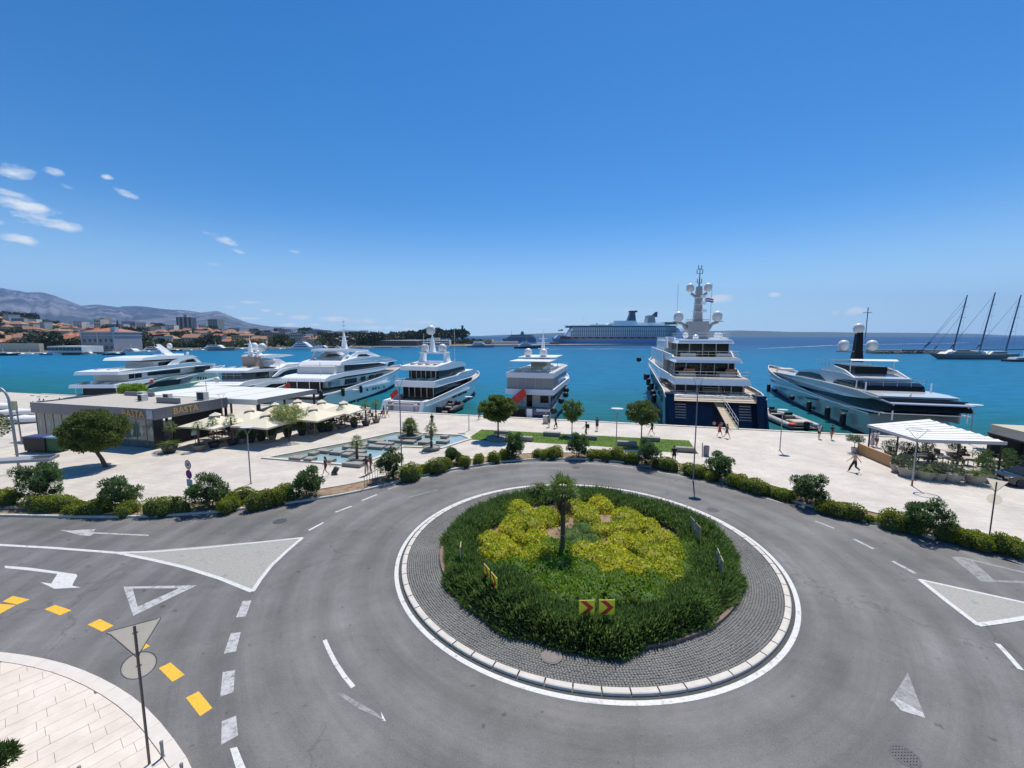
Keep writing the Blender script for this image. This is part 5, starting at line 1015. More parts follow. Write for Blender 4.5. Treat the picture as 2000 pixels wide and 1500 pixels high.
for i, (px, py, kd, d_) in enumerate(((390, 880, 'palm', 'first potted palm before the front parasol'), (419, 874, 'palm', 'second potted palm before the front parasol'), (455, 869, 'palm', 'third potted palm right of the front parasol'), (472, 866, 'shrub', 'leafy shrub beside the third potted palm'), (490, 864, 'shrub', 'bushy shrub right of the lone forked lamp'), (511, 861, 'shrub', 'dark shrub under the big middle parasol'), (532, 859, 'shrub', 'shrub just left of the feathery tree'), (562, 853, 'shrub', 'shrub in a pale pot at the feathery tree'), (590, 850, 'shrub', 'shrub right of the feathery tree'), (608, 847, 'palm', 'potted palm beside the white floor lamp'),
                                   (628, 844, 'shrub', 'shrub right of the white floor lamp'), (642, 842, 'cycas', 'low cycad like plant before the back parasols'), (667, 838, 'palm', 'potted palm left of the rightmost parasol'), (692, 834, 'shrub', 'little shrub below the rightmost parasol'), (715, 831, 'palm', 'potted palm last but one towards the quay'), (735, 825, 'palm', 'last potted palm, nearest the quay'))):
    pot_plant(px, py, .5 if kd == 'shrub' else .6, .6, kd, d_, 60+i, pm=darkpot if i % 3 else potm)
lampsh = mat('white_lamp_shade', (.8, .79, .74), .7)
for px, py, d_ in ((382, 860, 'before the first potted palm'), (472, 850, 'under the second parasol'), (608, 833, 'right of the feathery tree')):
    p = G(px, py+6, .1); th = thing('floor_lamp', 'white shaded outdoor lamp '+d_, 'lamp', (p.x, p.y, .1), 0, 'white shaded lamps on the terrace'); MB().lathe([(.36, 0), (.20, .5)], (0, 0, 1.0), 14).build('lamp_shade', lampsh, th); MB().path([(0, 0, 0), (0, 0, 1.2)], .03, 6).build('stem', greymetal, th)
# bins at the left of the restaurant
for px, py, sx, col, lid, d_ in ((70, 884, 2.3, black, mat('dark_blue_lid', (.05, .06, .16), .5), 'large black waste container with a blue lid left of the restaurant'), (104, 884, 1.5, mat('green_plastic', (.02, .09, .03), .6), mat('pale_blue_lid', (.25, .35, .5), .5), 'green waste container with a pale lid next to the round tree')):
    p = G(px, py, .1); th = thing('waste_container', d_, 'waste container', (p.x, p.y, .1), GRID*.3); MB().box((0, .5, .85), (sx, 1.1, 1.35), taper=1.06).build('body', col, th); MB().bbox((0, .5, 1.6), (sx+.15, 1.25, .16), bev=.06).build('lid', lid, th)
    for x in (-sx*.4, sx*.4): MB().lathe([(.01, -.04), (.1, -.04), (.1, .04), (.01, .04)], (x, .1, .1), 10).build('wheel', black, th)
# ------------------------------------------------------------------ right hand terrace
A = G(1674, 885, .1); B = G(1741, 914, .1); th = thing('plank_screen', 'waist high screen of upright golden planks beside the striped canopy', 'wooden fence', (A.x, A.y, .1)); d = B-A; n = 26; an = math.atan2(d.y, d.x); mb = MB(); mb.box((0, 0, .5), (d.length/n*.93, .04, 1.02)); pmz = mb.mesh('plank', woodm)
for k in range(n): q = d*((k+.5)/n); link('plank', pmz, th, (q.x, q.y, random.uniform(-.01, .01)), an)
MB().box((d.x/2, d.y/2, 1.04), (d.length+.1, .14, .05), an).build('top_rail', woodm, th)
can = thing('striped_canopy', 'large white canopy of parallel fabric strips over the right hand terrace', 'canopy', (0, 0, 0)); Lp = G(1694, 829, 3.2); Fp = G(1791, 858, 3.2); Rp = G(1968, 863, 3.2); Bp = G(1815, 818, 3.9)
cw = mat('white_canopy_fabric', (.80, .79, .76), .8, var=.04, vs=2); ns = 9
for k in range(ns):
    t0_, t1_ = k/ns+.008, (k+1)/ns-.008; q = [Fp.lerp(Lp, t0_), Fp.lerp(Lp, t1_), Rp.lerp(Bp, t1_), Rp.lerp(Bp, t0_)]; ls = []
    for s in (0, .25, .5, .75, 1): a = q[0].lerp(q[3], s); b = q[1].lerp(q[2], s); ls.append([a+Vector((0, 0, .0)), a.lerp(b, .3)-Vector((0, 0, .06)), a.lerp(b, .7)-Vector((0, 0, .06)), b])
    MB().loops(ls, closed=False, cap=False).build('canopy_strip', cw, can); MB().path([q[0]-Vector((0, 0, .05)), q[3]-Vector((0, 0, .05))], .05, 6).build('rib', greymetal, can)
MB().plate([Fp, Rp, Rp-Vector((0, 0, .28)), Fp-Vector((0, 0, .28))], .05, (0, 1, 0)).build('valance', mat('valance_fabric', (.55, .52, .50), .8), can); MB().plate([Lp, Fp, Fp-Vector((0, 0, .25)), Lp-Vector((0, 0, .25))], .05, (1, 0, 0)).build('valance', MAT['valance_fabric'], can)
for q in (Fp, Lp, Rp, Bp, Fp.lerp(Rp, .5), Lp.lerp(Bp, .5)): qq = q.lerp((Fp+Rp+Lp+Bp)/4, .06); MB().path([(qq.x, qq.y, .1), (qq.x, qq.y, qq.z-.1)], .07, 8).build('post', mat('dark_brown_post', (.05, .035, .03), .7), can)
for i, (px, py, kd, d_) in enumerate(((1752, 922, 'shrub', 'silvery shrub at the end of the plank screen'), (1772, 930, 'big', 'large silvery shrub left of the forked lamp'), (1806, 935, 'cycas', 'bright green cycad in a pale pot right of the forked lamp'), (1832, 938, 'shrub', 'dark little shrub between cycad and silvery bush'), (1858, 940, 'big', 'wide silvery shrub in the middle of the row'), (1903, 944, 'cycas', 'fern like plant in the widest pot'), (1925, 940, 'shrub', 'low green shrub at the right end of the row'))):
    pot_plant(px, py, .75 if kd != 'shrub' else .55, .72, kd, d_, 90+i, pm=mat('pale_clay_pot', (.34, .30, .25), .8, var=.15), leafm=LF_olive if kd != 'cycas' else LF_palm, group='potted plants before the striped canopy')
for i, (px, py, d_) in enumerate(((1738, 895, 'tree like olive plant behind the plank screen'), (1768, 900, 'tall olive plant under the canopy corner'), (1858, 892, 'round potted bush under the canopy'), (1810, 895, 'dark potted bush under the canopy'))):
    pot_plant(px, py, .5, .6, 'big', d_, 120+i, pm=concrete, leafm=LF_olive, group='potted plants under the striped canopy')
c1 = G(1775, 900, .1); k = 0
for i in range(5):
    for j in range(2):
        q = c1+U*(1.9*i+.5)+V_*(j*2.4-.4); dup(t0, q, GRID, label='small pale table under the striped canopy, %s of the %s row' % (ORD[i], ('front', 'back')[j]), group='tables under the striped canopy')
        for a in range(2): w_ = GRID+R(90+180*a); dup(c0, q+Vector((math.sin(w_)*-.78, math.cos(w_)*.78, 0)), w_, label='dark wicker chair, %s side of the %s table of the %s row, striped canopy' % (('left', 'right')[a], ORD[i], ('front', 'back')[j]), group='chairs under the striped canopy')
        if (i+j) % 2 == 0: pos = q+Vector((math.sin(GRID+R(90))*-.72, math.cos(GRID+R(90))*.72, 0)); person(0, 0, 'guest in dark clothes seated under the striped canopy, table %s of the %s row' % (('one', 'two', 'three', 'four', 'five')[i], ('front', 'back')[j]), GRID+R(-90), 1.7, random.choice([BLK, DBL, (.1, .05, .05)]), BLK, .9, 0, loc=pos, sit=True, group='seated guests')
# dark pergola at the right edge
q0 = G(1912, 925, .1); per = thing('dark_pergola', 'dark planted pergola with a flat roof at the right edge', 'pergola', (q0.x, q0.y, .1), GRID)
dkw = mat('dark_stained_timber', (.035, .032, .03), .6)
for x in (3.9, 6.4, 9.4, 12.4):
    for y in (0.4, 4.8): MB().box((x, y, 1.32), (.16, .16, 2.62)).build('post', dkw, per)
MB().box((8.2, 2.6, 2.7), (9, 5.0, .14)).build('roof', dkw, per); MB().box((8.2, 5.0, 1.3), (8.8, .15, 2.6)).build('back_screen', dkw, per); MB().box((11.5, 9, 2.2), (7, 4, .7)).build('roof_box', mat('beige_roof_box', (.46, .43, .33), .8, var=.08), per); MB().box((11.5, 9, 1.0), (6.6, 3.6, 1.8)).build('rear_block', dkw, per)
for k in range(6): lumps = [(rr.uniform(-.6, .6), rr.uniform(-.3, .3), rr.uniform(.3, 1.9), .45, .4, .4) for rr in [random.Random(k*7+j) for j in range(7)]]; t_ = thing('climbing_plant', 'dark climbing plant in the pergola, number %s from its open side' % ('one', 'two', 'three', 'four', 'five', 'six')[k], 'plant', q0+U*(1.0+1.7*k)+V_*1.0, 0, 'plants inside the dark pergola'); foliage('foliage', lumps, 900, .17, .06, LF_ole, .8, .4, .3, -.8, t_, .7)
# car at the right edge
q = G(1990, 952, .1); q = q+Vector((1.5, .6, 0)); car = thing('parked_car', 'black car with its left corner just inside the right edge', 'car', (q.x, q.y, .1), R(-8))
cp = mat('black_car_paint', (.01, .01, .012), .2, coat=.8)
def carsec(x, w_, z0, z1, zr, wr): return [(x, -w_, z0), (x, -w_, z1), (x, -wr, zr), (x, wr, zr), (x, w_, z1), (x, w_, z0)]
MB().loops([carsec(-2.1, .70, .35, .70, .72, .6), carsec(-1.9, .86, .25, .82, .84, .75), carsec(-1.0, .90, .22, .92, .95, .78), carsec(1.6, .90, .22, .95, .98, .78), carsec(2.1, .82, .3, .85, .88, .7)]).build('body', cp, car, smooth='auto')
MB().loops([carsec(-1.2, .80, .9, .93, .95, .7), carsec(-.4, .80, .9, 1.2, 1.42, .6), carsec(1.0, .80, .9, 1.25, 1.45, .62), carsec(1.9, .80, .9, .95, .98, .7)]).build('cabin', glass_dk, car, smooth='auto'); MB().box((.3, 0, 1.46), (1.3, 1.15, .05)).build('roof', cp, car)
for x in (-1.35, 1.35):
    for y in (-.82, .82): o = MB().lathe([(.01, -.1), (.33, -.1), (.33, .1), (.01, .1)], n=18).build('wheel', black, car); o.location = (x, y, .33); o.rotation_euler = (R(90), 0, 0)
for y in (-.55, .55): MB().box((-2.08, y, .66), (.08, .3, .12)).build('headlight', mat('headlight_glass', (.6, .62, .65), .1), car)
MB().box((-2.13, 0, .45), (.02, .5, .12)).build('number_plate', signw, car)
bake_people()
# ------------------------------------------------------------------ yachts
from mathutils.geometry import tessellate_polygon
class Yacht:
    """local frame: x to starboard, y forward from the transom, z up from the water"""
    def __init__(s, name, label, S, d, L, hb, taper0=.55, group='large motor yachts moored stern to the quay', cat='yacht'):
        s.d = Vector((d[0], d[1], 0)).normalized(); s.r = Vector((s.d.y, -s.d.x, 0)); s.S = Vector((S[0], S[1], WZ)); s.L = L; s.hb = hb; s.t0 = taper0
        s.th = thing(name, label, cat, s.S, math.atan2(-s.d.x, s.d.y), group)
    def tap(s, t, p=2.3):
        f = max(0, min(1, (t/s.L-s.t0)/(1-s.t0))); g = max(0, min(1, 1-t/max(s.at, .01))) if s.at else 0; return max(.02, 1-f**p)*(1-(1-s.am)*g**2)
    def side(s, px, py, off, taper=True):
        o = off
        for _ in range(6):
            r = ray(px, py); B = s.S+s.r*o
            k = (B.x*s.d.y-B.y*s.d.x)/(r[0]*s.d.y-r[1]*s.d.x); P = Vector((r[0]*k, r[1]*k, H+r[2]*k)); t = (P-B).dot(s.d)
            if not taper: break
            o = off*s.tap(t)
        return t, P.z-WZ
    aw = 0; amin = .15
    def fac(s, pts, px):
        if not s.aw: return 1.
        tip = (min if s.vis > 0 else max)(p[0] for p in pts); q = max(0, 1-abs(px-tip)/s.aw); return 1-(1-s.amin)*q*q
    def poly(s, pts, off, taper):
        out = []
        for p in pts: f = s.fac(pts, p[0]); out.append((*s.side(p[0], p[1], off*f, taper), f))
        return out
    def ext(s, name, P, off, m_, taper=True, inner=None, mirror=False, drop=0., parent=None, topin=0.):
        """side outline P [(t,z)] made solid between +off and -off, or a plate between inner and off (mirrored)"""
        Q = []
        for i in range(len(P)):
            a, b = P[i-1], P[i]; n = max(1, int(abs(b[0]-a[0])/1.6))
            fa, fb = (a[2] if len(a) > 2 else 1.), (b[2] if len(b) > 2 else 1.)
            Q += [(a[0]+(b[0]-a[0])*k/n, a[1]+(b[1]-a[1])*k/n, fa+(fb-fa)*k/n) for k in range(1, n+1)]
        tris = tessellate_polygon([[Vector((q[0], q[1], 0)) for q in Q]]); zt = max(q[1] for q in Q); zb = min(q[1] for q in Q)
        def X(q, o): return o*q[2]*(s.tap(q[0]) if taper else 1)*(1-topin*(q[1]-zb)/max(.1, zt-zb))
        out = []
        for sg in ((1, -1) if (mirror and inner is not None) else (1,)):
            mb = MB(); xo = off*sg; xi = -off if inner is None else inner*sg; n = len(Q)
            mb.add([(X(q, xo), q[0], q[1]) for q in Q]+[(X(q, xi), q[0], q[1]) for q in Q], [tuple(t_) for t_ in tris]+[tuple(n+i for i in t_[::-1]) for t_ in tris]+[(i, (i+1) % n, n+(i+1) % n, n+i) for i in range(n)])
            out.append(mb.build(name, m_, parent or s.th))
        return out[0]
    def body(s, name, pts, off, m_, taper=True, topin=0.): return s.ext(name, s.poly(pts, math.copysign(off, s.vis), taper), off, m_, taper, topin=topin)
    def plate(s, name, pts, off, m_, th_=.06, taper=True):
        a_ = s.aw; s.aw = 0; r_ = s._plate(name, pts, off, m_, th_, taper); s.aw = a_; return r_
    def _plate(s, name, pts, off, m_, th_=.06, taper=True): return s.ext(name, s.poly(pts, math.copysign(off, s.vis), taper), off+th_*.5, m_, taper, inner=off-th_*.5, mirror=True)
    vis = 1; at = 0; am = .3
    def box(s, name, t0, t1, hw, z0, z1, m_, parent=None, x0=None, rake=0., bev=.0, frk=0.):
        """block from t0 to t1; rake leans the aft face, frk the front face; rounded front corners follow the plan taper"""
        xs = (-hw, hw) if x0 is None else x0; mb = MB(); n = 6
        a = [(xs[0], t0), (xs[0], t1-.2*(t1-t0)), (xs[0]*.55+xs[1]*.45*0 if x0 is None else xs[0], t1), (xs[1]*.55 if x0 is None else xs[1], t1), (xs[1], t1-.2*(t1-t0)), (xs[1], t0)] if x0 is None else [(xs[0], t0), (xs[0], t1), (xs[1], t1), (xs[1], t0)]
        lo = [(x, t, z0) for x, t in a]; hi = [(x, t+(rake if t == t0 else (-frk if t > t1-.25*(t1-t0) else 0)), z1) for x, t in a]
        mb.loops([lo, hi]); return mb.build(name, m_, parent or s.th)
    def hull(s, sheer, m_, rake=3., zbow=None, wl=.9, stern_rake=.0, boot=None, flare=.75, strake=None, deckm=None, transom=True):
        """sheer [(t,z)]; builds bottom to sheer"""
        def zs(t):
            if t <= sheer[0][0]: return sheer[0][1]
            for a, b in zip(sheer, sheer[1:]):
                if t <= b[0]: return a[1]+(b[1]-a[1])*(t-a[0])/max(1e-6, b[0]-a[0])
            return sheer[-1][1]
        n = 26; L = s.L; ls = []; lv = (-.8, -.02, .35, .5, .75, 1.0)
        for i in range(n+1):
            f = 1-(1-i/n)**1.25 if i > n*.4 else (i/n)*(1-(1-.4)**1.25)/.4
            td = f*L; z1 = zs(td); row = []
            for k, v in enumerate((-1, 0, .12, .3, .55, .8, 1.)):
                z = -.7 if v < 0 else v*z1; q = max(0., v); tt = f*(L-rake*(1-q)**1.2)+stern_rake*q*(1-f)**6*1
                fb = max(0, (f-.42)/.58); b = s.hb*(wl+(1-wl)*q)*(1-fb**(1.7+1.3*q))
                if v < 0: b *= .5
                row.append((max(b, .015), tt, z))
            ls.append(row)
        m = 7; loops = [[(-x, t, z) for x, t, z in r]+[(x, t, z) for x, t, z in r[::-1]] for r in ls]
        mb = MB(); vs = [p for l in loops for p in l]; fs = []; mi = []; N2 = 2*m
        for a in range(n):
            for j in range(N2-1):
                if j == m-1: continue
                fs.append((a*N2+j, a*N2+j+1, (a+1)*N2+j+1, (a+1)*N2+j)); q = j if j < m else N2-2-j
                mi.append(1 if (boot and q in (0, 1)) else (2 if (strake and q >= m-2) else 0))
        if transom:
            for j in range(m-1): fs.append((j, j+1, N2-2-j, N2-1-j)); mi.append(0)
        mb.v = vs; mb.f = fs; mb.m = mi; mb.build('hull', [m_, boot or m_, strake or m_], s.th, smooth='auto')
        # deck a little below the bulwark
        dk = MB(); row = [(r[-1][0]*.985, r[-1][1]+.02, r[-1][2]-.55) for r in ls]; dk.loops([[(-x, t, z) for x, t, z in row], [(x, t, z) for x, t, z in row]], closed=False, cap=False); dk.build('deck', deckm or teak, s.th)
        cap = MB()
        for sg in (-1, 1): cap.path([(sg*r[-1][0], r[-1][1], r[-1][2]) for r in ls], .09, 6)
        cap.build('cap_rail', white, s.th, smooth=True)
    def dome(s, lat, t, z, r, name='radar_dome'):
        mb = MB(); mb.lathe([(r*.55, -r*1.15), (r*.6, -r*1.0), (r*.95, -r*.75), (r, -r*.1), (r*.93, r*.38), (r*.72, r*.75), (r*.38, r*.97), (.01, r*1.03)], (lat, t, z), 18); return mb.build(name, mat('radome_white', (.70, .68, .66), .4), s.th, smooth=True)
    def domepx(s, px, py, lat, r): t, z = s.side(px, py, lat, False); return s.dome(lat, t, z, r)
    def rail(s, pts, h=.9, posts=True, name='railing', r=.022):
        mb = MB(); up = Vector((0, 0, h)); P = [Vector(p) for p in pts]
        for a, b in zip(P, P[1:]):
            for k in (1, .55): mb.path([a+up*k, b+up*k], r, 5)
            n = max(1, int((b-a).length/1.3))
            for i in range(n+1): q = a.lerp(b, i/n); mb.path([q, q+up], r, 5)
        return mb.build(name, steel, s.th)
    def post(s, x, t, z0, z1, r=.07, m_=None): return MB().path([(x, t, z0), (x, t, z1)], r, 8).build('post', m_ or white, s.th)
    def fender(s, x, t, z, ln=1.3, r=.32, ball=False):
        mb = MB(); mb.ball((x, t, z), r*1.3, 10) if ball else mb.path([(x, t, z-ln/2), (x, t, z-ln/2+.15), (x, t, z+ln/2-.15), (x, t, z+ln/2)], [r*.5, r, r, r*.4], 10)
        mb.build('fender', black, s.th, smooth=True); 
    def loungers(s, t, z, w_, n=4, m_=None):
        for k in range(n): x = -w_+2*w_*k/max(1, n-1); MB().bbox((x, t, z+.18), (.7, 1.7, .34), bev=.08).build('sunbed', m_ or beige, s.th)
    def mast(s, lat, t, z0, z1, w_=.5, lean=0., bars=((.55, 1.6), (.75, 1.1)), m_=None):
        mb = MB(); mb.loops([[(lat-w_*k, t-.7*k+lean*f, z0+(z1-z0)*f), (lat+w_*k, t-.7*k+lean*f, z0+(z1-z0)*f), (lat+w_*k, t+.7*k+lean*f, z0+(z1-z0)*f), (lat-w_*k, t+.7*k+lean*f, z0+(z1-z0)*f)] for f, k in ((0, 1), (.5, .6), (.8, .35), (1, .12))]); mb.build('mast', m_ or white, s.th)
        for f, hw in bars: MB().box((lat, t+lean*f, z0+(z1-z0)*f), (2*hw, .25, .12)).build('mast_crossbar', m_ or white, s.th)
        MB().path([(lat, t+lean, z1-.2), (lat, t+lean, z1+.25*(z1-z0))], .04, 5).build('mast_pole', m_ or white, s.th)
        for sg in (-1, 1): MB().path([(lat+sg*.4, t+lean*.9, z0+(z1-z0)*.75), (lat+sg*.4, t+lean, z1)], .025, 4).build('aerial', greymetal, s.th)
    def flag(s, x, t, z, ln=1.9, m_=None, ang=-40):
        a = R(ang); mb = MB(); n = 6; hd_ = Vector((-math.cos(a), 0, math.sin(a))); up = Vector((math.sin(a)*.5, 0, .9)).normalized()
        P = lambda i, w_: Vector((x, t-.5, z+1.5))+hd_*ln*i/n-up*w_*ln*.5+Vector((0, .12*math.sin(i*1.6), 0)); mb.loops([[P(i, w_) for i in range(n+1)] for w_ in (0, .5, 1.0)], closed=False, cap=False)
        mb.build('ensign', m_ or red, s.th); MB().path([(x, t, z-.9), (x, t-.55, z+1.7)], .035, 6).build('flagstaff', woodm, s.th)
boot = mat('dark_boot_stripe', (.02, .02, .025), .4)

# ---- Y1 cream hulled yacht far left
y = Yacht('motor_yacht', 'leftmost yacht with cream hull and long white overhanging decks, behind the restaurant', (-81.6, 82), (-.05, 1), 40, 4.1); hb = 4.1
sh = [(0, 1.9), (10, 2.3), (14, 3.3), (20, 3.9), (30, 4.4), (42, 5.0)]; y.hull(sh, cream, 3., boot=boot)
y.body('lower_overhang', [(222, 758), (245, 756), (275, 751), (300, 744), (300, 739), (245, 747), (224, 751.5)], hb+.1, white)
y.body('saloon', [(232, 772), (232, 757), (240, 755), (280, 750), (300, 744), (400, 722), (400, 736), (300, 758)], hb-.7, glass_dk)
y.body('main_bulwark', [(280, 757), (295, 747), (330, 737), (380, 729.5), (424, 723), (428, 735), (424, 742), (380, 747), (352, 751), (320, 756)], hb+.05, cream)
y.plate('arched_window', [(288, 757), (296, 751), (310, 745.5), (330, 742), (352, 740), (352, 750), (318, 755)], hb+.06, glass_dk); y.plate('arched_window', [(354, 739.5), (378, 736), (372, 744), (354, 749)], hb+.06, mat('grey_tinted_glass', (.12, .13, .15), .1))
for k in range(4): y.plate('porthole', [(386+k*5, 736), (388+k*5, 736), (388+k*5, 741), (386+k*5, 741)], hb+.06, glass_dk)
y.body('upper_house', [(250, 744), (250, 729), (420, 711), (420, 724), (340, 737), (300, 742)], hb-.75, offwhite)
for q in ([(252, 740), (252, 731), (262, 730), (262, 739)], [(264, 739), (264, 730), (277, 728.5), (277, 737)], [(289, 734), (289, 727.5), (352, 720.5), (352, 728)], [(382, 724), (382, 717.5), (410, 714.5), (410, 720.5)]): y.plate('window', q, hb-.68, glass_dk)
y.body('upper_overhang', [(229, 732.5), (240, 732), (256, 730), (320, 722), (382, 715), (421, 712), (421, 710), (395, 708), (375, 707.5), (346, 711.6), (325, 714), (256, 722), (231, 726)], hb, white)
y.plate('arch_wing', [(346, 712.5), (352, 706), (360, 703), (372, 700), (350, 699.4), (338, 704), (326, 714)], hb-.3, white, .2)
y.body('bridge_deckhouse', [(300, 722), (300, 706), (384, 699), (395, 709), (340, 718)], hb-1.1, offwhite); y.plate('window', [(310, 716), (310, 708), (345, 705), (340, 712)], hb-1.03, glass_dk); y.plate('window', [(362, 707), (366, 703), (378, 701), (384, 707)], hb-1.03, glass_dk)
y.body('hardtop', [(276, 704.3), (290, 703.4), (350, 700), (376, 699), (386, 696.7), (376, 693.8), (345, 694), (312, 695), (280, 699)], hb-.2, white)
t, z = y.side(325, 692, 0, False); 
tm, zm = y.side(331, 690, 0, False); t2, z2 = y.side(319, 667, 0, False)
mb = MB(); mb.loops([[(-.3, tm-1.5, zm-.6), (.3, tm-1.5, zm-.6), (.3, tm+1.5, zm-.6), (-.3, tm+1.5, zm-.6)], [(-.15, tm-3.6, z2-.6), (.15, tm-3.6, z2-.6), (.15, tm-2.8, z2-.6), (-.15, tm-2.8, z2-.6)]]); mb.build('raked_mast', white, y.th)
y.domepx(331, 675, 0, .55); y.box('mast_base', tm-3, tm+3.5, 1.6, zm-1.1, zm-.2, white); y.domepx(366, 690, 0, .35)
for px in (228, 240): t, z = y.side(px, 757, hb-.2, False); [y.post(x, t, 1.6, z, .06) for x in (-hb+.3, hb-.3)]
for px in (188,): t, z = y.side(px, 734, hb-.2, False)
y.loungers(*[v for v in y.side(232, 749, hb-.2, False)], 2.6, 3); t, z = y.side(245, 724, hb-.2, False); y.loungers(t+1.5, z-.1, 2.4, 3)
t, z = y.side(295, 745, hb, False); MB().lathe([(.2, -.05), (.45, -.05), (.45, .05), (.2, .05)], n=12).build('lifebuoy', red, y.th, loc=(hb+.15, t, z)).rotation_euler = (0, R(90), 0)
MB().box((0, 1.2, 1.2), (hb*1.7, 2.4, .3)).build('swim_platform', teak, y.th)
# ---- Y2
y = Yacht('motor_yacht', 'white yacht with two domes on splayed arms, second from the left', (-52.8, 74.5), (.0, 1), 42, 4.1); hb = 4.1
y.hull([(0, 1.8), (6, 2.2), (14, 3.0), (30, 3.9), (44, 4.8)], white, 3., boot=boot)
y.body('lower_overhang', [(464, 755), (500, 751), (522, 745), (560, 741), (610, 737), (610, 744), (560, 748), (530, 750), (505, 761), (489, 761), (500, 752), (464, 757.5)], hb, white)
y.body('saloon', [(478, 763), (478, 755), (530, 746), (610, 741), (610, 756), (540, 762)], hb-.6, glass_dk)
y.body('upper_saloon', [(500, 744), (500, 727), (530, 723), (610, 716), (610, 736), (560, 741), (520, 744)], hb-.8, glass_br)
y.plate('grey_panel', [(525, 737), (525, 725), (546, 722), (534, 735)], hb-.72, mat('silver_panel', (.42, .42, .45), .4))
y.body('upper_bulwark', [(466, 753), (478, 746), (500, 741), (540, 738), (552, 736), (610, 731), (610, 738), (560, 745), (500, 752)], hb-.05, white)
y.body('sundeck_overhang', [(482, 728), (482, 724), (498, 718.5), (514, 721), (545, 720), (560, 712), (600, 708), (610, 708), (610, 717), (590, 719), (560, 723), (500, 727)], hb-.2, white)
y.plate('swoop_panel', [(532, 736), (540, 735), (553, 726), (566, 721), (610, 716), (610, 712), (560, 719), (548, 722)], hb-.1, white, .25)
y.plate('window', [(541, 736), (549, 729), (560, 723.5), (605, 719), (605, 733), (575, 737)], hb-.7, glass_dk)
y.body('windscreen_coaming', [(532, 716), (538, 708), (536, 703), (546, 701), (562, 710), (600, 711), (600, 716), (560, 720)], hb-1.2, white)
y.body('hardtop', [(521, 694), (522, 699), (545, 698), (575, 693.7), (563, 691.8), (545, 691.5), (530, 692.5)], hb-1.5, white)
y.body('arch_leg', [(496, 697), (508, 697), (516, 718), (500, 719)], 1.3, mat('bronze_panel', (.25, .2, .16), .4)); y.plate('hardtop_strut', [(524, 698), (532, 698), (548, 706), (540, 707)], hb-1.7, white, .2)
for sx, px in ((-1.6, 488), (1.6, 520)):
    t, z = y.side(px, 677, sx, False); t = y.side(505, 690, sx, False)[0]; y.dome(sx*1.5, t, z, .75); MB().path([(sx*.4, t, z-2.3), (sx*1.4, t, z-.6)], [.35, .25], 8).build('dome_arm', white, y.th)
MB().box((0, t, z-1.1), (2.2, .8, .18)).build('mast_crossbar', white, y.th); y.mast(0, t, z-2.0, z+1.4, .3)
for px in (468,): t, z = y.side(px, 757, hb-.3, False); [y.post(x, t, 1.4, z, .06) for x in (-hb+.3, hb-.3)]
t, z = y.side(484, 724, hb-.2, False); y.loungers(t+2, z-.1, 2.4, 4); y.loungers(t+5, z, 2.2, 3); y.loungers(2.5, 2.6, 2, 2); y.rail([(-hb+.6, 1.6, 5.9), (hb-.6, 1.6, 5.9)], .8)
t, z = y.side(417, 730, 1, False); y.dome(1.5, t, z-1.0, .45)
# ---- Y3
y = Yacht('motor_yacht', 'long white yacht with swept hardtop and black mast balls, third from the left', (-38.2, 71.5), (.12, .993), 50, 4.4); hb = 4.4; pass
y.hull([(0, 2.2), (3, 3.0), (10, 3.2), (25, 3.9), (40, 4.8), (50, 5.2)], white, 3.5, boot=boot, stern_rake=2.5)
y.body('rubbing_strake', [(618, 774), (640, 769), (672, 762), (720, 753), (762, 744), (762, 746), (720, 755), (672, 764), (618, 776)], hb+.12, white)
y.body('saloon', [(640, 757), (640, 744), (772, 722), (772, 738), (674, 753)], hb-.5, offwhite)
for q in ([(674, 751), (674, 741), (697, 738), (697, 747)], [(705, 744.5), (705, 736), (714, 734.5), (714, 743)], [(722, 742), (722, 733), (731, 731.5), (731, 740)], [(735, 738), (735, 731), (750, 728), (744, 736)]): y.plate('window', q, hb-.44, glass_dk)
y.plate('slanted_glass', [(641, 756), (641, 747), (648, 745), (646, 755)], hb-.43, mat('blue_tinted_glass', (.10, .15, .20), .08)); y.plate('pale_glass', [(648, 754), (650, 745), (664, 743), (664, 752)], hb-.43, mat('pale_tinted_glass', (.30, .38, .42), .1))
y.body('upper_bulwark', [(634, 746), (636, 740), (645, 734), (672, 728), (722, 720), (757, 714.5), (754, 721), (727, 727), (674, 735)], hb, white)
y.body('upper_saloon', [(652, 741), (652, 716), (670, 711), (757, 706), (757, 716), (722, 722), (672, 729)], hb-.7, offwhite)
for q in ([(673, 725), (673, 713), (738, 708.5), (756, 712), (725, 718.5)],): y.plate('window', q, hb-.64, glass_dk)
y.body('wheelhouse', [(745, 716), (745, 705), (768, 703), (770, 711), (760, 716)], hb-1.2, glass_dk)
y.body('sundeck_bulwark', [(664, 714), (668, 707), (682, 702), (700, 697), (745, 695.5), (762, 698), (777, 704), (760, 706.5), (757, 712), (740, 708), (672, 713)], hb-.2, white)
y.plate('swoop_panel', [(680, 701), (688, 692), (697, 687), (718, 685.5), (745, 696.5), (740, 698), (716, 691), (700, 692), (692, 700)], hb-.9, white, .3); y.body('hardtop', [(672, 686.5), (672, 682), (692, 681), (719, 683), (721, 686), (690, 687.5)], hb-.9, white)
y.plate('hardtop_strut', [(666, 706), (671, 705), (681, 687), (676, 686)], hb-1.1, white, .25); y.plate('windscreen', [(694, 698), (698, 692), (714, 691), (722, 696)], hb-1., glass_dk)
tm, zm = y.side(673, 682, 0, False); y.mast(0, tm, zm-.3, zm+3.6, .5, m_=white); t, z = y.side(668, 667, 0, False)
for sx in (-1.8, 1.8): mb = MB(); mb.ball((sx, tm, z), .85, 12); mb.build('black_mast_ball', black, y.th, smooth=True); MB().path([(sx, tm, z-.8), (sx*.3, tm, z-1.6)], .1, 6).build('ball_arm', white, y.th)
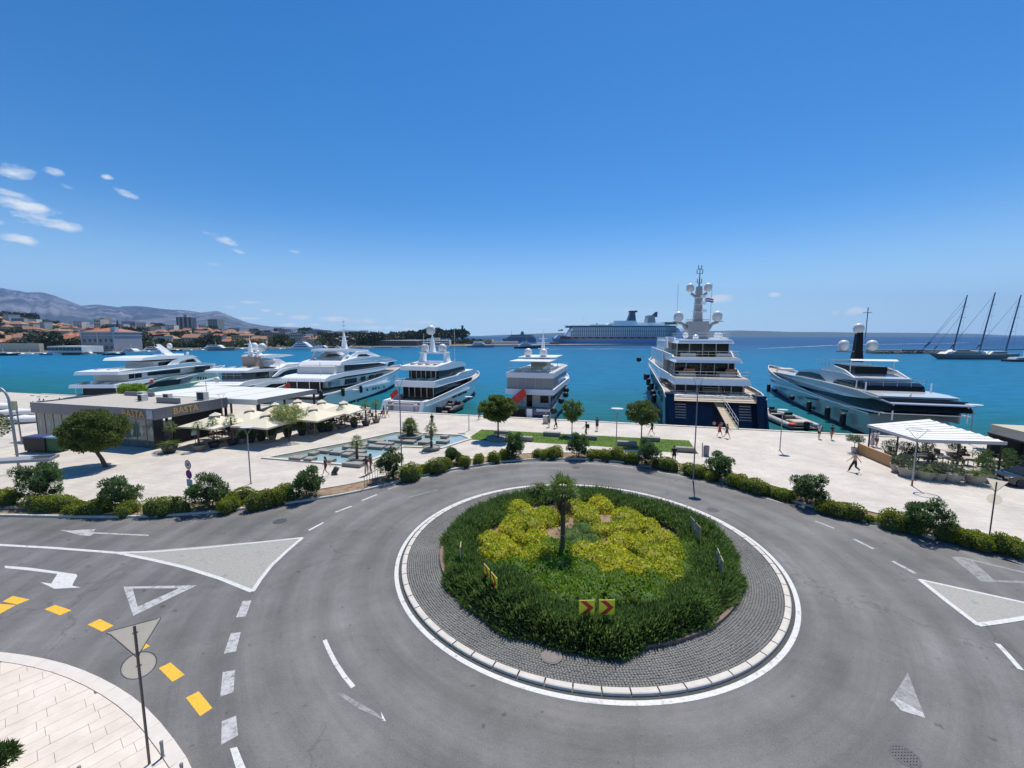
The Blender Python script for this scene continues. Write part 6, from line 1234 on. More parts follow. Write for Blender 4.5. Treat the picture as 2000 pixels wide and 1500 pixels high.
MB().box((0, tm, zm-.05), (5, 1.2, .2)).build('mast_crossbar', white, y.th); MB().path([(0, tm, zm+3), (0, tm, zm+6.2)], .06, 6).build('mast_pole', white, y.th)
for dz in (4.2, 5., 5.8): MB().box((0, tm, zm+dz), (.9, .08, .06)).build('aerial', greymetal, y.th)
for px, py in ((627, 771), (670, 766), (705, 760)): t, z = y.side(px, py, hb+.35, True); y.fender((hb+.35)*y.tap(t), t, z, 1.6, .32)
for px, py in ((718, 762), (729, 760), (734, 759), (740, 758), (750, 756)): y.plate('porthole', [(px-1, py-3), (px+1, py-3), (px+1, py+2), (px-1, py+2)], hb-.02, glass_dk)
t, z = y.side(668, 707, hb-.2, False); y.loungers(t+2.5, z-.1, 2.6, 4, mat('taupe_cushion', (.24, .19, .17), .8)); y.flag(.5, -.3, 4.3, 1.6); MB().box((0, .2, .35), (hb*1.7, 3.0, .3)).build('swim_platform', teak, y.th); y.rail([(-hb+.6, 3.2, 5.2), (hb-.6, 3.2, 5.2)], .8)
for px in (627,): t, z = y.side(627, 733, hb-.4, False); [y.post(x, t, z, z+2.3, .06) for x in (-hb+.5, hb-.5)]
for t0_, z0_, z1_ in ((4.2, 3.3, 5.4), (9.2, 5.9, 7.9)):
    MB().box((0, t0_, (z0_+z1_)/2), (hb*1.62, .2, z1_-z0_)).build('aft_glazing', glass_dk, y.th)
    for x in (-3.2, -1.2, 1.2, 3.2): y.post(x, t0_-.3, z0_, z1_, .07)
# ---- Y4 with dark RIB alongside
y = Yacht('motor_yacht', 'white yacht showing its stern with a mast arch and dome, left of the open water', (-17.9, 66.4), (.25, .968), 38, 3.75); hb = 3.75
y.hull([(0, 2.9), (4, 3.0), (12, 3.4), (24, 4.1), (38, 4.9)], white, 3., boot=boot, stern_rake=1.2, transom=False)
MB().box((0, 1.0, .35), (hb*1.9, 3.4, .28)).build('swim_platform', white, y.th); y.box('transom', 1.5, 3.0, hb-.2, .3, 2.75, white, rake=.7)
y.box('garage_door', 1.3, 1.52, 1, .75, 2.6, mat('transom_panel', (.5, .51, .56), .35), x0=(-2.1, 1.6), rake=.62)
for x in (-2.8, 2.6): y.box('stern_stair_recess', 1.2, 1.55, 1, .6, 2.7, mat('grey_recess', (.30, .30, .33), .6), x0=(x-.38, x+.38), rake=.65)
for x in (-hb+.35, hb-.35): y.box('quarter_wing', -.6, 3.2, 1, .2, 3.0, white, x0=(x-.32, x+.32), rake=1.6)
y.body('lower_rub_rail', [(832, 793), (870, 778), (905, 762.5), (918, 757), (918, 759), (905, 764.5), (870, 780), (832, 795)], hb+.12, white)
for q in ((888, 775), (899, 771), (908, 767)): y.plate('hull_window', [(q[0]-4, q[1]-1), (q[0]+4, q[1]-4), (q[0]+4, q[1]), (q[0]-4, q[1]+3)], hb+.0, glass_dk)
y.body('saloon', [(848, 780), (848, 757), (923, 735), (921, 745), (905, 753)], hb-.75, glass_dk)
tA, zA = y.side(850, 750, hb, False)
y.body('upper_overhang', [(849, 757.5), (880, 748), (905, 741), (924, 735), (932, 728), (931, 722.5), (925, 721), (900, 727.5), (893, 733), (870, 739), (849, 745.5)], hb, white)
y.body('upper_saloon', [(857, 745), (857, 724), (905, 715.5), (910, 724), (893, 731)], hb-.85, glass_dk); tB, zB = y.side(855, 720, hb, False)
y.body('sundeck_bulwark', [(853, 724.5), (875, 722), (905, 715), (911, 714), (908, 708), (900, 706), (885, 705.5), (870, 711), (853, 716)], hb-.25, white)
for x in (-2.9, -1.7, -.6, .6, 1.7, 2.9): y.post(x, tA+1.0, 2.9, zA-.2, .06, offwhite)
for x in (-2.8, -1.9, -.9, .0, .9, 1.9, 2.8): y.post(x, tB+1.2, zA+.3, zB-.2, .05, offwhite)
MB().box((0, tA+7.0, zA+.52), (hb*1.5, 11, .06)).build('teak_deck', teak, y.th); MB().box((0, tB+5.3, zB+.40), (hb*1.45, 8, .06)).build('teak_deck', teak, y.th); y.loungers(tB+3, zB+.4, 2.2, 4); y.loungers(tA+2, zA+.4, 2.2, 3)
for x in (-2.6, 2.6):
    tq, zq = y.side(878, 697, 2.6, False); mb = MB(); mb.loops([[(x+a, tq+b-1.2, zq-1.4+.0) for a, b in ((-.35, -.9), (.35, -.9), (.35, 1.3), (-.35, 1.3))], [(x*.88+a, tq+b-.8, zq+.75) for a, b in ((-.3, -.6), (.3, -.6), (.3, .6), (-.3, .6))]]); mb.build('arch_leg', white, y.th)
MB().bbox((0, tq-.9, zq+.8), (5.6, 1.5, .28)).build('arch_top', white, y.th); y.dome(-2.0, tq-.9, zq+1.7, .74); y.dome(1.6, tq-.9, zq+1.7, .74); y.mast(-.4, tq-.9, zq+.9, zq+4.2, .4); y.dome(-.7, tq-.9, zq+5.1, .82)
y.flag(-.9, 1.2, 3.6, 1.7); y.rail([(-3, tB+.3, zB+.5), (3, tB+.3, zB+.5)], .6); MB().path([(3.2, tB+9, zB), (3.2, tB+9, zB+7.5)], .03, 5).build('whip_aerial', white, y.th); MB().path([(-3.2, tB+9, zB), (-3.2, tB+9, zB+6)], .03, 5).build('whip_aerial', white, y.th)
for px, py in ((855, 800),): t, z = y.side(px, py, hb+.4, False); y.fender(hb+.4, t, z, 1.2, .3)
# ---- Y5 classic yacht with blue hull
y = Yacht('classic_yacht', 'boxy white yacht with blue hull and grey canvas screen in the middle', (2.2, 61.6), (.25, .968), 37, 3.55); hb = 3.55
y.hull([(0, 2.6), (6, 2.9), (16, 3.8), (28, 4.9), (37, 5.6)], blueh, 3., boot=boot, strake=white)
z_ = lambda py, D: H-(py-656)*D/FPX-WZ
y.box('main_deckhouse', 4.2, 27, 2.75, 2.3, 4.75, offwhite, frk=.6); y.box('lower_overhang', 1.6, 26, 3.75, 4.62, 5.45, mat('lilac_white_panel', (.68, .69, .76), .45)); y.box('canvas_screen', 1.9, 9, 3.55, 5.45, 7.15, mat('grey_canvas_screen', (.27, .26, .27), .8, var=.05), rake=.15)
for x in (-1.9, -.6, .9, 2.2): MB().path([(x, 1.86, 5.5), (x, 1.98, 7.1)], .025, 4).build('screen_seam', offwhite, y.th)
y.box('upper_deckhouse', 9, 25, 3.0, 5.45, 7.2, white, frk=1.2); y.box('sundeck_bulwark', 1.8, 24, 3.65, 7.15, 7.95, MAT['lilac_white_panel']); y.box('sundeck_floor', 2.1, 23.5, 3.35, 7.93, 7.97, offwhite)
for t in np.arange(10.5, 23, 2.2): y.plate if False else MB().box((3.03, t, 6.4), (.05, 1.5, .8)).build('window', glass_dk, y.th)
for t in np.arange(6, 25, 2.4): MB().box((2.78, t, 3.6), (.05, 1.6, .9)).build('window', glass_dk, y.th)
MB().box((-.5, 4.17, 3.3), (.9, .05, 1.9)).build('door', glass_dk, y.th); MB().box((1.9, 4.17, 3.6), (1.3, .05, 1.1)).build('window', glass_dk, y.th); MB().box((-2.0, 4.17, 3.5), (.9, .05, 1.2)).build('window', mat('beige_blind', (.42, .38, .32), .6), y.th)
MB().box((.2, .6, 1.2), (6.6, 1.6, .14)).build('swim_platform', teak, y.th); MB().box((-1.7, -.02, 1.9), (2.9, .12, 1.5)).build('transom_recess', dkin, y.th); MB().bbox((.5, -.3, 2.2), (.8, .3, 1.2)).build('passerelle_end', white, y.th); MB().box((2.5, .0, 2.6), (2.1, .3, .35)).build('stern_cap', MAT['lilac_white_panel'], y.th)
for (t0_, t1_, z0_) in ((2.6, 11, 9.6), (8.5, 17, 9.95)): MB().box((-.2, (t0_+t1_)/2, z0_), (6.4, t1_-t0_, .10)).build('bimini_top', white, y.th)
for x in (-3.3, -.9, 2.9):
    for t in (2.6, 11): y.post(x, t, 7.9, 9.6, .045, steel)
y.box('bridge_house', 9, 15, 1.3, 7.95, 9.5, mat('beige_panel', (.45, .42, .36), .5)); y.dome(-1.9, 9.5, 10.75, .66); y.dome(.75, 9.5, 10.7, .66); y.mast(.3, 11.5, 10, 13.8, .35, bars=((.35, .9), (.6, 1.1), (.8, .7)))
for k in range(4): MB().ball((1.8+.5*(k % 2), 5+1.2*k, 8.35), .42, 10).build('fender_stack', white, y.th, smooth=True)
y.loungers(5, 7.95, 2.6, 4, offwhite); y.flag(-.6, 1.3, 4.3, 2.5, ang=-40)
for px, py in ((1106, 762), (1105, 771), (1096, 783), (1081, 802)): t, z = y.side(px, py, hb+.5, True); y.fender((hb)*y.tap(t)+.5, t, z, 1.1, .4, ball=True)
y.rail([(3.4, 3, 2.9), (3.4, 14, 4.0), (3.2, 22, 4.9)], .6); y.rail([(-3.5, 2, 7.9), (3.5, 2, 7.9), (3.5, 20, 7.9)], .8)
# ---- Y6 the big navy hulled yacht
y = Yacht('superyacht', 'largest yacht with navy hull, four white decks and a towering mast with four domes', (27.6, 55.4), (.25, .968), 74, 6.5, .6); hb = 6.5
y.hull([(0, 4.9), (4, 5.6), (12, 5.8), (40, 6.8), (74, 8.6)], navy, 6., boot=boot, transom=False, flare=.8, stern_rake=2.5)
MB().bbox((0, .2, .55), (13.4, 4.0, .36), bev=.1).build('swim_platform', white, y.th); MB().box((0, .3, .74), (12.4, 3.2, .03)).build('platform_teak', mat('pale_teak', (.5, .44, .34), .8), y.th)
mb = MB(); mb.loops([[(-6.2, 2.2, .5), (6.2, 2.2, .5), (6.2, 6, .5), (-6.2, 6, .5)], [(-6.0, 4.0, 4.5), (6.0, 4.0, 4.5), (6.0, 7, 4.5), (-6.0, 7, 4.5)]]); mb.build('transom', navy, y.th)
for x in (-5.9, 5.9): y.box('quarter_wing', .7, 5, 1, .6, 5.3, navy, x0=(x-.62, x+.62), rake=2.2)
def tq_(z): return 2.2+1.8*(z-.5)/4-.04
for x in (-4.3, 4.1):
    for k in range(6): z = 1.9+k*.36; MB().box((x, tq_(z)-.03, z), (1.5, .07, .16)).build('louvre_slat', mat('louvre_grey', (.22, .23, .27), .5), y.th)
for x in (-.4, .5): mb = disc(MB(), (x, tq_(1.8)-.05, 1.8), .22, .05); mb.build('deck_light', galv, y.th)
MB().box((0, 12, 4.45), (11.6, 18, .14)).build('main_deck', teak, y.th); y.rail([(-6.0, 4.6, 4.5), (6.0, 4.6, 4.5)], 1.05); y.rail([(-5.6, 4.1, 4.45), (5.6, 4.1, 4.45)], .5)
y.box('main_saloon', 7.2, 46, 4.9, 4.5, 6.6, glass_dk, frk=.5)
for x in (-4.2, -2.3, 3.2, 5.0): MB().bbox((x, 5.9, 4.85), (1.5, .8, .65), bev=.08).build('deck_sofa', offwhite, y.th)
MB().box((0, 4.35, 4.75), (11.8, .06, .5)).build('steel_bulwark', steel, y.th)
for x in (-4.7, -3.2, -1.6, 1.4, 3.1, 4.7): y.post(x, 7.1, 4.5, 6.4, .09, offwhite)
for k in range(6): MB().box((.4, 5.2+k*.3, 4.7+k*.30), (2.4, .3, .08)).build('stair_tread', teak, y.th)
for x in (-1.0, 1.8): MB().path([(x, 5.1, 5.3), (x, 7.0, 7.1)], .05, 6).build('stair_rail', steel, y.th)
mb = MB(); mb.loops([[(-5.2, 5, 6.4), (5.2, 5, 6.4), (5.5, 16, 6.4), (-5.5, 16, 6.4)], [(-5.0, 5.3, 7.3), (5.0, 5.3, 7.3), (5.5, 16, 7.3), (-5.5, 16, 7.3)]]); mb.build('bridge_deck_band', white, y.th)
MB().box((0, 10.5, 7.34), (10.0, 9.6, .05)).build('teak_deck', teak, y.th); y.rail([(-5.2, 12, 7.3), (-5.0, 5.5, 7.3), (5.0, 5.5, 7.3), (5.2, 12, 7.3)], 1.0)
y.box('upper_saloon', 12, 44, 4.6, 7.3, 9.6, glass_dk, frk=.6)
for x in (-4.4, -2.6, -.4, 1.6, 3.6, 4.5): y.post(x, 11.9, 7.3, 9.5, .09, offwhite)
mb = MB(); mb.loops([[(-4.7, 8, 9.45), (4.7, 8, 9.45), (5.1, 17, 9.45), (-5.1, 17, 9.45)], [(-4.4, 8.4, 10.15), (4.4, 8.4, 10.15), (5.0, 17, 10.15), (-5.0, 17, 10.15)]]); mb.build('owner_deck_band', white, y.th)
MB().box((0, 12.5, 10.19), (8.6, 8, .05)).build('teak_deck', teak, y.th); y.rail([(-4.7, 14, 10.15), (-4.4, 8.6, 10.15), (4.4, 8.6, 10.15), (4.7, 14, 10.15)], 1.0)
y.box('sky_lounge', 13.5, 40, 4.0, 10.15, 12.4, glass_dk, frk=.8)
for x in (-3.9, -2, 0, 2, 3.9): y.post(x, 13.4, 10.15, 12.3, .09, offwhite)
mb = MB(); mb.loops([[(-4.1, 11, 12.3), (4.1, 11, 12.3), (4.5, 24, 12.3), (-4.5, 24, 12.3)], [(-3.8, 11.4, 12.95), (3.8, 11.4, 12.95), (4.4, 24, 12.95), (-4.4, 24, 12.95)]]); mb.build('sun_deck_band', white, y.th); y.rail([(-4, 20, 12.95), (-3.8, 11.6, 12.95), (3.8, 11.6, 12.95), (4, 20, 12.95)], 1.0)
for (t0_, t1_, w_, z0_, z1_) in ((16, 48, 6.2, 5.7, 7.9), (17, 46, 5.7, 8.6, 10.9), (18, 40, 4.9, 11.4, 13.2)):
    for sg in (-1, 1): y.box('side_bulwark', t0_, t1_, 1, z0_, z1_, white, x0=(sg*w_-.12, sg*w_+.12), rake=1.2)
for sg in (-1, 1):
    for (t0_, w0, w1, z0_, z1_) in ((5.2, 5.15, 6.2, 6.4, 7.9), (8.2, 4.65, 5.7, 9.4, 10.9), (11.2, 4.05, 4.9, 12.2, 13.3)):
        mb = MB(); a = [(sg*w0, t0_+4, z0_+.2), (sg*w1, t0_+11.5, z0_-.1), (sg*w1, t0_+11.5, z1_), (sg*w0, t0_+5, z0_+1.0)]; mb.plate([a[0], a[1], a[2], a[3]], .22, (-sg, 0, 0)); mb.build('swept_wing', white, y.th)
y.box('superstructure_core', 20, 47, 5.3, 5.6, 12.6, white, frk=6); y.box('mast_house', 18, 24, 1.65, 12.9, 16.0, mat('warm_grey_paint', (.40, .37, .36), .5), frk=1.0)
mb = MB(); mb.loops([[(-.68*k, 19.5-1.0*k, z), (.68*k, 19.5-1.0*k, z), (.68*k, 19.5+1.2*k, z), (-.68*k, 19.5+1.2*k, z)] for z, k in ((15.9, 1), (18.5, .8), (21.6, .65), (22, .6))]); mb.build('mast', MAT['warm_grey_paint'], y.th)
for sg in (-1, 1):
    MB().path([(sg*1.7, 19.5, 14.8), (sg*2.4, 19.5, 15.6), (sg*3.4, 19.5, 15.9)], [.5, .28, .22], 8).build('dome_arm', MAT['warm_grey_paint'], y.th); y.dome(sg*3.15, 19.5, 16.95, .82); MB().box((sg*3.6, 19.5, 16.0), (.9, .5, .15)).build('dome_platform', MAT['warm_grey_paint'], y.th)
    MB().path([(sg*.5, 19.5, 20.3), (sg*1.3, 19.5, 20.9)], [.28, .2], 8).build('dome_arm', MAT['warm_grey_paint'], y.th); y.dome(sg*1.45, 19.5, 21.9, .66)
    MB().path([(sg*2.9, 24, 13), (sg*2.9, 24, 23)], .03, 5).build('whip_aerial', greymetal, y.th)
MB().path([(0, 19.5, 21.8), (0, 19.5, 25.2)], [.16, .05], 6).build('mast_pole', galv, y.th); MB().box((0, 19.5, 16.3), (3.8, .8, .14)).build('radar_platform', white, y.th)
for z, w_ in ((22.6, .7), (24.2, .9), (24.9, .5)): MB().box((0, 19.5, z), (w_, .1, .08)).build('aerial', greymetal, y.th); [MB().path([(x, 19.5, z), (x, 19.5, z+.7)], .07, 5).build('mast_light', greymetal, y.th) for x in (-w_/2, w_/2)]
mb = MB(); mb.loops([[(1.0+.25*i, 19.2-.1*i, 19.9+.1*math.sin(i)-w_) for i in range(6)] for w_ in (0, .22, .44, .66)], closed=False, cap=False); o = mb.build('courtesy_flag', [red, signw, signb], y.th); o.data.polygons.foreach_set('material_index', [0]*5+[1]*5+[2]*5)
for sg, ts in ((-1, (17, 20, 24, 28, 33, 38, 44)),):
    for i, t in enumerate(ts): y.fender(-hb-.45, t, 1.6+.5*(i % 3)+.05*t, 1.5, .45, ball=(i % 2 == 1))
y.fender(-hb-1.8, 52, 7.5, 1.2, .5, ball=True); MB().path([(-hb+.2, 52, 8.2), (-hb-1.8, 52, 8.4)], .05, 5).build('boom', steel, y.th)
for x, t, z in ((-3, 8, 7.36), (2.6, 8, 7.36), (-2.5, 11, 10.2), (2.6, 11, 10.2), (-3, 6.8, 4.5), (3.6, 6.6, 4.5)): MB().bbox((x, t, z+.3), (2.2, 1.2, .6), bev=.08).build('deck_sofa', beige if z < 8 else offwhite, y.th)
MB().bbox((3.6, 9.8, 7.9), (1.6, .4, 1.1)).build('copper_bar', mat('copper_cladding', (.35, .15, .09), .4, .5), y.th); MB().bbox((-2.4, 9.8, 7.9), (1.6, .4, 1.1)).build('copper_bar', MAT['copper_cladding'], y.th)
for z, w_ in ((17.6, 1.5), (18.9, 1.2), (20.0, 1.0)): MB().box((.0, 18.4, z), (w_*1.6, .35, .10)).build('mast_platform', white, y.th); MB().box((w_*.5, 18.2, z+.25), (.8, .3, .35)).build('radar_scanner', white, y.th)
for x, t, z in ((-2.6, 14, 13.6), (2.2, 14.5, 13.6), (-1.2, 13, 13.3), (3.2, 17, 13.6)): MB().ball((x, t, z), .45, 10).build('small_dome', white, y.th, smooth=True)
# gangway from the yacht to the quay
g0 = y.S+y.r*.6+y.d*3.6; g0.z = WZ+4.3; g1 = G(1432, 836, .2); gw = thing('gangway', 'pale wooden gangway with steel rails down from the navy yacht to the quay', 'gangway', g1, 0); dv = g0-g1; sv = dv.cross(Vector((0, 0, 1))).normalized()
MB().plate([sv*.62, -sv*.62, dv-sv*.5, dv+sv*.5], .12, (0, 0, -1)).build('gangway_board', mat('pale_plank', (.60, .47, .30), .7, var=.08), gw)
for k in range(1, 14): c = dv*(k/14)+Vector((0, 0, .01)); MB().plate([c-sv*.55-dv.normalized()*.02, c+sv*.55-dv.normalized()*.02, c+sv*.55+dv.normalized()*.02, c-sv*.55+dv.normalized()*.02], .02, (0, 0, 1)).build('foot_batten', teak, gw)
for sg in (1,):
    for h_ in (.5, 1.0): MB().path([sv*.6*sg+Vector((0, 0, h_)), dv+sv*.5*sg+Vector((0, 0, h_))], .03, 6).build('hand_rail', steel, gw)
    for k in range(7): c = dv*(k/6)+sv*.57*sg; MB().path([c, c+Vector((0, 0, 1.0))], .025, 6).build('rail_post', steel, gw)
# ---- Y7 grey green yacht on the right
y = Yacht('superyacht', 'sleek grey green hulled yacht with black mast and three domes on the right', (50.4, 51.1), (.29, .957), 64, 4.2, .5); hb = 4.2; y.vis = -1
y.hull([(0, 3.3), (8, 3.2), (20, 3.5), (40, 4.4), (64, 5.7)], seagrey, 5., boot=boot, stern_rake=2.5)
y.body('hull_belt', [(1503, 744), (1545, 757), (1600, 775), (1650, 790), (1700, 801), (1726, 806), (1726, 808), (1700, 804), (1650, 793), (1600, 778), (1545, 760), (1503, 747)], hb+.05, white)
y.body('main_deck_glazing', [(1504, 737), (1545, 746), (1600, 760), (1650, 771), (1700, 776), (1735, 780), (1745, 802), (1700, 802), (1650, 791), (1600, 776), (1545, 759), (1505, 745)], hb-.35, glass_dk)
y.body('upper_bulwark', [(1499, 727), (1515, 727), (1560, 735), (1620, 748), (1675, 762), (1700, 772), (1714, 776), (1690, 778), (1650, 773), (1600, 762), (1545, 748.5), (1502, 738)], hb+.02, mat('pale_grey_green_paint', (.58, .60, .60), .25, coat=.4))
y.body('superstructure', [(1550, 735), (1560, 724), (1580, 721.5), (1605, 722), (1645, 728), (1668, 738), (1668, 743), (1650, 741), (1632, 740), (1624, 749), (1600, 744)], hb-.75, MAT['pale_grey_green_paint'])
y.plate('wheelhouse_window', [(1553, 733), (1561, 726), (1585, 727), (1600, 731), (1614, 746), (1590, 741)], hb-.7, glass_dk)
y.body('upper_glazing', [(1634, 741), (1662, 743), (1682, 745), (1690, 752), (1692, 764), (1660, 760), (1643, 754)], hb-.9, glass_dk)
y.body('upper_deck_slab', [(1660, 763), (1690, 771), (1714, 777), (1716, 773), (1700, 767), (1670, 760)], hb-.1, MAT['pale_grey_green_paint'])
y.body('lower_deck_roof', [(1700, 777.5), (1716, 778), (1742, 788), (1742, 790), (1712, 780)], hb-.2, mat('blue_grey_deckhead', (.26, .32, .42), .5))
y.plate('sundeck_bulwark', [(1606, 722), (1610, 715), (1630, 714), (1650, 722), (1668, 736), (1670, 741), (1640, 731)], hb-.95, white, .2); ts_, zs_ = y.side(1640, 726, -hb+1, False); y.box('helm_house', ts_-2, ts_+7, hb-2.2, zs_-1.2, zs_+1.0, glass_dk); y.rail([(-hb+1.1, ts_-3, zs_-1.2), (-hb+1.1, ts_-9, zs_-1.2), (hb-1.1, ts_-9, zs_-1.2), (hb-1.1, ts_-3, zs_-1.2)], 1.0); y.loungers(ts_-6, zs_-1.3, 2.4, 3, mat('sand_cushion', (.40, .36, .30), .8))
y.body('hardtop', [(1613, 703), (1625, 701), (1660, 701), (1664, 704.5), (1640, 705)], hb-1.3, white)
for px in (1662,): t, z = y.side(px, 705, -hb+1.5, False); [y.post(x, t, z-2.6, z, .07, white) for x in (-hb+1.5, hb-1.5)]
for px, z0_ in ((1672, 742), (1690, 746)): t, z = y.side(px, z0_, -hb+.5, False); [y.post(x, t, z-2.4, z, .09, white) for x in (-hb+.6, hb-.6)]
for px, z0_ in ((1716, 781), (1741, 789)): t, z = y.side(px, z0_, -hb+.4, False); [y.post(x, t, z-2.0, z, .09, white) for x in (-hb+.6, hb-.6)]
tm, zm = y.side(1673, 702, 0, False); mb = MB(); mb.loops([[(-.5*k, tm-.6*k, z), (.5*k, tm-.6*k, z), (.5*k, tm+.6*k, z), (-.5*k, tm+.6*k, z)] for z, k in ((zm-.4, 1.3), (zm+1.6, .95), (zm+4.3, .75))]); mb.build('black_mast', mat('black_gloss_paint', (.008, .008, .009), .6, spec=.2), y.th)
y.dome(-1.9, tm, zm+2.3, .78); y.dome(1.9, tm, zm+2.3, .78); y.dome(-.1, tm, zm+5.0, .74); MB().box((0, tm, zm+1.25), (5.6, .7, .18)).build('mast_crossbar', greymetal, y.th); MB().path([(.9, tm, zm+3.5), (.9, tm, zm+8.2)], .07, 6).build('mast_pole', greymetal, y.th); MB().box((.9, tm, zm+7.4), (1.2, .08, .08)).build('aerial', greymetal, y.th)
for sg in (-1, 1): MB().path([(sg*2, tm, zm+1.2), (sg*2, tm, zm+1.6)], .3, 8).build('dome_stand', greymetal, y.th)
for px, py, bl in ((1502, 758, 0), (1513, 762, 1), (1547, 777, 1), (1580, 794, 0), (1616, 806, 0), (1646, 819, 0)): t, z = y.side(px, py, -hb-.45, True); y.fender(-(hb*y.tap(t)+.45), t, z, 1.9, .40, ball=bool(bl))
for q in ((1571, 775, 1598, 781), (1569, 789, 1592, 799), (1640, 799, 1655, 803)): y.plate('hull_window', [(q[0], q[1]), (q[2], q[3]-2), (q[2], q[3]+2), (q[0]+6, q[1]+4)], hb-.05, glass_dk)
y.rail([(0, 58, 5.2), (-2.4, 48, 4.9)], .9); t, z = y.side(1535, 722, 0, False); MB().bbox((0, t, 5.6), (2.6, 3, .5)).build('foredeck_table', offwhite, y.th)
MB().box((hb-.6, 4, 3.6), (.2, 9, 1.3)).build('stern_bulwark', seagrey, y.th); y.box('aft_sofa', 3, 4.6, hb-1.6, 2.9, 3.6, mat('slate_cushion', (.10, .12, .17), .8)); y.flag(-.6, 1.5, 4.6, 1.5); y.loungers(10, 5.9, 2.6, 4, mat('grey_cushion', (.2, .21, .24), .8))
for t, z, w_ in ((9, 5.9, 3.6), (19, 8.4, 3)): y.rail([(-w_, t+6, z), (-w_, t, z), (w_, t, z), (w_, t+6, z)], .9)
# ------------------------------------------------------------------ tenders and small boats
def rib(name, label, S, d, L, hb_, tube, floor=greymetal, console=True, group=None, cat='boat', z=-1.5):
    d = Vector((*d, 0)).normalized(); th = thing(name, label, cat, (S[0], S[1], z), math.atan2(-d.x, d.y), group); pts = [(-hb_, 0, .45)]+[(-hb_*(1-max(0, (t-.55)/.45)**2.2), t*L, .45+.25*t) for t in np.linspace(.15, 1, 9)]
    P = pts+[(-x, y_, z_) for x, y_, z_ in pts[::-1]][1:]; MB().path(P, hb_*.22, 10).build('inflatable_tube', tube, th, smooth=True)
    mb = MB(); mb.loops([[(x*.9, t, .3) for x, t, _ in pts], [(-x*.9, t, .3) for x, t, _ in pts]], closed=False, cap=False); mb.build('floor', floor, th); mb = MB(); mb.loops([[(x*.85, t, .15) for x, t, _ in pts], [(x*.2, t, -.4) for x, t, _ in pts], [(-x*.2, t, -.4) for x, t, _ in pts], [(-x*.85, t, .15) for x, t, _ in pts]], closed=False, cap=False); mb.build('hull', tube, th)
    if console:
        MB().bbox((0, L*.42, .8), (hb_*.7, .9, 1.0), bev=.1).build('console', floor, th); MB().box((0, L*.42+.35, 1.5), (hb_*.65, .04, .4)).build('windscreen', glass_dk, th)
        for k, t in enumerate((.22, .30)): MB().bbox((0, L*t, .65), (hb_*1.1, .5, .5), bev=.1).build('seat', beige if k else black, th)
    MB().bbox((0, -.15, .8), (.55, .5, 1.0), bev=.1).build('outboard_engine', black, th); return th
p = G(862, 806, -1.3); rib('tender', 'black inflatable tender alongside the white yacht with the mast arch', (p.x-.2, p.y), (.28, .96), 8.5, 1.75, mat('black_tube', (.02, .02, .022), .5), mat('tender_clutter', (.16, .14, .12), .8, var=.6, vs=4))
p = G(1588, 838, -1.2); rib('tender', 'grey tender with sunbed and red float between the two big yachts', (p.x-.6, p.y+.6), (.12, .99), 11, 1.9, mat('grey_tube', (.36, .37, .40), .5), mat('tender_deck', (.12, .11, .11), .7)); t_ = bpy.data.objects['tender.001']; MB().bbox((0, 1.6, .8), (2.4, 2.0, .6), bev=.12).build('sunbed', beige, t_)
p = G(1548, 826, -1.2); rib('jet_tender', 'dark tender with a navy cover beside the swim platform of the navy yacht', (p.x+.2, p.y+2.2), (.1, .99), 9, 1.4, mat('white_tube', (.5, .5, .52), .5), black); p = G(1547, 836, -1.2); tag(MB().ball((0, 0, 0), .55, 12, sz=.5).build('red_float', red, smooth=True, loc=(p.x, p.y, -.7)), 'red inflatable float at the stern of the grey tender', 'float')
for i, (px, py, L, m_, d_) in enumerate(((4, 784, 7, 'black_tube', 'dark inflatable dinghy at the left quay edge'), (22, 786, 6, 'grey_tube', 'grey inflatable dinghy at the left quay, second'), (38, 786, 6, 'black_tube', 'black inflatable dinghy at the left quay, rightmost'))): 
    p = G(px, py, -.3); rib('dinghy', d_, (p.x, p.y+1.5), (.1, 1), L, 1.2, MAT[m_], group='dinghies at the left quay')
for i, (px, py, wpx, d_) in enumerate(((30, 812, 60, 'white covered boat lying on the left quay, upper one'), (50, 826, 55, 'white covered boat lying on the left quay, lower one'), (5, 800, 30, 'pale covered boat at the left edge of the quay'))):
    p = G(px, py, .1); s_ = p.y/FPX*wpx/2; th = thing('covered_boat', d_, 'boat', (p.x, p.y, .1), R(-72), 'covered boats on the left quay'); ls = []
    for f in np.linspace(-1, 1, 9): w_ = .95*(1-max(0, f)**2.5)+.03; ls.append([(-w_, f*s_, .35), (-w_*.8, f*s_, .8), (0, f*s_, 1.15-.3*abs(f)), (w_*.8, f*s_, .8), (w_, f*s_, .35), (0, f*s_, .0)])
    MB().loops(ls).build('cover', mat('white_tarpaulin', (.70, .70, .70), .8), th, smooth=True); MB().box((0, 0, .12), (.5, s_*1.2, .25)).build('cradle', greymetal, th)
# ------------------------------------------------------------------ the far shore
from mathutils import noise as mnoise
def interp(tab, x):
    if x <= tab[0][0]: return tab[0][1]
    for a, b in zip(tab, tab[1:]):
        if x <= b[0]: return a[1]+(b[1]-a[1])*(x-a[0])/(b[0]-a[0])
    return tab[-1][1]
YW = [(-600, 694), (0, 692.5), (240, 690), (330, 685), (450, 683), (600, 682), (760, 679), (900, 677.5), (965, 676)]
SIL = [(-600, 610), (0, 622), (60, 626), (120, 636), (200, 640), (300, 642), (450, 647), (560, 650), (700, 653), (800, 660), (880, 661), (965, 668)]
def shoreD(px): return 13.5*FPX/(interp(YW, px)-656)
def bear(px, D, z=0.): return Vector(((px-1000)/FPX*D*1.0, D, z))
def land_z(px, D):
    d0 = shoreD(px); f = max(0, min(1, (D-d0-22)/380)); zt = 12+(656-interp(SIL, px))/FPX*(d0+400)-7
    return .4+max(0, zt)*(f*f*(3-2*f))
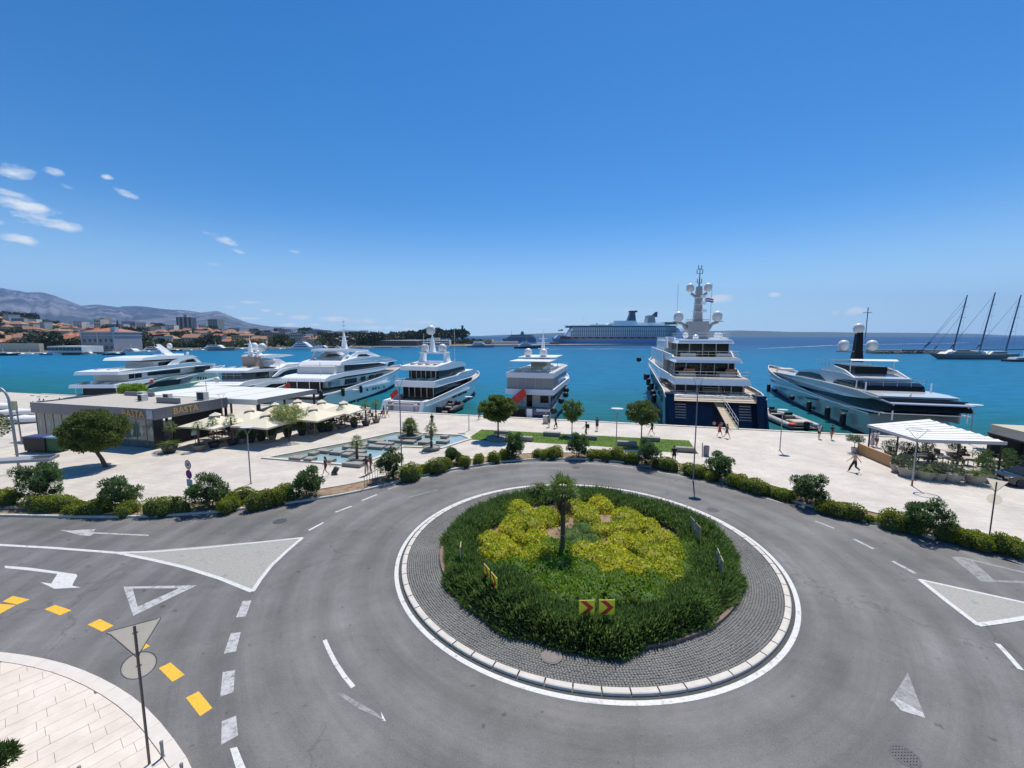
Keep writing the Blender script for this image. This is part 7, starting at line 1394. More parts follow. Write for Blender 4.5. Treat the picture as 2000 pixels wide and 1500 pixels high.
gm = mat('far_ground', (.10, .11, .06), .95, var=.3, vs=.02, col2=(.20, .18, .13), c2s=.015)
rows = []
pxs = np.linspace(-600, 965, 90)
for f in (0, .001, .03, .06, .15, .3, .5, .7, .85, 1.0, 1.6):
    row = []
    for px in pxs:
        d0 = shoreD(px); D = d0+f*430; z = WZ-1 if f == 0 else land_z(px, D) if f <= 1 else max(1, land_z(px, d0+430)-25); row.append(bear(px, D, z))
    rows.append(row)
MB().loops(rows, closed=False, cap=False).build('far_shore', gm); tag(bpy.data.objects['far_shore'], kind='structure')
mb = MB(); qz = mat('far_quay_stone', (.42, .40, .36), .8, var=.15, vs=.1); mb.loops([[bear(px, shoreD(px)-6, WZ-.5) for px in pxs], [bear(px, shoreD(px)-6, 0) for px in pxs], [bear(px, shoreD(px)+14, .15) for px in pxs]], closed=False, cap=False); tag(mb.build('far_quay', qz), kind='structure')
wall_ms = [mat('house_wall_cream', (.52, .47, .38), .85, var=.1, vs=.2), mat('house_wall_white', (.62, .60, .56), .85, var=.1, vs=.2), mat('house_wall_grey', (.30, .30, .31), .85, var=.1, vs=.2), mat('house_wall_ochre', (.48, .36, .22), .85, var=.1, vs=.2), mat('house_wall_stone', (.36, .33, .29), .85, var=.15, vs=.2)]
roof_ms = [mat('terracotta_roof', (.38, .15, .08), .85, var=.2, vs=.5), mat('faded_terracotta_roof', (.33, .19, .12), .85, var=.2, vs=.5), mat('brown_tiled_roof', (.26, .14, .09), .85, var=.2, vs=.5)]
winm = mat('far_window', (.04, .045, .055), .3)
def house_proto(name, cat, w_, dp, h_, wm_, rm, roof='hip', nw=4, nf=2, label=''):
    th = thing(name, label, cat, (0, 0, -80)); MB().box((0, 0, h_/2-2), (w_, dp, h_+4)).build('wall', wm_, th); mb = MB(); e = .5; rh = w_*.16+1
    if roof == 'hip': k = min(w_, dp)/2*.95; mb.loops([[(-w_/2-e, -dp/2-e, h_), (w_/2+e, -dp/2-e, h_), (w_/2+e, dp/2+e, h_), (-w_/2-e, dp/2+e, h_)], [(-w_/2+k, -dp*.02, h_+rh), (w_/2-k, -dp*.02, h_+rh), (w_/2-k, dp*.02, h_+rh), (-w_/2+k, dp*.02, h_+rh)]])
    elif roof == 'gable': mb.add([(-w_/2-e, -dp/2-e, h_), (w_/2+e, -dp/2-e, h_), (w_/2+e, dp/2+e, h_), (-w_/2-e, dp/2+e, h_), (-w_/2-e, 0, h_+rh), (w_/2+e, 0, h_+rh)], [(0, 1, 5, 4), (2, 3, 4, 5), (0, 4, 3), (1, 2, 5), (3, 2, 1, 0)])
    else: mb.box((0, 0, h_+.3), (w_+.3, dp+.3, .6))
    mb.build('roof', rm, th)
    wme = MB().box((0, 0, 0), (1.1, .25, 1.5)).mesh('window', winm)
    for f in range(nf):
        for k in range(nw): link('window', wme, th, (-w_/2+(k+.5)*w_/nw, -dp/2-.06, (f+.55)*h_/nf))
    return th
HP = []
rr = random.Random(21)
specs = [(13, 10, 7, 0, 0, 'hip', 4, 2, 'cream house with orange hip roof'), (11, 9, 8.5, 1, 0, 'gable', 3, 3, 'white house with an orange gable roof'), (16, 10, 9, 4, 1, 'hip', 5, 3, 'long stone house with faded roof'), (10, 9, 6.5, 3, 2, 'gable', 3, 2, 'ochre house with a brown roof'), (18, 11, 11, 0, 1, 'gable', 5, 3, 'tall cream house with faded roof'), (14, 12, 13, 2, None, 'flat', 4, 4, 'grey flat roofed block'), (12, 12, 15, 1, None, 'flat', 4, 5, 'white flat roofed block')]
for w_, dp, h_, a, b_, rf, nw, nf, lb in specs: HP.append(house_proto('town_house' if rf != 'flat' else 'apartment_block', 'house' if rf != 'flat' else 'building', w_, dp, h_, wall_ms[a], roof_ms[b_] if b_ is not None else wall_ms[2], rf, nw, nf, lb))
used_p = set()
def area_name(px): return 'at the far left edge' if px < 50 else 'on the left hillside' if px < 110 else 'left of the palace' if px < 160 else 'behind the grey palace' if px < 235 else 'right of the palace' if px < 295 else 'left of the dark tower' if px < 355 else 'below the dark tower' if px < 405 else 'below the grey tower' if px < 450 else 'beyond the two domes' if px < 540 else 'beyond the second yacht' if px < 620 else 'beyond the third yacht' if px < 700 else 'left of the pines' if px < 790 else 'in the pine grove' if px < 850 else 'by the slim tower'
def put_house(k, px, D, s=1., rz=None):
    z = land_z(px, D); p = bear(px, D, z-.3); r_ = rz if rz is not None else rr.uniform(-.5, .5); lab = specs[k][8]+' '+area_name(px)+(', near the quay' if D-shoreD(px) < 110 else ', up the slope' if D-shoreD(px) < 270 else ', on the skyline'); g = 'houses of the far town'
    if k not in used_p: used_p.add(k); o = HP[k]; o.location = p; o.rotation_euler = (0, 0, r_); o['label'] = lab; o['group'] = g; o.scale = (s, s, s)
    else: dup(HP[k], p, r_, lab, g, s)
cells = []
for px in np.arange(-30, 760, 14):
    for lay in range(5):
        if rr.random() < (.14 if px < 620 else .35): continue
        q = px+rr.uniform(-6, 6); d0 = shoreD(q); D = d0+45+lay*85+rr.uniform(-20, 20)
        if 150 < q < 240 and lay == 0: continue
        kk = rr.choice([0, 1, 2, 0, 3, 1, 4, 0, 2]) if not (lay > 2 and rr.random() < .4) else rr.choice([5, 6, 2, 5])
        if q > 500 and rr.random() < .35: kk = 5
        put_house(kk, q, D, rr.uniform(.7, 1.05))
# landmark buildings
def block(name, label, px0, px1, D, ytop, mt_, cat='building', dp=18, rows_=0, cols=0, roofm_=None, rz=0., zb=0, roof=None, winw=.5, winh=.45, wmat=None):
    a = bear((px0+px1)/2, D, 0); w_ = (px1-px0)/FPX*D; zt = 12-(ytop-656)/FPX*D; zb_ = land_z((px0+px1)/2, D)-3 if zb is None else zb
    th = thing(name, label, cat, (a.x, D, zb_), rz); h_ = zt-zb_; MB().box((0, dp/2, h_/2), (w_, dp, h_)).build('wall', mt_, th)
    if roof: k = dp*.45; mb = MB(); mb.loops([[(-w_/2-.8, -.8, h_), (w_/2+.8, -.8, h_), (w_/2+.8, dp+.8, h_), (-w_/2-.8, dp+.8, h_)], [(-w_/2+k, k, h_+roof), (w_/2-k, k, h_+roof), (w_/2-k, dp-k, h_+roof), (-w_/2+k, dp-k, h_+roof)]]); mb.build('roof', roofm_ or roof_ms[0], th)
    if rows_:
        cw, ch = w_/cols, h_/(rows_+.3); wme = MB().box((0, 0, 0), (cw*winw, .4, ch*winh)).mesh('window', wmat or winm)
        for i in range(rows_):
            for j in range(cols): link('window', wme, th, (-w_/2+(j+.5)*cw, -.05, (i+.7)*ch))
    return th, w_, h_
gp_ = mat('blue_grey_stone', (.24, .25, .29), .8, var=.12, vs=.15)
th, w_, h_ = block('grey_palace', 'square grey stone palace with an orange roof on the far quay', 163, 228, 325, 649, gp_, 'palace', 24, 0, 0, zb=.2, roof=3.5)
wme = MB().box((0, 0, 0), (1.3, .4, 2.2)).mesh('window', winm)
for i, z in enumerate((3.0, 8.2)):
    for j in range(6): link('window', wme, th, (-w_/2+(j+.6)*w_/6.2, -.05, z))
MB().box((0, 12, h_-2.2), (w_+.9, 25, .5)).build('cornice', mat('pale_cornice', (.40, .41, .44), .8), th); MB().box((0, 12, h_+.1), (w_+1.4, 25.6, .8)).build('cornice', MAT['pale_cornice'], th); MB().box((w_/2-2.0, 3, h_+2.0), (3.5, 3.5, 4)).build('corner_turret', MAT['pale_cornice'], th)
for x in (-w_/2+.4, w_/2-.4, 0): MB().box((x, -.15, h_/2), (.7, .4, h_)).build('pilaster', MAT['pale_cornice'], th)
dt = mat('dark_tower_cladding', (.05, .05, .055), .4, var=.1, vs=.1); th, w_, h_ = block('dark_tower', 'dark high rise tower with pale vertical strips rising over the town', 353, 377, 900, 620, dt, 'tower', 26, zb=0, rz=.25)
for x in (-.32, -.02, .3): MB().box((x*w_, -.3, h_/2), (w_*.12, .6, h_*.98)).build('pale_strip', wall_ms[2], th)
MB().box((0, 12, h_+3), (6, 6, 6)).build('roof_block', wall_ms[0], th)
block('grey_tower', 'grey high rise slab right of the dark tower', 412, 430, 900, 624, mat('tower_grey_green', (.22, .25, .24), .7), 'tower', 22, 9, 4, zb=0, winw=.55); block('white_slab', 'white slab block between the two towers', 393, 408, 900, 634, wall_ms[1], 'building', 16, 6, 3, zb=0)
block('cream_tower', 'cream high rise blocks behind the grey palace', 192, 204, 700, 624, wall_ms[0], 'tower', 15, 7, 3, zb=0); block('cream_tower', 'grey cream high rise beside the cream one behind the palace', 203, 211, 720, 621, wall_ms[4], 'tower', 14, 8, 2, zb=0)
th, w_, h_ = block('church_steeple', 'thin dark steeple just right of the grey palace', 233, 236, 450, 640, wall_ms[1], 'steeple', 3, zb=0); MB().loops([[(-1.2, .3, h_), (1.2, .3, h_), (1.2, 2.7, h_), (-1.2, 2.7, h_)], [(-.1, 1.4, h_+9), (.1, 1.4, h_+9), (.1, 1.6, h_+9), (-.1, 1.6, h_+9)]]).build('spire', dt, th)
block('monastery', 'white gabled facade with long orange roof right of the palace', 259, 280, 380, 656, wall_ms[1], 'church', 40, 3, 3, zb=.3, roof=2, rz=.1); block('monastery_wing', 'long wing with an orange roof beside the white facade', 234, 262, 400, 655, wall_ms[0], 'building', 20, zb=.3, roof=3)
block('stadium_building', 'pale arched building on the skyline left of the dark tower', 245, 271, 1000, 628, mat('hazy_mauve_wall', (.30, .26, .27), .8), 'building', 30, 4, 6, zb=0)
block('waterfront_hall', 'long white modern terraced hall on the waterfront left of the palace', 95, 162, 300, 676, wall_ms[1], 'building', 16, 1, 9, zb=.2, winw=.8, winh=.6); block('stone_wall_house', 'grey gabled house on the left hillside', 28, 52, 380, 655, wall_ms[2], 'house', 14, 1, 3, zb=0, roof=3)
block('garden_wall', 'pale retaining wall with arches at the left shore', -30, 80, 315, 671, wall_ms[0], 'wall', 3, zb=0)
for i, (a, b_, D, yt, m_, d_) in enumerate(((515, 560, 520, 649, wall_ms[2], 'long grey office building beyond the second yacht'), (562, 600, 500, 652, mat('pale_blue_wall', (.36, .40, .44), .8), 'pale blue office building beyond the second yacht'), (604, 632, 540, 654, wall_ms[4], 'brown banded building beyond the third yacht'), (455, 500, 520, 655, wall_ms[3], 'ochre terrace of houses above the waterfront'), (384, 405, 480, 660, wall_ms[2], 'grey block above the waterfront trees'), (768, 785, 640, 655, roof_ms[1], 'reddish building left of the pines'), (700, 730, 620, 657, wall_ms[2], 'grey houses by the third yacht mast'))):
    block('waterfront_building', d_, a, b_, D, yt, m_, 'building', 18, 4, 9, zb=None)
block('ferry_shed', 'long low shed with white roof edge on the far quay', 745, 815, 500, 665.5, mat('shed_brown', (.16, .13, .12), .8), 'shed', 20, 1, 14, zb=.2, winw=.7); MB().box((0, 9, 12.2*0+(12-(665.5-656)/FPX*500-.2)+.3), (70/FPX*500+2, 24, .7)).build('roof', wall_ms[1], bpy.data.objects['ferry_shed'])
block('harbour_office', 'white flat harbour office below the pines', 822, 878, 520, 664.5, wall_ms[1], 'building', 16, 2, 12, zb=.2, winw=.7); block('harbour_office', 'small white upper building below the pines', 845, 858, 560, 659.5, wall_ms[1], 'building', 10, 1, 3, zb=.2)
th, w_, h_ = block('old_lighthouse', 'slim dark stone tower at the right end of the pines', 902, 905.5, 640, 637, mat('dark_tower_stone', (.06, .07, .08), .8), 'tower', 3, zb=0); MB().box((0, 1.5, h_+.4), (w_+1, 4, .8)).build('parapet', MAT['dark_tower_stone'], th)
# ---- trees of the far shore
def far_tree_proto(name, kind, m_, r, h_, n, seed):
    rr2 = random.Random(seed); th = thing(name, 'x', 'tree', (0, 0, -80)); MB().path([(0, 0, -3), (0, 0, h_*.6)], [r*.08, r*.05], 6).build('trunk', bark, th)
    if kind == 'cypress': lumps = [(0, 0, h_*(.2+.13*k), r*(.95-.12*k), r*(.95-.12*k), h_*.13) for k in range(6)]
    elif kind == 'pine': lumps = [(rr2.uniform(-.6, .6)*r, rr2.uniform(-.6, .6)*r, h_*rr2.uniform(.66, .92), r*.48, r*.48, h_*.13) for k in range(9)]
    else: lumps = [(rr2.uniform(-.55, .55)*r, rr2.uniform(-.55, .55)*r, h_*rr2.uniform(.35, .85), r*.5, r*.5, h_*.2) for k in range(9)]
    P, Nn = ell_points(lumps, n, -1, .8); V, F = leaves(P, Nn, r*.24, r*.16, .8); link('crown', npmesh('crown', V, F, m_), th); return th
TP = [far_tree_proto('round_tree_far', 'round', LF_town, 6.5, 9, 620, 1), far_tree_proto('pine_tree', 'pine', LF_pine, 9, 15, 700, 2), far_tree_proto('cypress_tree', 'cypress', LF_pine, 2.2, 13, 300, 3), far_tree_proto('round_tree_far', 'round', LF_pine, 7.5, 10, 620, 4)]
tl = ['rounded green tree', 'dark umbrella pine', 'slender dark cypress', 'dark bushy tree']; tu = set()
def put_tree(k, px, D, s=1.):
    p = bear(px, D, land_z(px, D)-.5 if px < 965 else .5); lab = tl[k]+' '+area_name(px)+(', on the waterfront' if D-shoreD(px) < 75 else ', among the houses' if D-shoreD(px) < 260 else ', on the crest'); rz = rr.uniform(0, 6)
    if k not in tu: tu.add(k); o = TP[k]; o.location = p; o['label'] = lab; o['group'] = 'trees of the far town'; o.scale = (s, s, s)
    else: dup(TP[k], p, rz, lab, 'trees of the far town', s)
for px in np.arange(-30, 780, 9.5):
    if rr.random() < .85 and not (163 < px < 230): put_tree(rr.choice([0, 0, 3, 0, 1]), px+rr.uniform(-3, 3), shoreD(px)+28+rr.uniform(-6, 12), rr.uniform(.6, 1.0) if px < 500 else rr.uniform(.8, 1.3))
    for _ in range(2):
        if rr.random() < .7: put_tree(rr.choice([0, 3, 1, 2, 3]), px+rr.uniform(-5, 5), shoreD(px)+90+rr.uniform(0, 330), rr.uniform(.7, 1.25))
for px in (2, 12, 22, 33, 45, 55, 66, 76): put_tree(1, px+rr.uniform(-3, 3), shoreD(px)+400, rr.uniform(.9, 1.3))
for px in (97, 104, 112, 118): put_tree(1, px, shoreD(px)+395, .85)
for px in list(np.arange(792, 902, 6.0)): put_tree(1, px+rr.uniform(-2, 2), 610+rr.uniform(-25, 25), rr.uniform(.9, 1.25) if px < 830 else rr.uniform(1.15, 1.5))
for px in np.arange(880, 955, 8): put_tree(rr.choice([0, 3]), px, 560+rr.uniform(0, 40), rr.uniform(.6, .9))
for px in (640, 655, 668, 682, 695): put_tree(3, px, shoreD(px)+60, 1.2); put_tree(2, px+5, shoreD(px)+110, 1.2)
# ---- small craft along the far quay
def motorboat(name, label, px, D, L, hcol, z=WZ, rz=0., cab=1., group='boats along the far quay', tiers=1):
    a = bear(px, D); th = thing(name, label, 'boat', (a.x, D, z), rz, group); ls = []
    for f in np.linspace(0, 1, 8): w_ = L*.13*(1-max(0, (f-.5)/.5)**2)+.05; ls.append([(-L/2+f*L, -w_, L*.06*(1+.6*f)), (-L/2+f*L*.97, -w_*.8, -.2), (-L/2+f*L*.97, w_*.8, -.2), (-L/2+f*L, w_, L*.06*(1+.6*f))])
    MB().loops(ls).build('hull', hcol, th)
    for k in range(tiers):
        z0 = L*.065+k*L*.055; MB().loops([[(-L*(.36-.06*k), -L*.1, z0), (L*(.22-.07*k), -L*.1, z0), (L*(.22-.07*k), L*.1, z0), (-L*(.36-.06*k), L*.1, z0)], [(-L*(.34-.06*k), -L*.09, z0+L*.05), (L*(.12-.07*k), -L*.09, z0+L*.05), (L*(.12-.07*k), L*.09, z0+L*.05), (-L*(.34-.06*k), L*.09, z0+L*.05)]]).build('cabin', white, th); MB().box((-L*.1, -L*.1, z0+L*.028), (L*(.38-.1*k), .1, L*.02)).build('window_band', glass_dk, th)
    MB().path([(-L*.05, 0, L*.1), (-L*.08, 0, L*.12+L*.055*tiers+L*.1)], .08, 5).build('mast', white, th); return th
bl = [(12, 18, navy, 'dark'), (40, 14, white, 'white'), (62, 12, white, 'white'), (84, 13, mat('faded_blue', (.10, .20, .32), .5), 'blue'), (108, 11, white, 'white'), (262, 22, white, 'white'), (288, 14, white, 'white'), (308, 26, white, 'white'), (345, 14, mat('dark_red_hull', (.16, .04, .04), .5), 'dark red'), (372, 12, white, 'white'), (395, 13, white, 'white'), (428, 30, mat('taupe_hull', (.28, .22, .2), .5), 'taupe'), (470, 18, white, 'white'), (545, 16, white, 'white'), (560, 14, navy, 'dark'), (720, 12, white, 'white'), (775, 10, white, 'white'), (812, 10, white, 'white'), (868, 14, white, 'white')]
pos_words = ['first', 'second', 'third', 'fourth', 'fifth', 'sixth', 'seventh', 'eighth', 'ninth', 'tenth', 'eleventh', 'twelfth', 'thirteenth', 'fourteenth', 'fifteenth', 'sixteenth', 'seventeenth', 'eighteenth', 'nineteenth']
for i, (px, L, m_, c_) in enumerate(bl): motorboat('moored_boat', '%s boat moored at the far quay, %s from the left' % (c_, pos_words[i]), px, shoreD(px)-14, L, m_, rz=rr.uniform(-.2, .2), tiers=2 if L > 20 else 1)
motorboat('ferry_boat', 'white ferry boat with raked bow before the grey palace', 176, shoreD(176)-14, 11, white, tiers=2, rz=0, group=None); motorboat('blue_workboat', 'dark blue flat boat right of the white ferry before the palace', 226, shoreD(226)-26, 15, navy, group=None)
motorboat('far_yacht', 'white three decked yacht at the far quay beyond the third yacht', 598, shoreD(598)-16, 34, white, tiers=3, group=None); motorboat('far_yacht', 'dark hulled yacht beside the white one at the far quay', 632, shoreD(632)-18, 24, navy, tiers=2, group=None)
motorboat('patrol_ship', 'grey blue patrol ship at the pier end right of the slim tower', 940, 500, 32, mat('patrol_grey', (.17, .22, .28), .5), tiers=2, group=None); motorboat('dark_tug', 'dark ferry with blue and white upper works in front of the pier', 1032, 455, 31, mat('tug_black', (.015, .02, .04), .4), tiers=3, rz=0, group=None)
# pier and cruise ships
mb = MB(); p0 = bear(905, 520); p1 = bear(1310, 640); mb.prism([(p0.x, p0.y), (p1.x, p1.y-22), (p1.x+60, p1.y-22), (p1.x+60, p1.y+15), (p0.x, p0.y+30)], WZ-1, .6); tag(mb.build('harbour_pier', qz), kind='structure')
block('pier_terminal', 'long low pale terminal roof on the pier', 925, 1012, 560, 666.5, mat('pale_terminal', (.50, .44, .40), .8), 'building', 10, zb=.6); block('pier_shed', 'dark shed with a white gable near the cruise ship bow', 1062, 1092, 575, 668.5, mat('dark_shed', (.08, .09, .11), .8), 'shed', 10, zb=.6)
def cruise(name, label, px0, px1, D, k=1., big=True):
    a = bear(px0, D); L = (px1-px0)/FPX*D; th = thing(name, label, 'cruise ship', (a.x, D, WZ)); zz = lambda py: 12-(py-656)/FPX*D-WZ
    return th, L, zz
th, L, zz = cruise('cruise_ship', 'huge white and blue cruise ship with rows of balconies moored at the pier', 1078, 1352, 618); cw_ = mat('cruise_white', (.88, .89, .90), .5); cb_ = mat('cruise_blue', (.22, .34, .56), .5); dgn = mat('cruise_teal_glass', (.05, .10, .10), .3)
X = lambda px: (px-1078)/FPX*618
def csec(pxa, pxb, ya, yb, hw, m_, nm, ra=0, rb=0): a, b = X(pxa), X(pxb); return MB().loops([[(a, -hw, zz(ya)), (b, -hw, zz(ya)), (b, hw, zz(ya)), (a, hw, zz(ya))], [(a+ra, -hw, zz(yb)), (b-rb, -hw, zz(yb)), (b-rb, hw, zz(yb)), (a+ra, hw, zz(yb))]]).build(nm, m_, th)
ls = []
for f in np.linspace(0, 1, 14): w_ = 15*(1-max(0, 1-f/.22)**2)+.1; o = 7*(1-min(1, f/.25)); ls.append([(f*L+o*1.6, -w_*.9, -.5), (f*L, -w_, zz(665)), (f*L, -w_, zz(661)+o*.2), (f*L, w_, zz(661)+o*.2), (f*L, w_, zz(665)), (f*L+o*1.6, w_*.9, -.5)])
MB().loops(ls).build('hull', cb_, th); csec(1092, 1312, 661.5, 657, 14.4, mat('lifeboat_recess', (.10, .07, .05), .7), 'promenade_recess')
csec(1102, 1312, 657, 640.5, 15, cw_, 'balcony_block', 9, 0); csec(1290, 1330, 664, 641, 15, mat('cruise_pale_blue', (.48, .58, .72), .5), 'aft_block', 0, 12); csec(1080, 1112, 661.5, 655, 12, mat('cruise_bow_blue', (.32, .45, .65), .5), 'fore_block', 6, 0)
csec(1104, 1312, 640.3, 637.2, 14, dgn, 'lido_glass', 2, 2); csec(1102, 1314, 637.2, 636.4, 15, cw_, 'lido_rim'); csec(1092, 1096, 646.5, 644, 20, dgn, 'bridge_wing')
th_b = None; mbx = MB()
for r_ in range(6):
    for c in range(46):
        px = 1113+c*4.05; yy = 655.6-r_*2.55; 
        if px < 1108+r_*1.5: continue
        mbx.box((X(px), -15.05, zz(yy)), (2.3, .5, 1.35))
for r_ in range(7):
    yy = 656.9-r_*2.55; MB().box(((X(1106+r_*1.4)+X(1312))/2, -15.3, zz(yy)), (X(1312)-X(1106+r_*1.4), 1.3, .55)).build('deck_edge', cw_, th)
o = mbx.build('balcony_shade_boxes', mat('balcony_shade', (.05, .06, .075), .4), th); o['kind'] = 'stuff'  # dark boxes on the wall stand in for balcony shade
lbm = mat('lifeboat_orange', (.42, .22, .10), .6)
for k in range(14): MB().loops([[(X(1115+k*13.2)+a*w2, -14.9+b*1.6, zz(659.8)+c) for a, c in ((-1, 0), (-.7, -1.0), (.7, -1.0), (1, 0), (.7, .9), (-.7, .9))] for w2, b in ((2.2, -1), (4, -.4), (4, .4), (2.2, 1))]).build('lifeboat', lbm, th)
csec(1195, 1240, 632, 627.5, 12, cw_, 'lounge', -2, 4); csec(1198, 1300, 637, 631, 11, cw_, 'upper_house'); csec(1222, 1238, 628, 609, 5, mat('funnel_navy', (.06, .08, .14), .5), 'funnel', 5, 2); csec(1226, 1240, 611, 608, 4.5, dt, 'funnel_cap'); csec(1258, 1275, 632, 617, 8, mat('cruise_grey', (.32, .34, .32), .6), 'sports_tower', 2, 3); csec(1266, 1280, 620, 610, 1.5, MAT['funnel_navy'], 'aft_fin', 8, 0)
csec(1290, 1318, 634, 630, 12, dgn, 'aft_lounge'); csec(1108, 1128, 637.4, 635, 9, cw_, 'forward_house', 3, 0); csec(1150, 1192, 637, 634.8, 10, mat('pool_deck_green', (.12, .20, .18), .6), 'pool_deck_screen', 1, 1); csec(1180, 1200, 637, 632, 9, cw_, 'midship_house', 4, 0); MB().path([(X(1135), 0, zz(636)), (X(1139), 0, zz(620))], [.6, .2], 6).build('radar_mast', cw_, th); MB().ball((X(1164), 0, zz(632)), 1.6, 10).build('radar_dome', cw_, th, smooth=True); csec(1128, 1142, 637, 634.5, 8, cw_, 'bridge_top')
for k in range(6): csec(1316+k*1.2, 1340-k*3, 660-k*3.2, 658.4-k*3.2, 13, cw_, 'aft_terrace')
th, L, zz = cruise('small_cruise_ship', 'smaller grey cruise ship beyond the pier left of the huge one', 985, 1046, 900)
X = lambda px: (px-985)/FPX*900; gry = mat('hazy_ship_grey', (.38, .39, .43), .6)
csec(985, 1046, 676, 661, 10, mat('hazy_ship_hull', (.16, .18, .24), .6), 'hull', -4, 0); csec(989, 1045, 661, 657, 9, gry, 'superstructure', 4, 2); csec(996, 1042, 657, 654, 8, gry, 'upper_deck', 2, 6); csec(1016, 1024, 654, 647.5, 4, MAT['hazy_ship_hull'], 'funnel', 2, 2); MB().path([(X(999), 0, zz(656)), (X(999), 0, zz(646))], .4, 5).build('mast', gry, th)
for yy in (658.5, 660.5, 655.4): MB().box((X(1017), -9.15, zz(yy)), (X(1040)-X(992), .4, .9)).build('window_band', winm, th)
# breakwater, schooner
rock = mat('breakwater_rock', (.20, .17, .14), .9, var=.3, vs=.6); rb = tag(link('breakwater', None), kind='structure'); mr_ = []
for s_ in range(4):
    mb = MB(); rs_ = random.Random(s_); mb.loops([[((1+rs_.uniform(-.25, .25))*r*math.cos(a+rs_.uniform(-.2, .2)), (1+rs_.uniform(-.25, .25))*r*math.sin(a), z) for a in np.arange(0, 6.2, 1.05)] for r, z in ((.9, -.8), (1.2, 0), (.6, .8))]); mr_.append(mb.mesh('rock', rock))
for i in range(170): px = 1700+150*rr.random(); D = 325+rr.uniform(-5, 5); p = bear(px, D, WZ+.5+rr.uniform(-.2, .9)); o = link('rock', mr_[i % 4], rb, p, rr.uniform(0, 6)); s_ = rr.uniform(.6, 1.3); o.scale = (s_*1.2, s_, s_)
a = bear(1700, 328); b_ = bear(1900, 328); MB().prism([(a.x, a.y), (b_.x, b_.y), (b_.x, b_.y+5), (a.x, a.y+5)], WZ-1, 1.1).build('core', concrete, rb)
for px in (1773, 1791): MB().box(bear(px, 322, 1.2), (8, 3, .8)).build('jetty_block', mat('rusty_block', (.22, .09, .06), .8), rb)
def sailer(name, label, px0, px1, D, masts, hm_):
    a = bear(px0, D); L = (px1-px0)/FPX*D; th = thing(name, label, 'sailing yacht', (a.x, D, WZ), 0); ls = []
    for f in np.linspace(0, 1, 14): w_ = 4.2*(1-max(0, 1-f/.4)**2)*(1-.3*max(0, (f-.8)/.2))+.08; o = 6*(1-min(1, f/.3)); ls.append([(f*L+o, -w_*.7, -.3), (f*L+o*.3, -w_, 2.0), (f*L, -w_, 3.4-.5*math.sin(f*3)), (f*L, w_, 3.4-.5*math.sin(f*3)), (f*L+o*.3, w_, 2.0), (f*L+o, w_*.7, -.3)])
    MB().loops(ls).build('hull', hm_, th, smooth='auto'); zz = lambda py: 12-(py-656)/FPX*D-WZ; Xp = lambda px: (px-px0)/FPX*D
    for x0, x1, z0, z1, nm in ((.14, .62, 3.0, 4.3, 'deckhouse'), (.24, .44, 4.3, 5.6, 'upper_deckhouse'), (.66, .88, 3.0, 4.6, 'aft_deckhouse')): MB().loops([[(x0*L, -2.6, z0), (x1*L, -2.6, z0), (x1*L, 2.6, z0), (x0*L, 2.6, z0)], [(x0*L+2.2, -2.3, z1), (x1*L-.3, -2.3, z1), (x1*L-.3, 2.3, z1), (x0*L+2.2, 2.3, z1)]]).build(nm, offwhite, th); MB().box(((x0+x1)/2*L+.6, -2.6, (z0+z1)/2), ((x1-x0)*L*.7, .12, .5)).build('window_band', glass_dk, th)
    MB().box((.5*L, 0, 4.9), (L*.16, 5, .12)).build('awning', white, th)
    for bx, by, tx, ty in masts:
        b0 = Vector((Xp(bx), 0, 3)); t_ = Vector((Xp(tx), 0, zz(ty))); MB().path([b0, t_], [.42, .26], 8).build('mast', mat('slate_mast', (.10, .12, .17), .4, .3), th)
        for f in (.38, .62, .8): q = b0.lerp(t_, f); MB().path([q-Vector((-.3, 2.4, 0)), q+Vector((1.2, 2.4, 0))], .07, 5).build('spreader', greymetal, th)
        for dx in (13, 0) if True else (): pass
        for f, dx in ((.97, -17.5),): q = b0.lerp(t_, f); e = Vector((b0.x+dx, 0, 5.5)); MB().path([e, e.lerp(q, .10), e.lerp(q, .12), q], [.12, .5, .10, .05], 6).build('furled_stay', MAT['slate_mast'], th)
        MB().path([b0+Vector((0, 3.6, 0)), t_], .03, 4).build('shroud', greymetal, th); MB().path([b0+Vector((0, -3.6, 0)), t_], .03, 4).build('shroud', greymetal, th); MB().path([b0+Vector((.5, 0, 2.5)), b0+Vector((14, 0, 2.8))], .3, 8).build('boom', MAT['slate_mast'], th)
    b0 = Vector((Xp(masts[0][0]), 0, 3)); t_ = Vector((Xp(masts[0][2]), 0, zz(masts[0][3])))
    for f, dx, z in ((.86, -16.2, 6.6), (.70, -11.0, 5.0)): q = b0.lerp(t_, f); e = Vector((b0.x+dx, 0, z)); MB().path([e, e.lerp(q, .12), e.lerp(q, .15), q], [.12, .6, .10, .05], 6).build('furled_stay', MAT['slate_mast'], th)
    return th
sailer('three_masted_yacht', 'long grey three masted sailing yacht anchored at the right', 1813, 1978, 245, [(1858, 690, 1874, 578), (1910, 690, 1927, 573), (1961, 690, 1977, 578)], mat('schooner_grey', (.13, .15, .14), .4))
motorboat('dark_boat', 'dark boat cut off by the right edge beside the three masted yacht', 2002, 222, 20, mat('dark_brown_hull', (.05, .04, .035), .5), tiers=1, group=None)
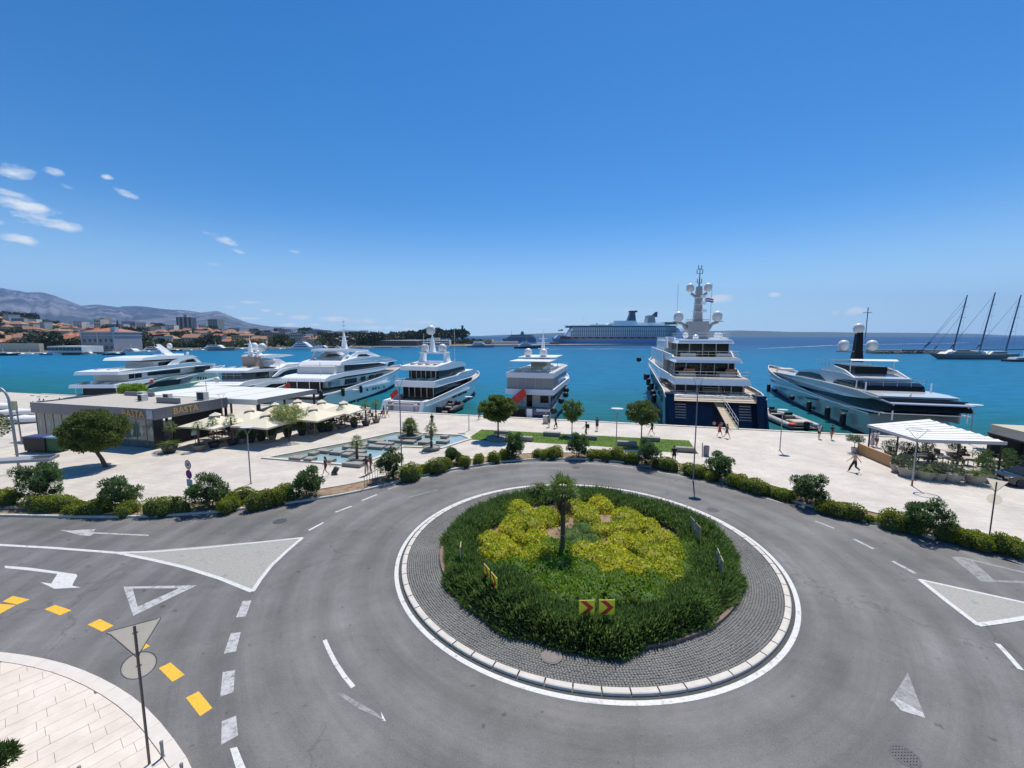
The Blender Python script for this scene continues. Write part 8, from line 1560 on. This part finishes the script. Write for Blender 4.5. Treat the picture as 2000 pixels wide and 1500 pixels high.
# ---- wakes
foam = mat('wake_foam', (.55, .62, .66), .8, var=.3, vs=.2)
def wake(pts, wd_, z=WZ+.02):
    P = [G(px, py, WZ) for px, py in pts]; mb = MB(); vs = []; nn = []
    for a, b_ in zip(P, P[1:]):
        n = max(2, int((b_-a).length/6))
        for k in range(n): nn.append(a.lerp(b_, k/n))
    for i, p in enumerate(nn): w_ = wd_*(.4+.9*rr.random())*(.3+.7*math.sin(math.pi*min(1, (i+1)/len(nn)))); vs += [(p.x, p.y-w_, z), (p.x, p.y+w_, z)]
    mb.add(vs, [(2*i, 2*i+2, 2*i+3, 2*i+1) for i in range(len(nn)-1)]); tag(mb.build('boat_wake', foam), kind='structure')
wake([(1072, 682), (1130, 681.5), (1200, 681.6), (1275, 682.5)], 2.0); wake([(1480, 681), (1560, 677.5), (1640, 674), (1780, 671.5), (1850, 670.5), (1895, 669)], 3.0); wake([(1400, 676), (1440, 677), (1510, 679)], 1.0)
# ------------------------------------------------------------------ mountains and islands
def ridge(name, tab, D, depth, seed, m_, px0, px1, n=170, m=16, amp=.10, zfoot=-2):
    rows_ = []
    for j in range(m+1):
        f = j/m; row = []
        for i in range(n+1):
            px = px0+(px1-px0)*i/n; Dj = D-depth*(1-f); top = max(0, (656-interp(tab, px))/FPX*D+12)
            v = Vector((px*.012, f*2.2, seed)); nz = mnoise.fractal(v*1.0, 1.0, 2.0, 6); rn = 1-abs(mnoise.fractal(Vector((px*.03+seed, f*1.1, 3)), 1., 2., 5))*1.4
            z = top*((f**.85)*(1+amp*2.2*(rn-.6)*(4*f*(1-f))+amp*nz*(4*f*(1-f)))) if f < 1 else top*(1+.012*mnoise.fractal(Vector((px*.08, 0, seed)), 1., 2., 4))
            row.append(bear(px+nz*14*(4*f*(1-f)), Dj, z if j else zfoot))
        rows_.append(row)
    rows_.append([Vector((p.x*1.05, p.y*1.05, p.z*.6)) for p in rows_[-1]])
    MB().loops(rows_, closed=False, cap=False).build(name, m_, smooth=True); tag(bpy.data.objects[name], kind='structure')
mtm = mat('haze_blue_limestone', (.028, .042, .062), .95, col2=(.17, .175, .21), c2s=.0016, c2t=.54, c2soft=.10, var=.35, vs=.006)  # distance haze is mixed into the rock colours as blue
ridge('mountains', [(-700, 600), (-300, 570), (-100, 560), (0, 562), (30, 566), (70, 573), (100, 573), (130, 582), (170, 598), (200, 596), (240, 601), (270, 598.5), (300, 601), (330, 605), (370, 607), (400, 611), (432, 608), (455, 618), (490, 631), (530, 638), (580, 640), (620, 642), (660, 648), (700, 652), (750, 656)], 7200, 3600, 3.3, mtm, -700, 760, 260, 30)
ridge('far_hills', [(560, 652), (640, 648), (680, 645), (700, 646), (740, 650), (780, 654), (830, 657)], 9800, 800, 8.1, mat('far_hill', (.09, .10, .08), .95), 560, 840, 60, 6)
ridge('island', [(925, 658), (950, 655.5), (1000, 653.5), (1050, 651.5), (1100, 650), (1180, 649.5), (1300, 647), (1400, 646.5), (1440, 645.5), (1500, 647), (1540, 648.5), (1600, 648.5), (1700, 650), (1780, 650), (1850, 651.5), (1900, 652), (1960, 655), (2060, 655), (2300, 652), (2700, 656)], 9400, 1500, 5.5, mat('island_scrub', (.05, .065, .045), .95, var=.25, vs=.004), 925, 2700, 200, 8)
# ------------------------------------------------------------------ air
hz = bpy.data.materials.new('haze'); hz.use_nodes = True; nt = hz.node_tree; nt.nodes.clear()
o_ = nt.nodes.new('ShaderNodeOutputMaterial'); pv = nt.nodes.new('ShaderNodeVolumePrincipled'); nt.links.new(pv.outputs[0], o_.inputs['Volume'])
pv.inputs['Density'].default_value = 5.5e-5; pv.inputs['Color'].default_value = (.30, .56, 1, 1); pv.inputs['Anisotropy'].default_value = .0
mb = MB(); mb.box((0, 4500, 440), (24000, 11500, 1000)); hb_ = mb.build('haze', hz); hb_['kind'] = 'stuff'
mn = min(v.co.z for v in hb_.data.vertices); hb_.location.z = (WZ-3)-mn
